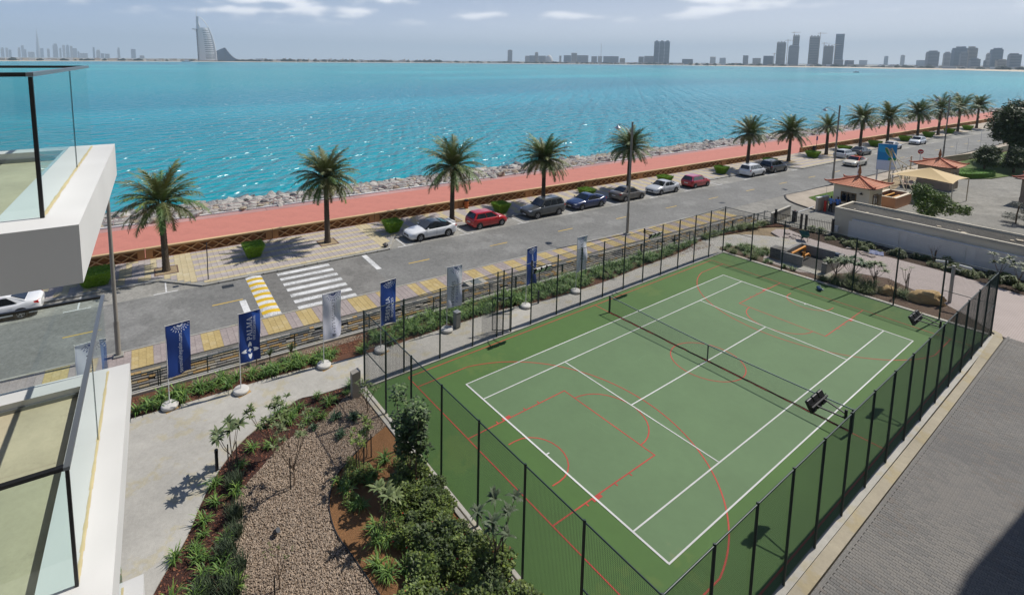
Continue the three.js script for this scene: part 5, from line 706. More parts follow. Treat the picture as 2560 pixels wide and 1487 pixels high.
const G1 = [[0.085, 0.135, 0.015], [0.12, 0.18, 0.018], [0.055, 0.09, 0.012], [0.16, 0.21, 0.026]], G2 = [[0.05, 0.085, 0.014], [0.07, 0.115, 0.018], [0.035, 0.06, 0.011], [0.10, 0.145, 0.024]], G3 = [[0.075, 0.11, 0.055], [0.055, 0.085, 0.04], [0.09, 0.125, 0.06]];
const bushes = [leafShrub(3, 0.55, 0.75, 900, 0.13, G2), leafShrub(4, 0.5, 0.62, 850, 0.10, G1), leafShrub(5, 0.6, 0.85, 900, 0.12, G1, 0.012), leafShrub(6, 0.45, 0.5, 800, 0.07, G1, 0.03)], bushStems = [stems(1, 9, 0.5, 0.7), stems(2, 9, 0.5, 0.6)];
const rosemary = (() => { const r = rng(99), b = new MB(); for (let i = 0; i < 260; i++) { const c = G3[Math.floor(r() * 3)], t = 0.65 + r() * 0.6; b.tint(c[0] * t, c[1] * t, c[2] * t); const a = r() * 6.3, q = Math.sqrt(r()) * 0.3; blade(b, [Math.cos(a) * q, 0.0, Math.sin(a) * q], r() * 6.3, 1.05 + r() * 0.5, 0.42 + r() * 0.25, 0.028, 0.3, 3); } return b.build(); })();
function bush(x, z, v, sc, turn, label, group) { const g = thing('shrub', label, 'shrub', [x, 0, z], turn, group); part('stems', bushStems[v % 2], stemM, g); part('foliage', bushes[v], green, g); g.scale.set(sc, sc, sc); return g; }
{
  const r = rng(333);
  [[-23.0, -3.2], [-23.4, -2.6], [-23.2, -1.9], [-23.55, -1.2], [-23.4, -0.4], [-23.75, 0.3], [-23.6, 1.0], [-24.2, -1.6], [-24.4, -0.5], [-22.85, -3.9], [-24.1, 0.4], [-22.6, -5.3]].forEach(([x, z], i) => put('rosemary_bush', rosemary, x, 0.0, z, i * 2.1, 0.8 + r() * 0.35, 'grey green rosemary-like bush between the mulch strip and the gravel', 'shrub', 'rosemary bushes beside the gravel'));
  for (let i = 0; i < 520; i++) { const x = mix(-20, -16.45, r()), z = mix(-3.9, 6, r()), edge = -20 + 2.6 * smooth(0.5, -4.2, z) + (z > 0 ? z * 0.15 : 0); if (x < edge + 0.85 + 0.35 * Math.sin(z * 2.2) || !inView(x, 0.4, z, 1.06)) continue; if (r() < 0.62) continue; const v = Math.floor(r() * 4); bush(x, z, v, 0.55 + r() * 0.5, r() * 6.3, `${['dark large leaved', 'fresh green', 'tall mixed green', 'small leaved'][v]} shrub beside the court kerb, ${z < -2 ? 'below the glossy young tree' : z < 0 ? 'next to the pale frangipani' : z < 2.5 ? 'where planting is widest' : 'at the bottom edge'}`, 'shrubs beside the court kerb'); }
  for (let i = 0; i < 26; i++) { const x = mix(-19.6, -17.2, r()), z = mix(-3.6, 2.6, r()); put('lily_clump', lilies[i % 4], x, 0.0, z, r() * 6, 0.6 + r() * 0.4, 'strappy clump on the orange soil beside the court', 'plant', 'clumps on the orange soil'); }
  [[-18.6, -3.75], [-18.95, -3.1], [-19.25, -2.3], [-18.3, -3.0]].forEach(([x, z], i) => bush(x, z, 3, 0.75 + 0.15 * (i % 2), i * 2, ['loose shrub with red flowers, topmost on the soil beside the gravel', 'loose red flowered shrub, second along the gravel edge', 'loose red flowered shrub overhanging the gravel edge', 'red flowered shrub next to the staked sapling'][i], 'red flowered shrubs'));
  // beds at the court end and below the long wall
  [[17.15, -0.1], [17.3, 0.75], [17.95, 1.5], [17.1, 1.55], [18.5, 3.3], [17.0, -0.9], [18.3, 0.4]].forEach(([x, z], i) => put('grass_tuft', grassG[i % 2], x, 0.03, z, i * 1.1, [1.15, 1.4, 1.35, 1.2, 1.0, 0.9, 1.3][i], ['dark fountain grass', 'tallest fountain grass', 'broad fountain grass', 'fountain grass close to the kerb', 'small fountain grass before the big boulder', 'pale low fountain grass', 'fountain grass behind the others'][i] + ' in the bed at the end of the court', 'grass', 'fountain grasses at the court end'));
  for (let i = 0; i < 74; i++) { const z = mix(-7, 9.5, r()), x0 = z < -5 ? 27.2 : z < 0 ? 26.5 : 27.0 - Math.max(0, z) * 0.06, x = x0 + 0.3 + r() * 1.9; bush(x, z, Math.floor(r() * 4), 0.5 + r() * 0.35, r() * 6, `low shrub at the foot of the long wall, ${z < -3 ? 'by the iron gate' : z < 1 ? 'near the blue tarpaulin' : z < 5 ? 'beside the bare staked sapling' : 'by the two frangipanis'}`, 'shrubs along the long wall'); }
  for (let i = 0; i < 9; i++) put('lily_clump', lilies[i % 4], 16.9 + r() * 0.6, 0.03, mix(-5, -2.6, r()), r() * 6, 0.5 + r() * 0.3, 'small green clump between the court edge and the service pit', 'plant', 'clumps beside the service pit');
}
// young trees: bent branches that end in whorls of long leaves
function whorls(seed, tips, n, L, cols) { const r = rng(seed), b = new MB(); for (const t of tips) for (let i = 0; i < n; i++) { const c = cols[Math.floor(r() * cols.length)], k = 0.7 + r() * 0.6; b.tint(c[0] * k, c[1] * k, c[2] * k); blade(b, [t[0], t[1] - r() * 0.06, t[2]], r() * 6.3, 0.95 - r() * 0.9, L * (0.8 + r() * 0.5), L * 0.34, 0.8, 3); } return b.build(); }
function sapling(x, z, h, seed, opt, label) {
  const r = rng(seed), g = thing('sapling', label, 'young tree', [x, 0, z], 0, 'young trees in the beds'), b = new MB(), tips = [], bh = opt.fork || h * 0.35;
  b.tube([[0, 0, 0], [0.02, bh * 0.5, 0.01], [0, bh, 0]], u => 0.026 - 0.006 * u, 6);
  for (let i = 0; i < (opt.n || 5); i++) { const a = i / (opt.n || 5) * 6.3 + r() * 0.8, q = (opt.wide || 0.5) * (0.5 + r() * 0.7), e = [Math.cos(a) * q, h * (0.72 + 0.28 * r()), Math.sin(a) * q], m = [Math.cos(a) * q * 0.6, mix(bh, e[1], 0.45), Math.sin(a) * q * 0.6]; b.tube([[0, bh * (0.75 + 0.25 * r()), 0], m, e], u => 0.016 - 0.008 * u, 5); tips.push(e); if (opt.fine) for (let k = 0; k < 3; k++) { const a2 = r() * 6.3, f = [e[0] + Math.cos(a2) * 0.22, e[1] + 0.05 + r() * 0.2, e[2] + Math.sin(a2) * 0.22]; b.tube([m, f], 0.005, 3); tips.push(f); } }
  part('branches', b.build(), mat(opt.bark || [0.15, 0.105, 0.07], 0.9), g);
  if (opt.leaves) part('leaves', whorls(seed + 1, tips, Math.round(opt.leaves * 1.8), (opt.size || 0.2) * 1.35, opt.cols || G1), green, g);
  for (let i = 0; i < (opt.stakes || 0); i++) part('stake', new MB().cyl([0.16 * (i ? 1 : -1), 0, 0.1], [0.15 * (i ? 1 : -1), opt.stakeH || 1.2, 0.1], 0.024, 0.024, 6).build(), stakeM, g);
  return g;
}
sapling(-22.5, -6.05, 2.3, 1, { n: 6, wide: 0.6, leaves: 12, size: 0.24, stakes: 2, stakeH: 1.3, cols: [[0.11, 0.14, 0.05], [0.08, 0.12, 0.04]] }, 'frangipani sapling beside the bollard light, its shadow on the path');
sapling(-21.0, -5.95, 2.1, 2, { n: 7, wide: 0.7, leaves: 8, size: 0.15, fine: true, cols: [[0.12, 0.16, 0.04], [0.09, 0.13, 0.035]] }, 'airy light green sapling between the mulch strip and the gravel tip');
sapling(-20.75, -4.1, 2.5, 3, { n: 6, wide: 0.75, leaves: 5, size: 0.13, fine: true, stakes: 1, stakeH: 1.3, fork: 0.9, cols: [[0.12, 0.15, 0.05]] }, 'thin sapling staked in the middle of the gravel');
sapling(-22.3, -0.6, 1.5, 4, { n: 3, wide: 0.3, leaves: 2, size: 0.06, fine: true, stakes: 1, stakeH: 0.6, fork: 0.5, cols: [[0.11, 0.13, 0.03]] }, 'nearly bare sapling at the front of the gravel');
sapling(-18.9, -0.4, 1.9, 5, { n: 4, wide: 0.35, leaves: 9, size: 0.26, cols: [[0.15, 0.19, 0.06], [0.11, 0.15, 0.05]] }, 'pale leaved frangipani over the dark shrubs beside the gravel');
sapling(-16.55, 2.6, 2.2, 6, { n: 7, wide: 0.75, leaves: 9, size: 0.24, stakes: 2, cols: [[0.09, 0.125, 0.06], [0.07, 0.10, 0.045]] }, 'grey green frangipani leaning against the court fence');
sapling(-17.9, -3.9, 1.5, 7, { n: 4, wide: 0.25, leaves: 4, size: 0.12, fine: true, stakes: 2, stakeH: 1.0, cols: G1 }, 'small staked sapling at the top of the orange soil');
sapling(-18.45, -3.4, 1.4, 8, { n: 4, wide: 0.25, leaves: 4, size: 0.12, fine: true, stakes: 2, stakeH: 1.0, cols: G1 }, 'small staked sapling next to the red flowered shrubs');
sapling(-16.75, -6.3, 1.3, 9, { n: 4, wide: 0.3, leaves: 4, size: 0.14, fine: true, cols: [[0.12, 0.16, 0.05]] }, 'slender seedling by the court kerb below the fence corner');
sapling(18.0, -0.5, 1.7, 10, { n: 10, wide: 0.6, leaves: 14, size: 0.26, stakes: 1, cols: [[0.13, 0.17, 0.05], [0.09, 0.13, 0.035]] }, 'frangipani beside the service pit wall');
sapling(18.5, 0.35, 1.8, 11, { n: 12, wide: 0.7, leaves: 15, size: 0.26, stakes: 1, cols: [[0.05, 0.13, 0.035], [0.07, 0.14, 0.03]] }, 'darker leafy frangipani over the fountain grasses');
sapling(18.9, 1.5, 1.9, 12, { n: 10, wide: 0.6, leaves: 14, size: 0.26, stakes: 2, cols: [[0.14, 0.18, 0.05], [0.10, 0.14, 0.04]] }, 'frangipani at the path side of the fountain grasses');
sapling(17.6, 2.95, 1.5, 13, { n: 4, wide: 0.35, stakes: 2, stakeH: 1.1, fine: true }, 'bare staked sapling in front of the small boulder');
sapling(19.9, 3.0, 2.0, 14, { n: 4, wide: 0.3, leaves: 2, size: 0.18, stakes: 2, stakeH: 1.3, cols: G1 }, 'nearly bare staked sapling behind the big boulder');
sapling(27.6, 6.3, 2.0, 15, { n: 5, wide: 0.45, leaves: 11, size: 0.26, cols: [[0.15, 0.18, 0.08], [0.10, 0.13, 0.05]] }, 'frangipani against the long wall, left one of two');
sapling(27.4, 7.3, 1.8, 16, { n: 5, wide: 0.5, leaves: 11, size: 0.26, cols: [[0.14, 0.17, 0.08], [0.10, 0.13, 0.05]] }, 'frangipani against the long wall, right one of two');
sapling(28.0, 2.6, 1.6, 17, { n: 4, wide: 0.4, fine: true, stakes: 2, stakeH: 1.2 }, 'bare staked sapling against the long wall');
{ // leafy young tree by the court kerb
  const g = thing('young_tree', 'dark glossy leaved young tree leaning over the court kerb', 'tree', [-17.1, 0, -1.9]), r = rng(808), b = new MB(), cl = []; for (let i = 0; i < 9; i++) { const a = r() * 6.3, q = 0.12 + r() * 0.75, top = 1.2 + r() * 2.1; b.tube([[(r() - 0.5) * 0.5, 0, (r() - 0.5) * 0.9], [Math.cos(a) * q * 0.5, top * 0.5, Math.sin(a) * q * 0.7], [Math.cos(a) * q * 0.8, top, Math.sin(a) * q]], u => 0.022 - 0.012 * u, 5); for (let k = 0; k < 2; k++) cl.push([Math.cos(a) * q * (0.6 + 0.3 * r()), top * (0.72 + 0.3 * k + 0.1 * r()), Math.sin(a) * q * (0.7 + 0.3 * r())]); } part('trunk', b.build(), stemM, g);
  const f = new MB(), C = [[0.045, 0.085, 0.022], [0.07, 0.13, 0.028], [0.12, 0.18, 0.05], [0.03, 0.055, 0.016]]; for (const c of cl) for (let i = 0; i < 85; i++) { const k = C[Math.floor(r() * 4)], t = 0.7 + r() * 0.6; f.tint(k[0] * t, k[1] * t, k[2] * t); const d = new THREE.Vector3(r() - 0.5, r() - 0.5, r() - 0.5).normalize().multiplyScalar(0.36 * Math.cbrt(r())); blade(f, [c[0] + d.x, c[1] + d.y * 1.2, c[2] + d.z], r() * 6.3, (r() - 0.4) * 1.2, 0.19, 0.115, 0.7, 2); } part('crown', f.build(), green, g);
}
{ // loose gravel
  const r = rng(1001), shapes = [0, 1].map(v => { const g = new THREE.IcosahedronGeometry(0.5, 0), P = g.attributes.position; for (let i = 0; i < P.count; i++) { const k = 0.8 + 0.45 * perlin.noise(P.getX(i) * 3 + v * 9, P.getY(i) * 3, P.getZ(i) * 3); P.setXYZ(i, P.getX(i) * k * 1.3, P.getY(i) * k * 0.8, P.getZ(i) * k); } g.computeVertexNormals(); return g; });
  const poly = [...curve(gravelL, 4), ...curve(gravelR, 4).reverse()], ms = []; const M4 = new THREE.Matrix4(), q = new THREE.Quaternion(), e = new THREE.Euler(); const cols = [[0.33, 0.25, 0.18], [0.27, 0.205, 0.15], [0.38, 0.295, 0.22], [0.21, 0.16, 0.12], [0.31, 0.25, 0.195]];
  const place = (n, bx, test, y0) => { for (let i = 0; i < n; i++) { const x = mix(bx[0], bx[1], r()), z = mix(bx[2], bx[3], r()); if (!test(x, z) || !inView(x, 0, z, 1.04)) continue; const s = 0.034 + r() * 0.042; ms.push([M4.compose(new THREE.Vector3(x, y0 + s * 0.2 + r() * 0.012, z), q.setFromEuler(e.set(r() * 6, r() * 6, r() * 6)), new THREE.Vector3(s, s, s)).clone(), cols[Math.floor(r() * 5)], 0.75 + r() * 0.45]); } };
  place(78000, [-24, -16.3, -8.4, 4], (x, z) => inside(poly, x, z), 0.0);
  place(5000, [-23, -14, -13.2, -12.1], (x, z) => z > -13.0 + (x + 23) * 0.06 && z < -12.5 + (x + 23) * 0.05, 0.03);
  const im = new THREE.InstancedMesh(shapes[0], mat([1, 1, 1], 0.92), ms.length); ms.forEach(([m, c, t], i) => { im.setMatrixAt(i, m); im.setColorAt(i, lin(c[0] * t, c[1] * t, c[2] * t)); }); im.name = 'gravel'; im.userData = { kind: 'stuff', label: 'loose pinkish tan gravel in the planting bed' }; scene.add(fin(im));
}
{ // leaf litter and bark chips on the mulch
  const r = rng(1500), g = new THREE.PlaneGeometry(1, 0.5), ms = [], poly = [...curve(bedEdge, 4), ...curve(gravelL, 4).reverse()], M4 = new THREE.Matrix4(), q = new THREE.Quaternion(), e = new THREE.Euler(), cols = [[0.16, 0.055, 0.03], [0.10, 0.035, 0.02], [0.22, 0.09, 0.045]];
  for (let i = 0; i < 14000; i++) { const x = mix(-26, -16.4, r()), z = mix(-9, 3, r()); if (!inside(poly, x, z)) continue; const s = 0.03 + r() * 0.05; ms.push([M4.compose(new THREE.Vector3(x, 0.018 + r() * 0.02, z), q.setFromEuler(e.set(-1.57 + (r() - 0.5) * 1.2, (r() - 0.5), r() * 6)), new THREE.Vector3(s, s, s)).clone(), cols[i % 3]]); }
  for (let i = 0; i < 16000; i++) { const x = mix(-29, 17.5, r()), z = -11.7 + x * 0.06 + 0.15 + r() * 1.3; if (!inView(x, 0, z, 1.02) || z > -10.3 + Math.max(0, (-x - 12) * -0.09)) continue; const s = 0.035 + r() * 0.05; ms.push([M4.compose(new THREE.Vector3(x, 0.038 + r() * 0.02, z), q.setFromEuler(e.set(-1.57 + (r() - 0.5) * 1.2, (r() - 0.5), r() * 6)), new THREE.Vector3(s, s, s)).clone(), cols[i % 3]]); }
  const im = new THREE.InstancedMesh(g, mat([1, 1, 1], 0.95), ms.length); ms.forEach(([m, c], i) => { im.setMatrixAt(i, m); im.setColorAt(i, lin(...c)); }); im.name = 'bark_chips'; im.userData = { kind: 'stuff', label: 'red brown bark chips on the planting beds' }; scene.add(fin(im));
}

// ------------------------------------------------------------------ things at the court end and round the gate
function boulder(x, z, sx, sy, sz, seed, turn, label) { const g0 = new THREE.IcosahedronGeometry(0.5, 4); const g = mergeVertices((g0.deleteAttribute('uv'), g0.deleteAttribute('normal'), g0), 1e-4), P = g.attributes.position, n = new THREE.Vector3(); for (let i = 0; i < P.count; i++) { n.fromBufferAttribute(P, i).normalize(); const k = 0.5 * (1 + 0.36 * fbm3(n.x * 1.6 + seed, n.y * 1.6, n.z * 1.6, 4) * 2 + 0.05 * perlin.noise(n.x * 9, n.y * 9 + seed, n.z * 9)); P.setXYZ(i, n.x * k, Math.max(-0.2, n.y * k), n.z * k); } g.computeVertexNormals(); const uv = []; for (let i = 0; i < P.count; i++) uv.push(P.getX(i) * sx + P.getY(i), P.getZ(i) * sz); g.setAttribute('uv', new THREE.Float32BufferAttribute(uv, 2)); const m = single('boulder', g, mat([0.58, 0.40, 0.19], 0.92, { map: tPatch, bumpMap: tGrainBump, bumpScale: 0.02 }), label, 'boulder', [x, sy * 0.2, z], turn, 'sandstone boulders'); m.scale.set(sx, sy, sz); }
boulder(18.95, 4.4, 2.0, 1.2, 1.1, 3, -0.85, 'large rounded sandstone boulder at the end of the court');
boulder(18.3, 2.5, 1.2, 0.85, 0.8, 8, -0.9, 'smaller sandstone boulder half hidden by grasses');
{ const g = thing('camera_pole', 'grey pole with two white security cameras', 'camera pole', [20.1, 0.04, 5.25]); part('pole', new MB().cyl([0, 0, 0], [0, 2.55, 0], 0.1, 0.09, 14).build(), mat([0.36, 0.35, 0.33], 0.5), g); for (const [z, sg] of [[-0.55, -1], [0.5, 1]]) { part('bracket', new MB().tube([[0, 2.45, 0], [0, 2.32, z * 0.5], [0, 2.5, z]], 0.022, 6).build(), M.white, g); const c = part('camera', new MB().cyl([0, 0, -0.3], [0, 0, 0.3], 0.095, 0.095, 12).build(), M.white, g); c.position.set(0, 2.62, z + sg * 0.05); c.rotation.set(sg * 0.12, 0.25, 0); } }
{ const g = thing('service_pit', 'open concrete service pit with orange pipes', 'pit', [20.2, 0, -2.7], 0.02), m = mat([0.30, 0.295, 0.28], 0.9, { map: tConcrete }), h = 0.85;
  part('apron', new MB().box(-1.9, 0.035, 0, 1.2, 0.09, 3.6).build(), M.concrete, g);
  part('front_wall', new MB().box(-1.72, h / 2, -0.95, 0.2, h, 1.55).build(), m, g); part('front_wall', new MB().box(-1.72, h / 2, 1.28, 0.2, h, 0.34).build(), m, g);
  part('side_wall', new MB().box(0.1, h / 2, 1.35, 3.42, h, 0.2).build(), m, g); part('side_wall', new MB().box(0.1, h / 2, -1.62, 3.42, h, 0.2).build(), m, g); part('back_wall', new MB().box(1.75, h / 2, -0.13, 0.2, h, 2.74).build(), m, g);
  part('pit_floor', new MB().box(0.06, 0.07, -0.13, 3.2, 0.02, 2.7).build(), mat([0.035, 0.033, 0.03], 0.9), g);
  const or = mat([0.62, 0.25, 0.02], 0.5); part('pipe', new MB().tube([[-1.4, 0.78, -1.1], [1.3, 0.78, -1.15], [1.3, 0.1, -1.15]], 0.09, 10).build(), or, g); part('pipe', new MB().tube([[-1.2, 0.5, -0.6], [0.6, 0.5, -0.62], [0.9, 0.2, -0.62]], 0.07, 10).build(), or, g); part('valve', new MB().cyl([-0.4, 0.35, -0.6], [-0.4, 0.8, -0.6], 0.1, 0.07, 10).cyl([-0.4, 0.8, -0.75], [-0.4, 0.8, -0.45], 0.04, 0.04, 8).build(), or, g);
  part('pump', new MB().cyl([0.4, 0.85, 1.35], [0.4, 1.12, 1.35], 0.15, 0.12, 10).box(0.4, 1.14, 1.35, 0.3, 0.12, 0.22).build(), mat([0.02, 0.05, 0.11], 0.5), g); }
{ const g = thing('block_pallet', 'stack of grey concrete blocks on a pallet beside the service pit', 'block stack', [18.95, 0.04, -4.65], 0.02), m1 = mat([0.19, 0.185, 0.175], 0.92, { map: tConcrete }), m2 = mat([0.15, 0.147, 0.14], 0.92, { map: tConcrete }); part('pallet', new MB().box(0, 0.05, 0, 0.98, 0.09, 1.2).build(), mat([0.25, 0.17, 0.09], 0.9), g); for (let y = 0; y < 4; y++) for (let k = 0; k < 3; k++) for (const x of [-0.23, 0.23]) part('block', new MB().box(x + (y % 2) * 0.012, 0.2 + y * 0.195, -0.39 + k * 0.39, 0.44, 0.186, 0.38).build(), (y + k) % 2 ? m1 : m2, g); }
{ const g = thing('wheelbarrow', 'green wheelbarrow standing on the block paving', 'wheelbarrow', [25.5, 0.055, -5.5], 0.5), m = mat([0.012, 0.10, 0.075], 0.5); const t = new MB(), T = [[-0.5, 0.62, -0.34], [-0.5, 0.62, 0.34], [0.5, 0.7, 0.36], [0.5, 0.7, -0.36]], B = [[-0.3, 0.32, -0.2], [-0.3, 0.32, 0.2], [0.25, 0.32, 0.2], [0.25, 0.32, -0.2]]; for (let i = 0; i < 4; i++) { const j = (i + 1) % 4; t.quad(B[i], B[j], T[j], T[i]); } t.quad(B[3], B[2], B[1], B[0]); part('tray', t.build(), m, g); part('handles', new MB().tube([[-1.0, 0.5, -0.28], [-0.3, 0.30, -0.2], [0.62, 0.2, -0.06]], 0.018, 6).tube([[-1.0, 0.5, 0.28], [-0.3, 0.30, 0.2], [0.62, 0.2, 0.06]], 0.018, 6).build(), M.dark, g); for (const z of [-0.22, 0.22]) part('leg', new MB().tube([[-0.35, 0.3, z], [-0.42, 0, z]], 0.018, 6).build(), M.dark, g); part('wheel', new THREE.TorusGeometry(0.15, 0.05, 8, 18), rubber, g).position.set(0.62, 0.2, 0); }
{ const r = rng(64), mats = [mat([0.30, 0.25, 0.22], 0.9), mat([0.20, 0.17, 0.15], 0.9)]; for (let i = 0; i < 16; i++) { const a = i < 8; single('broken_slab', new MB().prism([[-0.2, -0.1], [0.15, -0.16], [0.22, 0.1], [-0.1, 0.15]].map(p => [p[0] * (0.7 + r()), p[1] * (0.7 + r())]), 0, 0.05).build(), mats[i % 2], a ? 'broken paving slab lying by the wheelbarrow' : 'broken paving slab lying on the block paving below the long wall', 'slab', [a ? 24.6 + r() * 2 : 25.3 + r() * 1.2, 0.06 + r() * 0.02, a ? -7.4 + r() * 2.3 : -2.4 + r() * 2.4], r() * 6, a ? 'slabs by the wheelbarrow' : 'slabs below the long wall'); } }
{ const b = new MB(), n = 8, P = (i, j) => [mix(-0.6, 0.6, i / n), 0.03 + 0.12 * Math.abs(perlin.noise(i * 0.7, j * 0.6, 3)), mix(-0.75, 0.75, j / n)]; for (let i = 0; i < n; i++) for (let j = 0; j < n; j++) b.quad(P(i, j), P(i, j + 1), P(i + 1, j + 1), P(i + 1, j)); single('tarpaulin', b.build(), mat([0.06, 0.085, 0.20], 0.6), 'crumpled blue tarpaulin at the foot of the long wall', 'tarpaulin', [27.0, 0.05, -1.0], 0.3); }
{ const g = thing('sports_bag', 'small blue bag left on the court beside the end line', 'bag', [14.95, 0.022, -0.38], 0.7), m = mat([0.03, 0.07, 0.14], 0.7); const bg = new THREE.CapsuleGeometry(0.13, 0.28, 6, 14); bg.rotateZ(Math.PI / 2); bg.translate(0, 0.13, 0); part('body', bg, m, g); part('strap', new MB().tube([[-0.15, 0.24, 0], [-0.05, 0.36, 0.05], [0.08, 0.35, 0.05], [0.16, 0.24, 0]], 0.014, 5).build(), mat([0.3, 0.34, 0.4], 0.8), g); part('towel', new MB().box(0.1, 0.05, 0.2, 0.24, 0.06, 0.12, 0.5, 0.02).build(), mat([0.35, 0.38, 0.42], 0.9), g); }
// iron gates
function ironGate(a, c, label) { const g = thing('iron_gate', label, 'gate', [0, 0, 0], 0, 'black iron gates'), b = new MB(), L = Math.hypot(c[0] - a[0], c[1] - a[1]), n = Math.round(L / 0.13), at = (u, y) => [mix(a[0], c[0], u), y, mix(a[1], c[1], u)]; for (let i = 1; i < n; i++) b.bar(at(i / n, 0.06), at(i / n, i % 2 ? 1.28 : 1.2), 0.02); const p = part('pickets', b.build(), M.black, g); p.userData.kind = 'stuff'; for (const y of [0.14, 1.08]) part('rail', new MB().bar(at(0.02, y), at(0.98, y), 0.035).build(), M.black, g); for (const u of [0, 1]) part('pier', new MB().bar(at(u, 0), at(u, 1.45), 0.16, 0.16).bar(at(u, 1.45), at(u, 1.5), 0.22, 0.22).build(), M.black, g); }
ironGate([28.5, -9.2], [28.95, -7.12], 'black iron gate leaf beside the concrete panel');
ironGate([29.0, -6.75], [29.5, -4.75], 'black iron gate leaf beside the long wall');
{ const g = thing('panel_wall', 'short pale concrete wall panel behind the iron gate', 'wall', [30.3, 0, -9.5], 0.06); part('panel', new MB().box(0, 0.55, 0, 4.6, 1.1, 0.16).build(), mat([0.40, 0.375, 0.32], 0.9, { map: tConcrete }), g); part('coping', new MB().box(0, 1.125, 0, 4.7, 0.05, 0.24).build(), M.concrete, g); }
{ const g = thing('gate_barrier', 'dark barrier post with a white lifting arm in the entrance', 'barrier', [31.05, -0.01, -8.55]); part('cabinet', new MB().box(0, 0.5, 0, 0.34, 1.0, 0.34, 0, 0.02).build(), mat([0.03, 0.03, 0.035], 0.5), g); part('cap', new MB().box(0, 1.04, 0, 0.44, 0.08, 0.44, 0, 0.02).build(), M.black, g); part('arm', new MB().bar([0.1, 0.98, 0.24], [3.7, 1.02, 0.24], 0.05, 0.09).build(), mat([0.6, 0.6, 0.6], 0.5), g); part('lamp', new MB().cyl([0, 1.08, 0], [0, 1.18, 0], 0.05, 0.04, 8).build(), mat([0.4, 0.02, 0.02], 0.5), g); }
{ const g = thing('garden_wall', 'beige boundary wall in front of the nearer gatehouse', 'wall'), m = mat([0.46, 0.40, 0.32], 0.85, { map: tSoft }); part('wall', new MB().prism([[37.15, -9.02], [39.2, -8.75], [39.2, -8.55], [37.15, -8.82]], 0, 1.42).build(), m, g); part('coping', new MB().prism([[37.1, -9.07], [39.22, -8.8], [39.22, -8.5], [37.1, -8.77]], 1.423, 1.5).build(), M.white, g); }
{ const g = thing('red_post', 'red hydrant-like post standing beside the two people', 'post', [37.75, 0, -8.35]); part('post', new MB().cyl([0, 0, 0], [0, 1.05, 0], 0.13, 0.12, 12).build(), mat([0.45, 0.02, 0.012], 0.5), g); part('cap', new THREE.SphereGeometry(0.14, 12, 8), mat([0.42, 0.02, 0.012], 0.5), g).position.y = 1.06; part('antenna', new MB().cyl([0, 1.1, 0], [0, 2.9, 0], 0.014, 0.01, 5).build(), M.steel, g); }
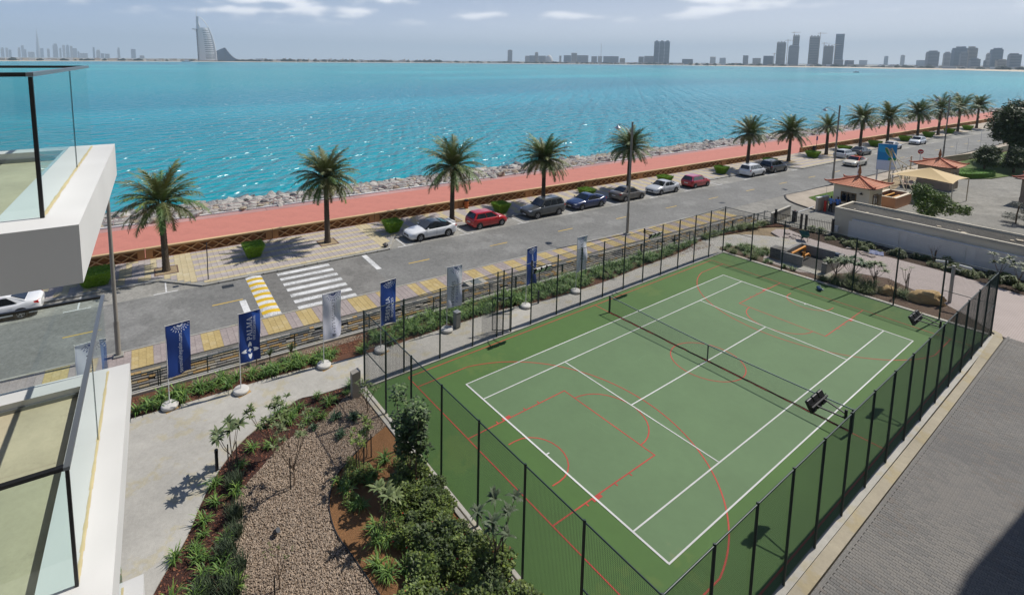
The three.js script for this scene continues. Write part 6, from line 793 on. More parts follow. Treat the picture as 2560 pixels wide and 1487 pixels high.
// people, each one continuous body
function person(x, z, turn, pose, label) {
  const g = thing('person', label, 'person', [x, 0, z], turn, 'people at the gatehouse');
  const J = { hipL: [-0.09, 0.92, 0], hipR: [0.09, 0.92, 0], kneeL: [-0.10, 0.50, 0.02], kneeR: [0.11, 0.50, 0.03], ankL: [-0.11, 0.09, -0.02], ankR: [0.13, 0.09, 0.0], toeL: [-0.13, 0.04, 0.15], toeR: [0.16, 0.04, 0.17], pel: [0, 0.96, 0], chest: [0, 1.30, 0.01], neck: [0, 1.47, 0], head: [0, 1.60, 0.02], shL: [-0.18, 1.40, 0], shR: [0.18, 1.40, 0], elL: pose ? [-0.30, 1.14, 0.02] : [-0.25, 1.13, -0.03], elR: pose ? [0.28, 1.15, 0.04] : [0.25, 1.13, 0.0], wrL: pose ? [-0.10, 1.06, 0.20] : [-0.24, 0.90, 0.08], wrR: pose ? [0.10, 1.03, 0.22] : [0.27, 0.90, 0.10], haL: pose ? [-0.02, 1.05, 0.24] : [-0.23, 0.82, 0.11], haR: pose ? [0.02, 1.02, 0.25] : [0.27, 0.82, 0.13] };
  const bones = [['pel', 'chest', 0.135, 0.15, 1], ['chest', 'neck', 0.14, 0.06, 1], ['neck', 'head', 0.055, 0.085, 0], ['shL', 'elL', 0.062, 0.05, 1], ['elL', 'wrL', 0.045, 0.034, 0], ['wrL', 'haL', 0.034, 0.04, 0], ['shR', 'elR', 0.062, 0.05, 1], ['elR', 'wrR', 0.045, 0.034, 0], ['wrR', 'haR', 0.034, 0.04, 0], ['shL', 'shR', 0.07, 0.07, 1], ['hipL', 'kneeL', 0.092, 0.068, 2], ['kneeL', 'ankL', 0.062, 0.048, 2], ['ankL', 'toeL', 0.048, 0.04, 3], ['hipR', 'kneeR', 0.092, 0.068, 2], ['kneeR', 'ankR', 0.062, 0.048, 2], ['ankR', 'toeR', 0.048, 0.04, 3]];
  const res = 56, mc = new MarchingCubes(res, mat([1, 1, 1]), false, false, 60000); mc.isolation = 0; const half = 0.95, cy = 0.87, seg = bones.map(([a, b, r0, r1, k]) => [new THREE.Vector3(...J[a]), new THREE.Vector3(...J[b]), r0, r1, k]), p = new THREE.Vector3(), q = new THREE.Vector3();
  const dist = (P, want) => { let d = 1e3, best = 1e3, kind = 0; for (const [a, b, r0, r1, k] of seg) { q.copy(b).sub(a); const t = clamp(p.copy(P).sub(a).dot(q) / q.lengthSq()), e = p.copy(a).addScaledVector(q, t).distanceTo(P) - mix(r0, r1, t); if (e < best) { best = e; kind = k; } const h = clamp(0.5 + 0.5 * (d - e) / 0.035); d = mix(d, e, h) - 0.035 * h * (1 - h); } const hd = Math.hypot((P.x - J.head[0]) / 0.078, (P.y - J.head[1] - 0.03) / 0.115, (P.z - J.head[2]) / 0.095) * 0.09 - 0.09; if (hd < best) kind = P.y > 1.64 || P.z < J.head[2] - 0.03 ? 4 : 0; d = Math.min(d, hd); return want ? kind : d; };
  const P = new THREE.Vector3(); for (let k = 0; k < res; k++) for (let j = 0; j < res; j++) for (let i = 0; i < res; i++) { P.set((i / res * 2 - 1) * half, (j / res * 2 - 1) * half + cy, (k / res * 2 - 1) * half); mc.field[k * res * res + j * res + i] = -dist(P); }
  mc.update(); const n = mc.count, pos = [], nor = [], col = [], C = [[0.11, 0.055, 0.03], pose ? [0.13, 0.24, 0.52] : [0.07, 0.17, 0.47], [0.012, 0.013, 0.02], [0.008, 0.008, 0.008], [0.01, 0.008, 0.007]];
  for (let i = 0; i < n; i++) { P.set(mc.positionArray[i * 3] * half, mc.positionArray[i * 3 + 1] * half + cy, mc.positionArray[i * 3 + 2] * half); pos.push(P.x, P.y, P.z); nor.push(mc.normalArray[i * 3], mc.normalArray[i * 3 + 1], mc.normalArray[i * 3 + 2]); col.push(...C[dist(P, true)]); }
  const geo = new THREE.BufferGeometry(); geo.setAttribute('position', new THREE.Float32BufferAttribute(pos, 3)); geo.setAttribute('normal', new THREE.Float32BufferAttribute(nor, 3)); geo.setAttribute('color', new THREE.Float32BufferAttribute(col, 3)); geo.computeVertexNormals();
  part('body', geo, new THREE.MeshStandardMaterial({ vertexColors: true, roughness: 0.85, side: THREE.DoubleSide }), g);
}
person(38.05, -7.95, 1.3, 1, 'person in a light blue shirt and dark trousers with hands together, beside the red post');
person(38.35, -7.45, -1.0, 0, 'person in a deeper blue shirt and dark trousers with arms down, close to the gatehouse');
// tiled pagoda roofs: a curved hip roof with ridged tiles, upturned corners and a spire
function gatehouse(cx, cz, turn, label, o = {}) {
  const g = thing('gatehouse', label, 'gatehouse', [cx, 0, cz], turn, 'gatehouses with tiled roofs'), wallM = mat(o.wall || [0.70, 0.63, 0.50], 0.85, { map: tSoft }), tileM = mat(o.tile || [0.60, 0.195, 0.085], 0.7, { map: tPatch }), ridgeM = mat([0.40, 0.10, 0.045], 0.7), w = 1.6, e = 2.15, hE = 2.92, hA = 3.75;
  part('wall', new MB().box(0, 1.42, 0, 2 * w, 2.84, 2 * w).build(), wallM, g); part('plinth', new MB().box(0, 0.4, 0, 2 * w + 0.08, 0.8, 2 * w + 0.08).build(), mat([0.36, 0.29, 0.22], 0.9, { map: tSoft }), g);
  const win = (x, z, ry, ww, hh, y) => { const q = new THREE.Group(); q.name = 'window'; q.position.set(x, y, z); q.rotation.y = ry; g.add(q); part('frame', new MB().box(0, hh / 2 + 0.04, 0, ww + 0.14, 0.08, 0.08).box(0, -hh / 2 - 0.04, 0, ww + 0.14, 0.08, 0.08).box(-ww / 2 - 0.04, 0, 0, 0.07, hh, 0.08).box(ww / 2 + 0.04, 0, 0, 0.07, hh, 0.08).box(0.12, 0, 0, 0.05, hh, 0.07).build(), mat([0.14, 0.09, 0.04], 0.7), q); part('pane', new MB().box(0, 0, 0, ww, hh, 0.02).build(), M.glassDark, q); };
  win(-w - 0.02, -0.2, Math.PI / 2, 1.25, 0.95, 1.6); win(-0.1, w + 0.02, 0, 1.0, 0.95, 1.6); win(0.4, -w - 0.02, 0, 1.0, 0.95, 1.6);
  const dq = part('door', new MB().box(1.05, 1.0, w + 0.02, 0.75, 2.0, 0.05).build(), mat([0.16, 0.11, 0.06], 0.6), g); part('handle', new MB().box(0.78, 1.0, w + 0.06, 0.04, 0.14, 0.04).build(), M.steel, dq);
  part('wall_lamp', new MB().cyl([-w - 0.18, 2.2, 0.95], [-w - 0.18, 2.36, 0.95], 0.17, 0.05, 10).bar([-w, 2.42, 0.95], [-w - 0.18, 2.38, 0.95], 0.03).build(), M.dark, g);
  const surf = (u, v, off = 0) => { const q = 1 - v, s = mix(0, e, q), y = hE + (hA - hE) * Math.pow(v, 1.05) + 0.16 * Math.pow(Math.abs(u), 5) * Math.pow(q, 3) + off; return [u * s, y, s]; };
  const roof = new MB(), nU = 46, nV = 7; for (let k = 0; k < 4; k++) { const R = new THREE.Matrix4().makeRotationY(k * Math.PI / 2), tf = p => { const v = new THREE.Vector3(...p).applyMatrix4(R); return v.toArray(); }; for (let i = 0; i < nU; i++) for (let j = 0; j < nV; j++) { const x = (uu, vv) => { const s = mix(0, e, 1 - vv), pos = uu * s, wv = 0.045 * (Math.cos(pos / 0.24 * 2 * Math.PI) * 0.5 + 0.5); return tf(surf(uu, vv, wv + 0.02 * (1 - (vv * nV - j)))); }; const u0 = -1 + 2 * i / nU, u1 = -1 + 2 * (i + 1) / nU, v0 = j / nV, v1 = (j + 1) / nV; roof.quad(x(u0, v0), x(u1, v0), x(u1, v1 - 1e-3), x(u0, v1 - 1e-3)); } }
  const rf = part('roof', roof.build(), tileM, g); const so = new MB(); so.quad([-e, hE - 0.02, -e], [e, hE - 0.02, -e], [e, hE - 0.02, e], [-e, hE - 0.02, e]); part('soffit', so.build(), wallM, rf);
  for (let k = 0; k < 4; k++) { const pts = []; for (let i = 0; i <= 10; i++) { const p = new THREE.Vector3(...surf(1, i / 10 * 0.97, 0.06)).applyMatrix4(new THREE.Matrix4().makeRotationY(k * Math.PI / 2)); pts.push(p.toArray()); } const o2 = pts[0]; part('ridge', new MB().tube(pts, 0.085, 7).tube([o2, [o2[0] * 1.07, o2[1] + 0.12, o2[2] * 1.07]], u => 0.1 - 0.05 * u, 7).build(), ridgeM, rf); }
  if (o.spire !== 0) part('spire', new THREE.LatheGeometry([[0.16, 0], [0.2, 0.12], [0.1, 0.22], [0.17, 0.45], [0.13, 0.8], [0.03, 1.25], [0, 1.3]].map(p => new THREE.Vector2(...p)), 10), mat([0.30, 0.14, 0.06], 0.7), rf).position.y = hA - 0.02;
}
gatehouse(41.1, -6.65, -0.05, 'nearer cream gatehouse with a terracotta pagoda roof, beside the two people');
gatehouse(63.2, -5.1, -0.05, 'farther gatehouse with a terracotta pagoda roof, behind the beige shade canopy', { wall: [0.42, 0.33, 0.24] });
gatehouse(61.8, 4.3, -0.05, 'dark red tiled roof building cut off by the edge of the view', { tile: [0.26, 0.055, 0.035], wall: [0.3, 0.24, 0.18], spire: 0 });
{ const g = thing('shade_canopy', 'beige fabric shade canopy between the two gatehouses', 'canopy', [54.1, 0, -3.9], -0.04), m = new THREE.MeshPhysicalMaterial({ color: lin(0.55, 0.40, 0.19), roughness: 0.85, side: THREE.DoubleSide, transmission: 0.15, thickness: 0 }), A = [0, 3.75, 0], n = 10, e = 2.75, b = new MB(); for (let k = 0; k < 4; k++) { const c = [[-e, -e], [-e, e], [e, e], [e, -e]], p = c[k], q = c[(k + 1) % 4]; for (let i = 0; i < n; i++) for (let j = 0; j < 6; j++) { const P = (u, v) => { const x = mix(p[0], q[0], u), z = mix(p[1], q[1], u), sag = 0.12 * Math.sin(Math.PI * u) * (1 - v); return [x * (1 - v) * (1 - 0.06 * Math.sin(Math.PI * u)), mix(2.72 + sag, A[1], Math.pow(v, 1.15)), z * (1 - v) * (1 - 0.06 * Math.sin(Math.PI * u))]; }; b.quad(P(i / n, j / 6), P((i + 1) / n, j / 6), P((i + 1) / n, (j + 1) / 6), P(i / n, (j + 1) / 6)); } } part('fabric', b.build(), m, g); for (const [x, z] of [[-e, -e], [-e, e], [e, e], [e, -e]]) { part('post', new MB().cyl([x, 0, z], [x, 2.72, z], 0.05, 0.05, 8).build(), mat([0.45, 0.40, 0.3], 0.6), g); } part('boom', new MB().tube([[e + 0.2, 2.4, -e + 1.2], [-e, 4.6, -e + 0.5]], 0.035, 6).build(), mat([0.5, 0.44, 0.32], 0.6), g); }
{ const g = thing('meter_enclosure', 'open peach enclosure with pale coping and orange pipes', 'enclosure', [47.5, 0, -5.4], -0.04), m = mat([0.56, 0.29, 0.16], 0.85, { map: tSoft }); for (const [x, z, sx, sz] of [[0, -0.95, 4.6, 0.2], [0, 0.95, 4.6, 0.2], [-2.2, 0, 0.2, 1.68], [2.2, 0, 0.2, 1.68]]) { part('wall', new MB().box(x, 0.6, z, sx, 1.2, sz).build(), m, g); part('coping', new MB().box(x, 1.235, z, sx + 0.06, 0.06, sz + 0.1).build(), mat([0.58, 0.5, 0.38], 0.8), g); } part('pipe', new MB().tube([[-1.9, 0.95, -0.4], [1.9, 0.95, -0.4]], 0.09, 8).tube([[-1.5, 0.95, 0.3], [1.2, 0.95, 0.3]], 0.08, 8).build(), mat([0.6, 0.28, 0.03], 0.5), g); part('floor', new MB().box(0, 0.1, 0, 4.1, 0.05, 1.66).build(), M.dark, g); }
{ const g = thing('billboard', 'tall billboard with a blue and green map picture on white posts', 'billboard', [60.3, 0, -9.7], -Math.PI / 2 + 0.55), cv = document.createElement('canvas'); cv.width = 256; cv.height = 480; const c = cv.getContext('2d'); c.fillStyle = '#1d86c4'; c.fillRect(0, 0, 256, 480); c.fillStyle = '#2aa0d6'; c.beginPath(); c.ellipse(60, 90, 90, 60, 0.4, 0, 7); c.fill(); c.fillStyle = '#2f8f57'; c.fillRect(150, 250, 106, 60); c.fillStyle = '#c9b06a'; c.beginPath(); c.ellipse(150, 150, 34, 100, -0.5, 0, 7); c.fill(); c.fillStyle = '#4d8a58'; c.beginPath(); c.ellipse(140, 150, 20, 90, -0.5, 0, 7); c.fill(); c.fillStyle = '#c9b06a'; for (let k = 0; k < 6; k++) { c.beginPath(); c.ellipse(176 + (k % 2) * 12, 90 + k * 26, 28, 7, -0.4, 0, 7); c.fill(); } c.fillStyle = '#cfdaf0'; c.fillRect(0, 300, 256, 180); const t = new THREE.CanvasTexture(cv); t.colorSpace = THREE.SRGBColorSpace; const ps = new MB().quad([-1.0, 1.7, 0.05], [1.0, 1.7, 0.05], [1.0, 5.2, 0.05], [-1.0, 5.2, 0.05], [[0, 0], [1, 0], [1, 1], [0, 1]]); part('picture', ps.build(), mat([1, 1, 1], 0.7, { map: t }), g); part('panel', new MB().box(0, 3.45, 0, 2.04, 3.54, 0.08).build(), M.white, g); for (const x of [-0.85, 0.85]) part('post', new MB().box(x, 0.9, 0, 0.14, 1.78, 0.14).build(), M.white, g); }
{ const g = thing('pipe_frame', 'cream scaffold frame of thin pipes propping the billboard', 'frame', [58.6, 0, -7.8]), m = mat([0.55, 0.48, 0.34], 0.6), bar = (a, b, w = 0.09) => part('pipe', new MB().bar(a, b, w).build(), m, g); for (const [x, z, h] of [[0.8, -1.2, 3.3], [3.9, 0.1, 3.7], [1.0, 0.4, 2.6], [2.6, -0.4, 2.6]]) bar([x, 0, z], [x, h, z], 0.13); bar([1.6, 4.6, -1.8], [-1.4, 0, 1.1]); bar([1.9, 4.7, -1.5], [-0.6, 0, 1.6]); bar([1.55, 4.3, -1.7], [1.85, 4.3, -1.45]); for (const y of [0.9, 1.7, 2.5, 3.2]) bar([0.8, y, -1.2], [mix(1.6, -1.0, 1 - y / 4.6), y, mix(-1.8, 1.2, 1 - y / 4.6)], 0.06); bar([3.9, 3.5, 0.1], [0.8, 3.0, -1.2], 0.05); bar([3.9, 1.9, 0.1], [0.8, 1.9, -1.2], 0.05); bar([1.0, 0.95, 0.4], [3.9, 0.95, 0.1], 0.06); part('ramp', new MB().box(1.8, 0.5, 0.5, 3.4, 0.1, 1.2, 0.3).build(), mat([0.36, 0.26, 0.2], 0.9), g); }
{ const g = thing('stop_sign', 'red no-entry sign on a white post by the road', 'road sign', [76.6, 0.1, -10.1], -0.9); part('post', new MB().cyl([0, 0, 0], [0, 2.4, 0], 0.04, 0.04, 8).build(), M.white, g); const d = part('disc', new MB().cyl([0, 2.5, -0.015], [0, 2.5, 0.015], 0.36, 0.36, 24).build(), mat([0.42, 0.015, 0.02], 0.5), g); part('bar', new MB().box(0, 2.5, 0.022, 0.5, 0.11, 0.01).build(), M.white, d); part('bar', new MB().box(0, 2.5, -0.022, 0.5, 0.11, 0.01).build(), M.white, d); }
function feather(x, z, h, label, cone) { const g = thing('feather_flag', label, 'flag', [x, 0.05, z], 0.2, 'feather flags'); part('pole', new MB().tube([[0, 0, 0], [0, h * 0.7, 0], [0.1, h * 0.95, 0], [0.3, h, 0]], 0.02, 5).build(), M.white, g); const b = new MB(), n = 8; for (let i = 0; i < n; i++) { const P = (v, u) => [u * 0.55 * Math.sin(Math.PI * (0.15 + 0.8 * v)) + 0.02, mix(h * 0.35, h, v), 0.05 * Math.sin(v * 6)]; b.quad(P(i / n, 0), P(i / n, 1), P((i + 1) / n, 1), P((i + 1) / n, 0)); } part('cloth', b.build(), cone ? mat([0.40, 0.42, 0.62], 0.8) : mat([0.55, 0.58, 0.70], 0.8), g); if (cone) part('lower_cloth', new MB().tri([0.02, h * 0.2, 0.01], [0.5, h * 0.52, 0.012], [0.02, h * 0.5, 0.01]).build(), mat([0.5, 0.4, 0.2], 0.8), g); }
feather(48.2, -9.0, 4.2, 'feather flag shaped like an ice cream cone behind the nearer gatehouse spire', true);
feather(90.3, -8.9, 3.2, 'white feather flag by the far street lamp, first of three'); feather(97.9, -8.95, 3.2, 'white feather flag, second of three beyond the far street lamp'); feather(111, -9.7, 3.6, 'white and blue feather flag beside the big dark tree');
// the long low building by the court
{ const b = thing('long_annex', 'long low annex with a gravel roof and a shaded boarded wall', 'building', [29.85, 0, -4.95], -0.035), beige = mat([0.64, 0.58, 0.46], 0.85, { map: tSoft }), white = mat([0.72, 0.70, 0.67], 0.8, { map: tSoft }), grv = mat([0.16, 0.15, 0.135], 0.95, { map: tAsphalt, bumpMap: tGrainBump, bumpScale: 0.04 }), L = 34;
  part('wall', new MB().box(2.2, 1.15, L / 2, 3.7, 2.3, L).build(), beige, b);
  part('roof', new MB().box(2.2, 2.33, L / 2, 3.3, 0.04, L - 0.5).build(), grv, b);
  part('parapet', new MB().box(0.42, 2.42, L / 2, 0.22, 0.24, L).build(), mat([0.60, 0.55, 0.45], 0.85, { map: tPatch }), b); part('parapet', new MB().box(4.0, 2.42, L / 2, 0.16, 0.24, L).build(), beige, b); part('parapet', new MB().box(2.22, 2.42, 0.11, 3.35, 0.24, 0.2).build(), beige, b);
  part('string_course', new MB().box(0.325, 1.93, L / 2, 0.06, 0.07, L).build(), beige, b);
  part('front_layer', new MB().box(0.18, 0.86, L / 2 + 0.75, 0.3, 1.72, L - 1.5).build(), white, b); part('ledge', new MB().box(0.15, 1.745, L / 2 + 0.75, 0.4, 0.05, L - 1.5).build(), white, b);
  const bd = new MB().box(0, 0, 0, 0.04, 0.145, 3.62).build(); for (let k = 0; k < 4; k++) for (let j = 0; j < 9; j++) { const m = part('cladding_board', bd, white, b); m.position.set(0.012, 0.16 + j * 0.168, 3.1 + k * 4.15); }
  const r = rng(31); for (let i = 0; i < 22; i++) { const m = part('roof_rubble', new MB().prism([[-0.15, -0.1], [0.12, -0.12], [0.16, 0.1], [-0.08, 0.13]], 0, 0.07).build(), mat([0.42, 0.36, 0.27], 0.9), b); m.position.set(0.6 + r() * r() * 2.4, 2.352, 0.6 + r() * 14); m.rotation.y = r() * 6; m.scale.setScalar(0.5 + r()); }
  part('meter_box', new MB().box(-0.1, 0.62, 0.35, 0.25, 0.5, 0.42).build(), M.white, b); }
{ const b = new MB(), c = [[86, -9.4], [94, -8.0], [103, -7.1], [123, -5.8], [150, -3.6]]; for (let i = 0; i + 1 < c.length; i++) { b.bar([c[i][0], 0.5, c[i][1]], [c[i + 1][0], 0.5, c[i + 1][1]], 0.25, 1.0); } const g = thing('roadside_wall', 'low beige wall running under the big dark tree', 'wall'); part('wall', b.build(), mat([0.44, 0.37, 0.28], 0.88, { map: tSoft }), g); }

// ------------------------------------------------------------------ trees on the right
function crownGeo(seed, lobes, n, leaf, cols) { const r = rng(seed), b = new MB(); for (const [cx, cy, cz, R] of lobes) for (let i = 0; i < n * R * R; i++) { const d = new THREE.Vector3(r() - 0.5, r() - 0.5, r() - 0.5).normalize(), q = R * Math.pow(r(), 0.28) * (0.82 + 0.36 * fbm3(d.x * 2.3 + seed, d.y * 2.3, d.z * 2.3, 3) * 2), P = [cx + d.x * q, cy + d.y * q * 0.85, cz + d.z * q], c = cols[Math.floor(r() * cols.length)], t = 0.65 + r() * 0.7; b.tint(c[0] * t, c[1] * t, c[2] * t); const L = leaf * (0.6 + r() * 0.8), e = () => (r() - 0.5) * 2 * L; b.tri(P, [P[0] + e(), P[1] + e() * 0.7, P[2] + e()], [P[0] + e(), P[1] + e() * 0.7, P[2] + e()]); if (r() < 0.5) b.tri(P, [P[0] + e(), P[1] + e() * 0.7, P[2] + e()], [P[0] + e(), P[1] + e() * 0.7, P[2] + e()]); } return b.build(); }
function tree(x, z, seed, lobes, n, leaf, cols, trunkR, label) { const g = thing('tree', label, 'tree', [x, 0, z], 0, 'leafy trees near the gatehouses'), b = new MB(), r = rng(seed), [c0] = lobes; b.tube([[0, 0, 0], [c0[0] * 0.2, c0[1] * 0.35, c0[2] * 0.2], [c0[0] * 0.6, c0[1] * 0.7, c0[2] * 0.6]], u => trunkR * (1 - 0.45 * u), 9); for (const [cx, cy, cz] of lobes) b.tube([[c0[0] * 0.4, c0[1] * 0.5, c0[2] * 0.4], [mix(c0[0], cx, 0.5), cy * 0.8, mix(c0[2], cz, 0.5)], [cx, cy, cz]], u => trunkR * (0.5 - 0.35 * u), 6); part('trunk', b.build(), mat([0.07, 0.05, 0.035], 0.95), g); part('crown', crownGeo(seed + 1, lobes, n, leaf, cols), green, g); return g; }
const TD = [[0.03, 0.058, 0.012], [0.045, 0.08, 0.016], [0.02, 0.04, 0.01], [0.07, 0.10, 0.02]], TB = [[0.08, 0.15, 0.018], [0.12, 0.20, 0.022], [0.045, 0.09, 0.014], [0.16, 0.23, 0.03]];
tree(41.0, -0.9, 41, [[0, 2.5, 0, 1.5], [-1.5, 1.9, 0.3, 1.15], [1.3, 2.4, -0.5, 1.25], [0.1, 3.3, -0.6, 1.1], [0.8, 1.9, 1.2, 1.1], [1.9, 1.7, 2.2, 0.75], [-0.6, 2.9, 0.9, 1.0]], 900, 0.15, TB, 0.1, 'bright green leafy tree behind the long annex');
tree(93, -3.2, 47, [[0, 5.6, 0, 3.4], [-3.4, 5.4, 1.4, 2.8], [2.8, 6.6, -1, 3.0], [-2.6, 7.7, 0.4, 2.5], [0.6, 8.6, 0.6, 2.7], [2.4, 4.6, 2.6, 2.5], [-4.8, 4.2, 2.0, 2.0], [4.6, 8.4, 1.8, 2.6], [1, 4.4, 4.4, 2.4], [-1, 6.5, 3.5, 2.6], [2, 7.5, 5, 2.6]], 330, 0.30, TD, 0.42, 'big dark tree cut off by the edge of the view');
tree(80.5, -3.8, 51, [[0, 2.3, 0, 1.7], [-1.2, 2.2, 0.8, 1.3], [1.3, 2.6, -0.2, 1.4], [0.2, 3.4, 0.2, 1.2]], 420, 0.22, TD, 0.16, 'round dark tree nearest the farther gatehouse');
tree(84.5, -1.4, 53, [[0, 2.0, 0, 1.8], [1.4, 2.2, 0.6, 1.5], [-1.3, 1.8, 0.4, 1.3], [0.4, 3.0, 0.2, 1.3]], 420, 0.22, TD, 0.16, 'dark tree in the middle of the far lawn');
tree(91, 1.5, 57, [[0, 2.6, 0, 2.1], [1.8, 2.8, 0.8, 1.7], [-1.6, 2.4, 0.6, 1.6], [0.4, 4.0, 0.2, 1.5]], 380, 0.25, TD, 0.2, 'dark tree behind the red roof at the edge of the view');
tree(88.5, -4.9, 59, [[0, 2.0, 0, 1.5], [1.2, 2.2, 0.3, 1.2], [-1.1, 1.9, 0.2, 1.1]], 420, 0.22, TD, 0.14, 'dark tree below the low roadside wall');
{ const fs = new MB(); const el = (a, b2, h, n = 30) => { const F = []; for (let i = 0; i < n; i++) { const P = (t, y, k) => [Math.cos(t) * a * k, y, Math.sin(t) * b2 * k], t0 = i / n * 6.2832, t1 = (i + 1) / n * 6.2832; F.push([P(t0, 0, 1), P(t1, 0, 1), P(t1, h, 1), P(t0, h, 1)]); F.push([P(t0, h, 1), P(t1, h, 1), P(t1, h, 0.02), P(t0, h, 0.02)]); } return F; }; const F = el(4.2, 1.7, 0.75); for (const f of el(4.12, 1.62, 0.72)) fs.quad(...f); const g = thing('oval_hedge', 'long oval clipped hedge beyond the farther gatehouse', 'hedge', [76, 0, -4.4], -0.35); part('twigs', fs.build(), mat([0.07, 0.165, 0.010], 0.95), g); part('foliage', leafCover(F, 6000, 0.07, 23, [[0.07, 0.17, 0.010], [0.09, 0.20, 0.012], [0.05, 0.12, 0.010]]), green, g); }
{ const g = thing('topiary', 'dark cloud-pruned shrub on the forecourt', 'topiary', [49.2, 0, 4.0]), b = new MB(); b.tube([[0, 0, 0], [0.1, 1.0, 0], [-0.1, 1.9, 0.1]], 0.06, 6); part('trunk', b.build(), stemM, g); for (const [x, y, z, R] of [[-0.1, 1.95, 0, 0.75], [0.3, 1.3, 0.6, 0.7], [-0.4, 0.8, 0.9, 0.85], [0.5, 0.6, -0.4, 0.9], [1.0, 0.9, 1.2, 0.8]]) { const q = part('pad', crownGeo(Math.round(R * 100), [[0, 0, 0, R]], 2200, 0.07, [[0.012, 0.026, 0.012], [0.02, 0.04, 0.016]]), green, g); q.position.set(x, y, z); q.scale.y = 0.6; } }

// ------------------------------------------------------------------ the far shore
const azp = (az, d) => { const a = az * Math.PI / 180; return [-25.9 + Math.sin(a) * d, 13.5 - Math.cos(a) * d]; };
const shore = [[-30, 2600], [-20, 2600], [-8.15, 2600], [0.25, 2770], [8.87, 2870], [18.5, 2880], [28.69, 3150], [39.68, 3190], [50.3, 3330], [58.07, 3130], [65.03, 2750], [71.95, 2600], [77.56, 2330], [82.1, 2020], [86, 1800], [95, 1700], [110, 1800]];
{ const beach = shore.map(([a, d]) => azp(a, d)), back = shore.map(([a, d]) => azp(a, d + (a > 62 ? 420 : 110))), far = shore.map(([a]) => azp(a, 17500));
  const bch = struct('beach', (() => { const b = new MB(); for (let i = 0; i + 1 < beach.length; i++) b.quad([beach[i][0], -2.1, beach[i][1]], [beach[i + 1][0], -2.1, beach[i + 1][1]], [back[i + 1][0], -0.6, back[i + 1][1]], [back[i][0], -0.6, back[i][1]]); return b.build(); })(), mat([0.55, 0.46, 0.33], 0.95), 'pale sand beach on the far shore');
  struct('far_land', (() => { const b = new MB(); for (let i = 0; i + 1 < back.length; i++) b.quad([back[i][0], -0.55, back[i][1]], [back[i + 1][0], -0.55, back[i + 1][1]], [far[i + 1][0], 1, far[i + 1][1]], [far[i][0], 1, far[i][1]]); return b.build(); })(), mat([0.26, 0.23, 0.17], 0.95), 'flat land of the far shore'); }
const dShore = az => { for (let i = 0; i + 1 < shore.length; i++) if (az >= shore[i][0] && az <= shore[i + 1][0]) return mix(shore[i][1], shore[i + 1][1], (az - shore[i][0]) / (shore[i + 1][0] - shore[i][0])); return 2600; };
const bm = { glass: mat([0.16, 0.20, 0.25], 0.3), pale: mat([0.50, 0.49, 0.47], 0.7), sand: mat([0.46, 0.40, 0.32], 0.8), grey: mat([0.30, 0.31, 0.32], 0.6), white: mat([0.62, 0.62, 0.61], 0.7), band: mat([0.07, 0.085, 0.105], 0.3), raw: mat([0.30, 0.29, 0.27], 0.85) };
function block(az, d, w, h, kind, label, group, i) {
  const [x, z] = azp(az, d), a = az * Math.PI / 180, t = thing('far_building', label, 'building', [x, -0.6, z], -a, group), dep = w * 0.8, q = (i * 37 % 17) / 17;
  const wall = kind === 'c' || kind === 'n' ? bm.raw : kind === 'g' || kind === 'big' ? bm.glass : [bm.grey, bm.pale, bm.glass, bm.sand, bm.grey][i % 5], storeys = Math.max(2, Math.round(h / (d > 8000 ? 22 : d > 4300 ? 9 : 7)));
  if (kind === 'd') { const g = new THREE.SphereGeometry(w / 2, 24, 10, 0, 6.3, 0, Math.PI / 2); const m = part('dome', g, bm.pale, t); m.scale.y = h / w * 1.6; return t; }
  if (kind === 'mast') { part('mast', new MB().bar([0, 0, 0], [0, h, 0], 2.2).build(), bm.grey, t); return t; }
  const b = new MB(); if (kind === 't' && i % 3 === 0) { b.box(0, h * 0.42, 0, w, h * 0.84, dep); b.box(w * 0.08, h * 0.92, 0, w * 0.62, h * 0.16, dep * 0.7); } else if (kind === 'big') { for (let k = -1; k <= 1; k++) { b.box(k * w * 0.335, h * 0.48, 0, w * 0.32, h * 0.96, dep * 0.5); b.box(k * w * 0.335, h * 0.98, 0, w * 0.16, h * 0.04, dep * 0.3); } } else if (kind === 'r') { b.box(0, h * 0.46, 0, w, h * 0.92, dep); b.box(w * (q - 0.5) * 0.2, h * 0.96, 0, w * 0.66, h * 0.08, dep * 0.7); b.box(-w * 0.42, h * 0.42, dep * 0.1, w * 0.22, h * 0.84, dep); } else if (kind === 'p') { b.box(0, h * 0.47, 0, w, h * 0.94, dep); b.box(0, h * 0.97, 0, w * 0.8, h * 0.06, dep * 0.8); } else b.box(0, h / 2, 0, w, h, dep);
  part('wall', b.build(), wall, t);
  const top = kind === 'b' || kind === 'w' ? 0.9 : 0.9; for (let k = 0; k < Math.min(storeys, 16); k++) { const y = h * (0.05 + top * (k + 0.3) / Math.min(storeys, 16)), hh = h * top / Math.min(storeys, 16) * 0.42; part('window_band', new MB().box(0, y + hh / 2, dep / 2 + 0.25, w * 0.9, hh, 0.5).build(), bm.band, t); }
  if (kind === 'c' || kind === 'n') for (let k = -1; k <= 1; k++) part('core', new MB().box(k * w * 0.3, h + 3, 0, w * 0.12, 6 + 4 * ((i + k + 3) % 2), dep * 0.3).build(), bm.raw, t);
  if (d > 4300 && kind === 'm') part('roof_cap', new MB().box(0, h + 2, 0, w * 0.5, 5, dep * 0.5).build(), wall, t);
  return t;
}
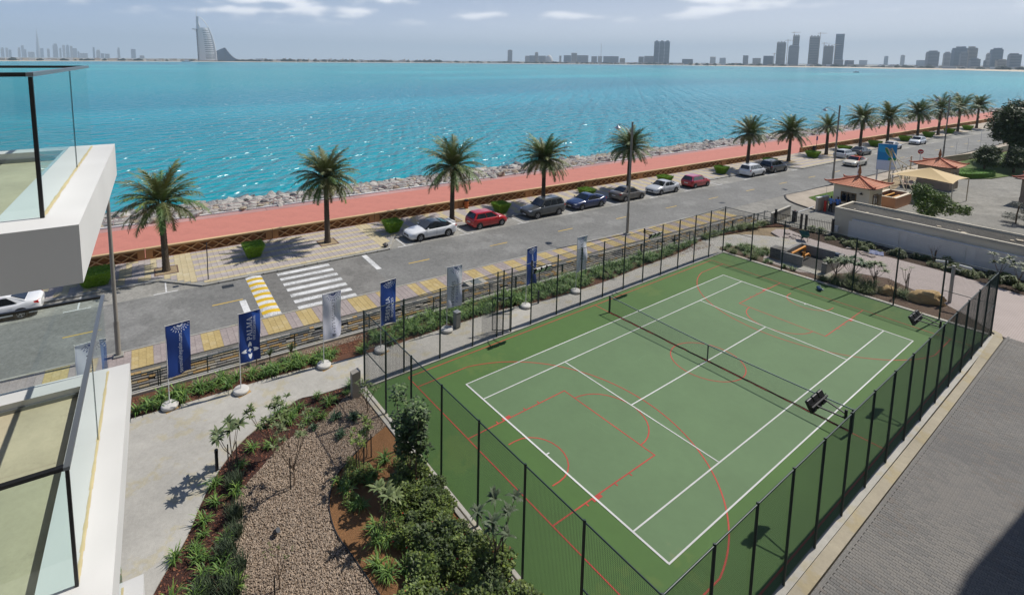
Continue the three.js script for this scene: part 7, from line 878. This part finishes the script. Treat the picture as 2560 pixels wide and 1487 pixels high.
const city = [[-6.48, 12500, 47, 182, 't'], [-6.20, 12000, 36, 169, 't'], [-6.00, 11800, 36, 135, 't'], [-5.41, 12500, 39, 187, 't'], [-5.17, 13000, 41, 234, 't'], [-5.02, 12000, 38, 146, 'b'], [-4.62, 11500, 91, 100, 'b'], [-3.89, 12800, 52, 180, 't'], [-3.45, 12000, 39, 164, 't'], [-2.96, 11800, 74, 254, 't'], [-2.61, 12200, 31, 183, 't'], [-2.36, 11600, 39, 229, 't'], [-2.09, 12100, 49, 245, 't'], [-1.82, 11500, 39, 213, 't'], [-1.58, 11700, 65, 176, 'b'], [-1.32, 11000, 25, 114, 'b'], [-0.95, 10500, 110, 81, 'b'], [-0.18, 11200, 30, 191, 't'], [0.14, 10900, 59, 145, 't'], [0.46, 10000, 45, 77, 'b'], [0.82, 10000, 64, 74, 'b'], [1.72, 10800, 40, 187, 't'], [2.88, 10500, 70, 161, 't'], [3.56, 9000, 61, 48, 'b']];
city.forEach((c, i) => block(...c, 'hazy blue tower of the distant skyline to the left of the sail-shaped hotel', 'towers of the hazy skyline', i));
{ const [x, z] = azp(-4.14, 14000), t = thing('needle_tower', 'very tall needle-like tower rising far above the hazy skyline', 'tower', [x, 0, z], 0.07), pr = [[34, 0], [30, 150], [25, 240], [21, 330], [16, 420], [11, 480], [6, 530], [3, 580], [0.5, 640]]; for (let i = 0; i + 1 < pr.length; i++) part('tier', new MB().cyl([(i % 2 - 0.5) * 3, pr[i][1], 0], [(i % 2 - 0.5) * 3, pr[i + 1][1], 0], pr[i][0], pr[i + 1][0] * 1.12, 9).build(), bm.grey, t); }
const mids = [[40.75, 5200, 46, 120, 'm', 'lone grey tower block on the middle of the far shore'], [42.64, 5000, 43, 64, 'b', 'low pale block, first of the mall group on the far shore'], [43.17, 5000, 51, 67, 'b', 'low block beside the small tower of the mall group'], [43.62, 5050, 31, 96, 'm', 'small tower of the mall group on the far shore'], [44.21, 4900, 69, 64, 'b', 'low block between the small tower and the domed hall'], [44.95, 5200, 83, 93, 'd', 'domed hall on the far shore'], [46.16, 4800, 19, 65, 'b', 'narrow block right of the domed hall'], [46.90, 4700, 63, 68, 'b', 'pale block with a taller neighbour, right of the domed hall'], [47.60, 4800, 50, 90, 'b', 'taller stepped block right of the domed hall'], [48.49, 4700, 96, 68, 'b', 'wide pale block left of the radio mast'], [49.68, 4800, 48, 61, 'b', 'pale block just left of the radio mast'], [50.27, 4600, 35, 61, 'b', 'pale block at the foot of the radio mast'], [51.38, 4700, 125, 61, 'b', 'wide low block right of the radio mast'], [52.53, 4300, 40, 42, 'b', 'small low block between the radio mast and the wide blue tower'], [54.37, 4200, 38, 55, 'b', 'low block left of the wide blue tower'], [55.14, 4200, 70, 60, 'b', 'low block touching the wide blue tower'], [56.30, 4000, 104, 167, 'big', 'wide blue triple tower on the far shore'], [58.75, 4000, 69, 38, 'b', 'low block right of the wide blue tower'], [50.36, 4600, 5, 166, 'mast', 'thin radio mast on the far shore']];
mids.forEach((m, i) => block(...m, 'buildings on the middle of the far shore', i));
const rights = [[61.01, 6500, 57, 78, 'b', 'pale distant block right of the wide blue tower'], [61.87, 6500, 62, 67, 'b', 'second pale distant block right of the wide blue tower'], [63.81, 4200, 33, 67, 'm', 'small tower behind the sandy point'], [64.73, 4000, 47, 47, 'b', 'round-shouldered block left of the building site'], [65.67, 3600, 51, 57, 'm', 'low tower at the left of the building site'], [66.62, 3700, 47, 138, 'c', 'unfinished tower with ragged top, leftmost under the cranes'], [67.73, 3900, 35, 186, 'c', 'tall unfinished tower behind the pale stepped tower'], [67.61, 3550, 51, 117, 'p', 'pale stepped tower in front of a taller unfinished one'], [69.11, 3650, 48, 168, 'c', 'tall dark unfinished tower in the middle of the site'], [70.19, 3600, 46, 112, 'n', 'shorter grey unfinished tower'], [70.94, 3700, 40, 182, 'g', 'tallest finished blue tower of the far site'], [70.98, 3400, 40, 36, 'w', 'white podium before the tallest blue tower'], [71.74, 3400, 39, 33, 'm', 'low dark block right of the tallest blue tower'], [72.69, 6500, 63, 50, 'b', 'faint low block on the horizon above the beach'], [74.19, 7000, 33, 92, 'm', 'faint lone tower, left one above the beach'], [75.24, 7000, 35, 103, 'm', 'faint lone tower, right one above the beach'], [76.37, 6000, 56, 50, 'b', 'faint wide block left of the beachside towers'], [77.05, 3300, 46, 79, 'r', 'gabled blue tower, first of the beachside group'], [77.89, 3350, 26, 74, 'r', 'slim beachside tower left of the big cluster'], [78.57, 3400, 51, 99, 'r', 'wide tower of the big beachside cluster'], [79.29, 3450, 36, 100, 'r', 'right tower of the big beachside cluster'], [78.84, 3250, 26, 72, 'r', 'front tower of the big beachside cluster'], [79.48, 3150, 36, 43, 'r', 'low front block of the big beachside cluster'], [80.17, 3300, 14, 68, 'r', 'slender wing of the stepped beachside tower'], [80.60, 3350, 41, 90, 'r', 'stepped beachside tower toward the edge of the view'], [80.89, 3100, 32, 39, 'r', 'low block before the stepped beachside tower'], [81.56, 3050, 38, 62, 'r', 'last beachside tower at the edge of the view'], [80.04, 3100, 9, 35, 'r', 'narrow block between two beachside towers']];
rights.forEach((m, i) => block(...m, 'towers on the far beach', i + 3));
[[67.53, 3880, 4, 209, 'highest tower crane'], [67.11, 3600, 4, 151, 'tower crane between the two unfinished towers on the left'], [69.50, 3640, 4, 190, 'tower crane on the tall dark unfinished tower'], [69.84, 3590, 3, 132, 'tower crane left of the shorter grey tower'], [70.65, 3580, 3, 123, 'tower crane left of the tallest blue tower'], [66.12, 3560, 4, 73, 'low tower crane at the left end of the site']].forEach(([az, d, w, h, l], i) => { const [x, z] = azp(az, d), t = thing('tower_crane', `${l} on the far shore`, 'crane', [x, 0, z], -az * Math.PI / 180 + 0.2 * i, 'cranes of the far building site'), m = bm.sand; part('mast', new MB().bar([0, 0, 0], [0, h, 0], 2.2).build(), m, t); part('jib', new MB().bar([-14, h - 6, 0], [34, h - 5, 0], 1.6).build(), m, t); part('tie', new MB().bar([0, h, 0], [24, h - 5.5, 0], 0.6).bar([0, h, 0], [-12, h - 6, 0], 0.6).build(), m, t); });
{ // sail-shaped hotel
  const [x, z] = azp(9.05, 3100), t = thing('sail_hotel', 'sail-shaped hotel tower with a mast and a round helipad', 'hotel', [x, -0.6, z], -9.05 * Math.PI / 180 + 0.05);
  const skin = mat([0.68, 0.69, 0.70], 0.5), frame = mat([0.74, 0.74, 0.74], 0.45), dk = mat([0.08, 0.10, 0.125], 0.3), X0 = -38, right = y => 42 * Math.pow(clamp(1 - Math.pow(y / 238, 2.1)), 0.5) * 0.96 + (y < 60 ? 0 : 0) - 1, edge = y => { const u = y / 236; return X0 + 6 + 84 * Math.pow(Math.max(0, 1 - Math.pow(u, 2.05)), 0.62); };
  const b = new MB(), N = 26, dp = 22; for (let i = 0; i < N; i++) { const y0 = 6 + i / N * 172, y1 = 6 + (i + 1) / N * 172, a0 = X0 + 4 + 8 * Math.pow(1 - y0 / 200, 2), a1 = X0 + 4 + 8 * Math.pow(1 - y1 / 200, 2), e0 = edge(y0), e1 = edge(y1), bul = u => 9 * Math.sin(Math.PI * u); for (let k = 0; k < 6; k++) { const P = (y, a, e, u) => [mix(a, e, u), y, bul(u) + dp * 0.2]; b.quad(P(y0, a0, e0, k / 6), P(y0, a0, e0, (k + 1) / 6), P(y1, a1, e1, (k + 1) / 6), P(y1, a1, e1, k / 6)); } b.quad([e0, y0, dp * 0.2], [X0 + 20, y0, -dp], [X0 + 20, y1, -dp], [e1, y1, dp * 0.2]); } part('sail', b.build(), skin, t);
  const bands = [14, 20, 27, 36, 49, 60, 71, 82, 93, 104, 115, 127, 138, 150, 162]; for (const y of bands) { const a = X0 + 14 + 10 * Math.pow(1 - y / 200, 2), e = edge(y) - 5, bb = new MB(), bul = u => 9 * Math.sin(Math.PI * u); for (let k = 0; k < 6; k++) { const u0 = mix(0.04, 0.95, k / 6), u1 = mix(0.04, 0.95, (k + 1) / 6), P = (u, yy) => [mix(a, e, u), yy, bul(u) + dp * 0.2 + 1.6]; bb.quad(P(u0, y), P(u1, y), P(u1, y + 2.4), P(u0, y + 2.4)); } part('window_band', bb.build(), dk, t); }
  const rib = []; for (let i = 0; i <= 30; i++) { const y = i / 30 * 234; rib.push([edge(y), y, 5]); } part('rib', new MB().tube(rib, u => 3.2 - 1.2 * u, 6).build(), frame, t);
  part('spine', new MB().prism([[X0 - 2, -6], [X0 + 6, -6], [X0 + 10, 3], [X0 - 1, 3]], 0, 236).build(), mat([0.60, 0.61, 0.62], 0.5), t); part('spine_edge', new MB().bar([X0 + 1, 0, 5], [X0 - 2, 168, 5], 4, 4).build(), dk, t); part('mast', new MB().cyl([X0 + 1, 236, 0], [X0 + 2, 280, 0], 1.6, 0.6, 6).build(), frame, t);
  part('inner_mast', new MB().cyl([X0 + 14, 170, 0], [X0 + 6, 226, 0], 5, 1.5, 8).build(), frame, t);
  part('helipad', new MB().cyl([X0 - 8, 168, 4], [X0 - 8, 170.5, 4], 14, 16, 20).build(), mat([0.24, 0.28, 0.32], 0.6), t); part('helipad_strut', new MB().bar([X0 + 2, 152, 2], [X0 - 14, 167, 4], 2).build(), frame, t); part('podium', new MB().box(4, 2, 0, 104, 6, 44).build(), bm.sand, t); }
{ // wave-shaped hotel
  const [x, z] = azp(10.95, 3150), t = thing('wave_hotel', 'low wave-shaped hotel beside the sail tower', 'hotel', [x, -0.6, z], -10.95 * Math.PI / 180), top = u => u < 0.42 ? mix(48, 76, Math.pow(u / 0.42, 0.8)) : 10 + 66 * Math.pow(1 - (u - 0.42) / 0.58, 2.0), N = 30, b = new MB(), e = new MB(), X = u => mix(-62, 68, u); for (let i = 0; i < N; i++) { const u0 = i / N, u1 = (i + 1) / N; b.quad([X(u0), 0, 9], [X(u1), 0, 9], [X(u1), top(u1), 9], [X(u0), top(u0), 9]); b.quad([X(u0), top(u0), 9], [X(u1), top(u1), 9], [X(u1), top(u1), -9], [X(u0), top(u0), -9]); b.quad([X(u1), 0, -9], [X(u0), 0, -9], [X(u0), top(u0), -9], [X(u1), top(u1), -9]); if (u0 >= 0.41) e.quad([X(u0), top(u0) - 1, 9.6], [X(u1), top(u1) - 1, 9.6], [X(u1), top(u1) + 7 * (1 - u1), 9.6], [X(u0), top(u0) + 7 * (1 - u0), 9.6]); } part('wall', b.build(), mat([0.12, 0.17, 0.24], 0.25), t); part('roof_edge', e.build(), bm.white, t); part('rib', new MB().box(X(0.42), 37, 9.8, 2.5, 74, 1.5).build(), mat([0.10, 0.12, 0.15], 0.4), t); }
{ // low houses, trees and palms along the shore
  const r = rng(2024), lows = []; for (let i = 0; i < 210; i++) { const az = mix(-7.5, 82, i / 210) + (r() - 0.5) * 0.3; if (az > 8 && az < 12.2) continue; lows.push(az); }
  lows.forEach((az, i) => { const d = dShore(az) + (az > 62 ? 460 : 150) + r() * 500, w = 12 + r() * 32, h = 4 + r() * (az > 14 && az < 32 ? 13 : 8), [x, z] = azp(az, d), g = thing('shore_house', az < 8 ? 'small sandy house on the shore left of the sail-shaped hotel' : az < 40 ? (az < 16 ? 'low house just right of the wave-shaped hotel' : az < 24 ? 'low sandy house of the turreted resort right of the wave hotel' : az < 32 ? 'low sandy house at the middle of the turreted resort' : 'low house between the turreted resort and the lone grey tower') : az < 62 ? (az < 50 ? 'low house in front of the domed hall on the far shore' : 'low house in front of the wide blue tower on the far shore') : 'low house behind the wide sandy beach', 'house', [x, -0.6, z], -az * Math.PI / 180 + (r() - 0.5) * 0.5, 'low houses along the far shore'); part('wall', new MB().box(0, h / 2, 0, w, h, 12).build(), [bm.sand, bm.white, bm.sand, bm.pale][i % 4], g); if (r() < 0.5) part('roof', new MB().box(0, h + 0.9, 0, w * 0.6, 1.8, 8).build(), i % 3 ? bm.sand : mat([0.30, 0.14, 0.09], 0.8), g); if (az > 14 && az < 32 && r() < 0.4) part('wind_tower', new MB().box(w * 0.3, h + 3, 0, 4.5, 9, 4.5).build(), bm.sand, g); });
  const tg = [1, 2, 3].map(k => crownGeo(k * 31, [[0, 5, 0, 6], [7, 4.5, 1, 5], [-7, 4, 1, 4.6], [2, 8, 0, 4]], 9, 1.9, [[0.035, 0.06, 0.03], [0.05, 0.075, 0.035], [0.025, 0.045, 0.022]]));
  const tr = new MB().cyl([0, 0, 0], [0, 5, 0], 0.7, 0.5, 6).build();
  for (let i = 0; i < 250; i++) { const az = mix(-6, 82.5, r()); if (az < 8 && r() < 0.7) continue; if (az > 8 && az < 10.2) continue; if (az > 66 && r() < 0.35) continue; const d = dShore(az) + (az > 62 ? 430 : 118) + r() * 120, [x, z] = azp(az, d), g = thing('shore_tree', az < 14 ? 'dark tree on the far shore beside the sail and wave hotels' : az < 26 ? 'dark tree among the turreted resort on the far shore' : az < 40 ? 'dark tree on the far shore left of the lone grey tower' : az < 50 ? 'dark tree before the domed hall on the far shore' : az < 60 ? 'dark tree before the wide blue tower on the far shore' : az < 72 ? 'dark tree below the tower cranes on the far shore' : 'dark tree behind the wide sandy beach', 'tree', [x, -0.6, z], r() * 6, 'trees along the far shore'), s = 0.7 + r() * 0.9; g.scale.set(s * 1.2, s * (az > 14 && az < 34 ? 1.1 : 0.8), s * 1.2); part('trunk', tr, bm.raw, g); part('crown', tg[i % 3], green, g); }
}
function boat(x, z, turn, L, label, yacht) { const g = thing('boat', label, 'boat', [x, -2, z], turn, 'boats on the bay'), h = new MB(), P = [[-0.5, -0.13], [0.25, -0.13], [0.5, 0], [0.25, 0.13], [-0.5, 0.13]].map(p => [p[0] * L, p[1] * L]); h.prism(P, -0.2, L * 0.07); part('hull', h.build(), yacht === 2 ? mat([0.05, 0.06, 0.08], 0.5) : bm.white, g); part('cabin', new MB().box(-L * 0.05, L * 0.105, 0, L * 0.42, L * 0.07, L * 0.16).build(), bm.white, g); part('windscreen', new MB().box(L * 0.165, L * 0.10, 0, L * 0.02, L * 0.05, L * 0.14).build(), M.glassDark, g); if (yacht === 1) part('upper_deck', new MB().box(-L * 0.08, L * 0.17, 0, L * 0.26, L * 0.06, L * 0.12).build(), bm.white, g); if (yacht !== 1) { const w = new MB(), n = 14; for (let i = 0; i < n; i++) { const u0 = i / n, u1 = (i + 1) / n, W2 = u => (0.12 + 0.22 * u) * L * (1 - 0.5 * u); w.quad([-L * (0.5 + u0 * 5), 0.06, -W2(u0)], [-L * (0.5 + u0 * 5), 0.06, W2(u0)], [-L * (0.5 + u1 * 5), 0.05, W2(u1)], [-L * (0.5 + u1 * 5), 0.05, -W2(u1)]); } part('wake', w.build(), mat([0.75, 0.8, 0.82], 0.8, { map: tPatch }), g); } }
boat(1070, -1508, 0.55, 12, 'small white speedboat with a wake before the middle of the far shore');
boat(1228, -386, -0.25, 16, 'dark speedboat with a white wake near the wide sandy beach', 2);
boat(987, -1779, 0.6, 10, 'tiny white boat left of the middle of the bay');
{ const [x, z] = azp(7.4, 2700); boat(x, z, -0.12, 46, 'white yacht moored below the sail-shaped hotel', 1); }

renderer.render(scene, camera);
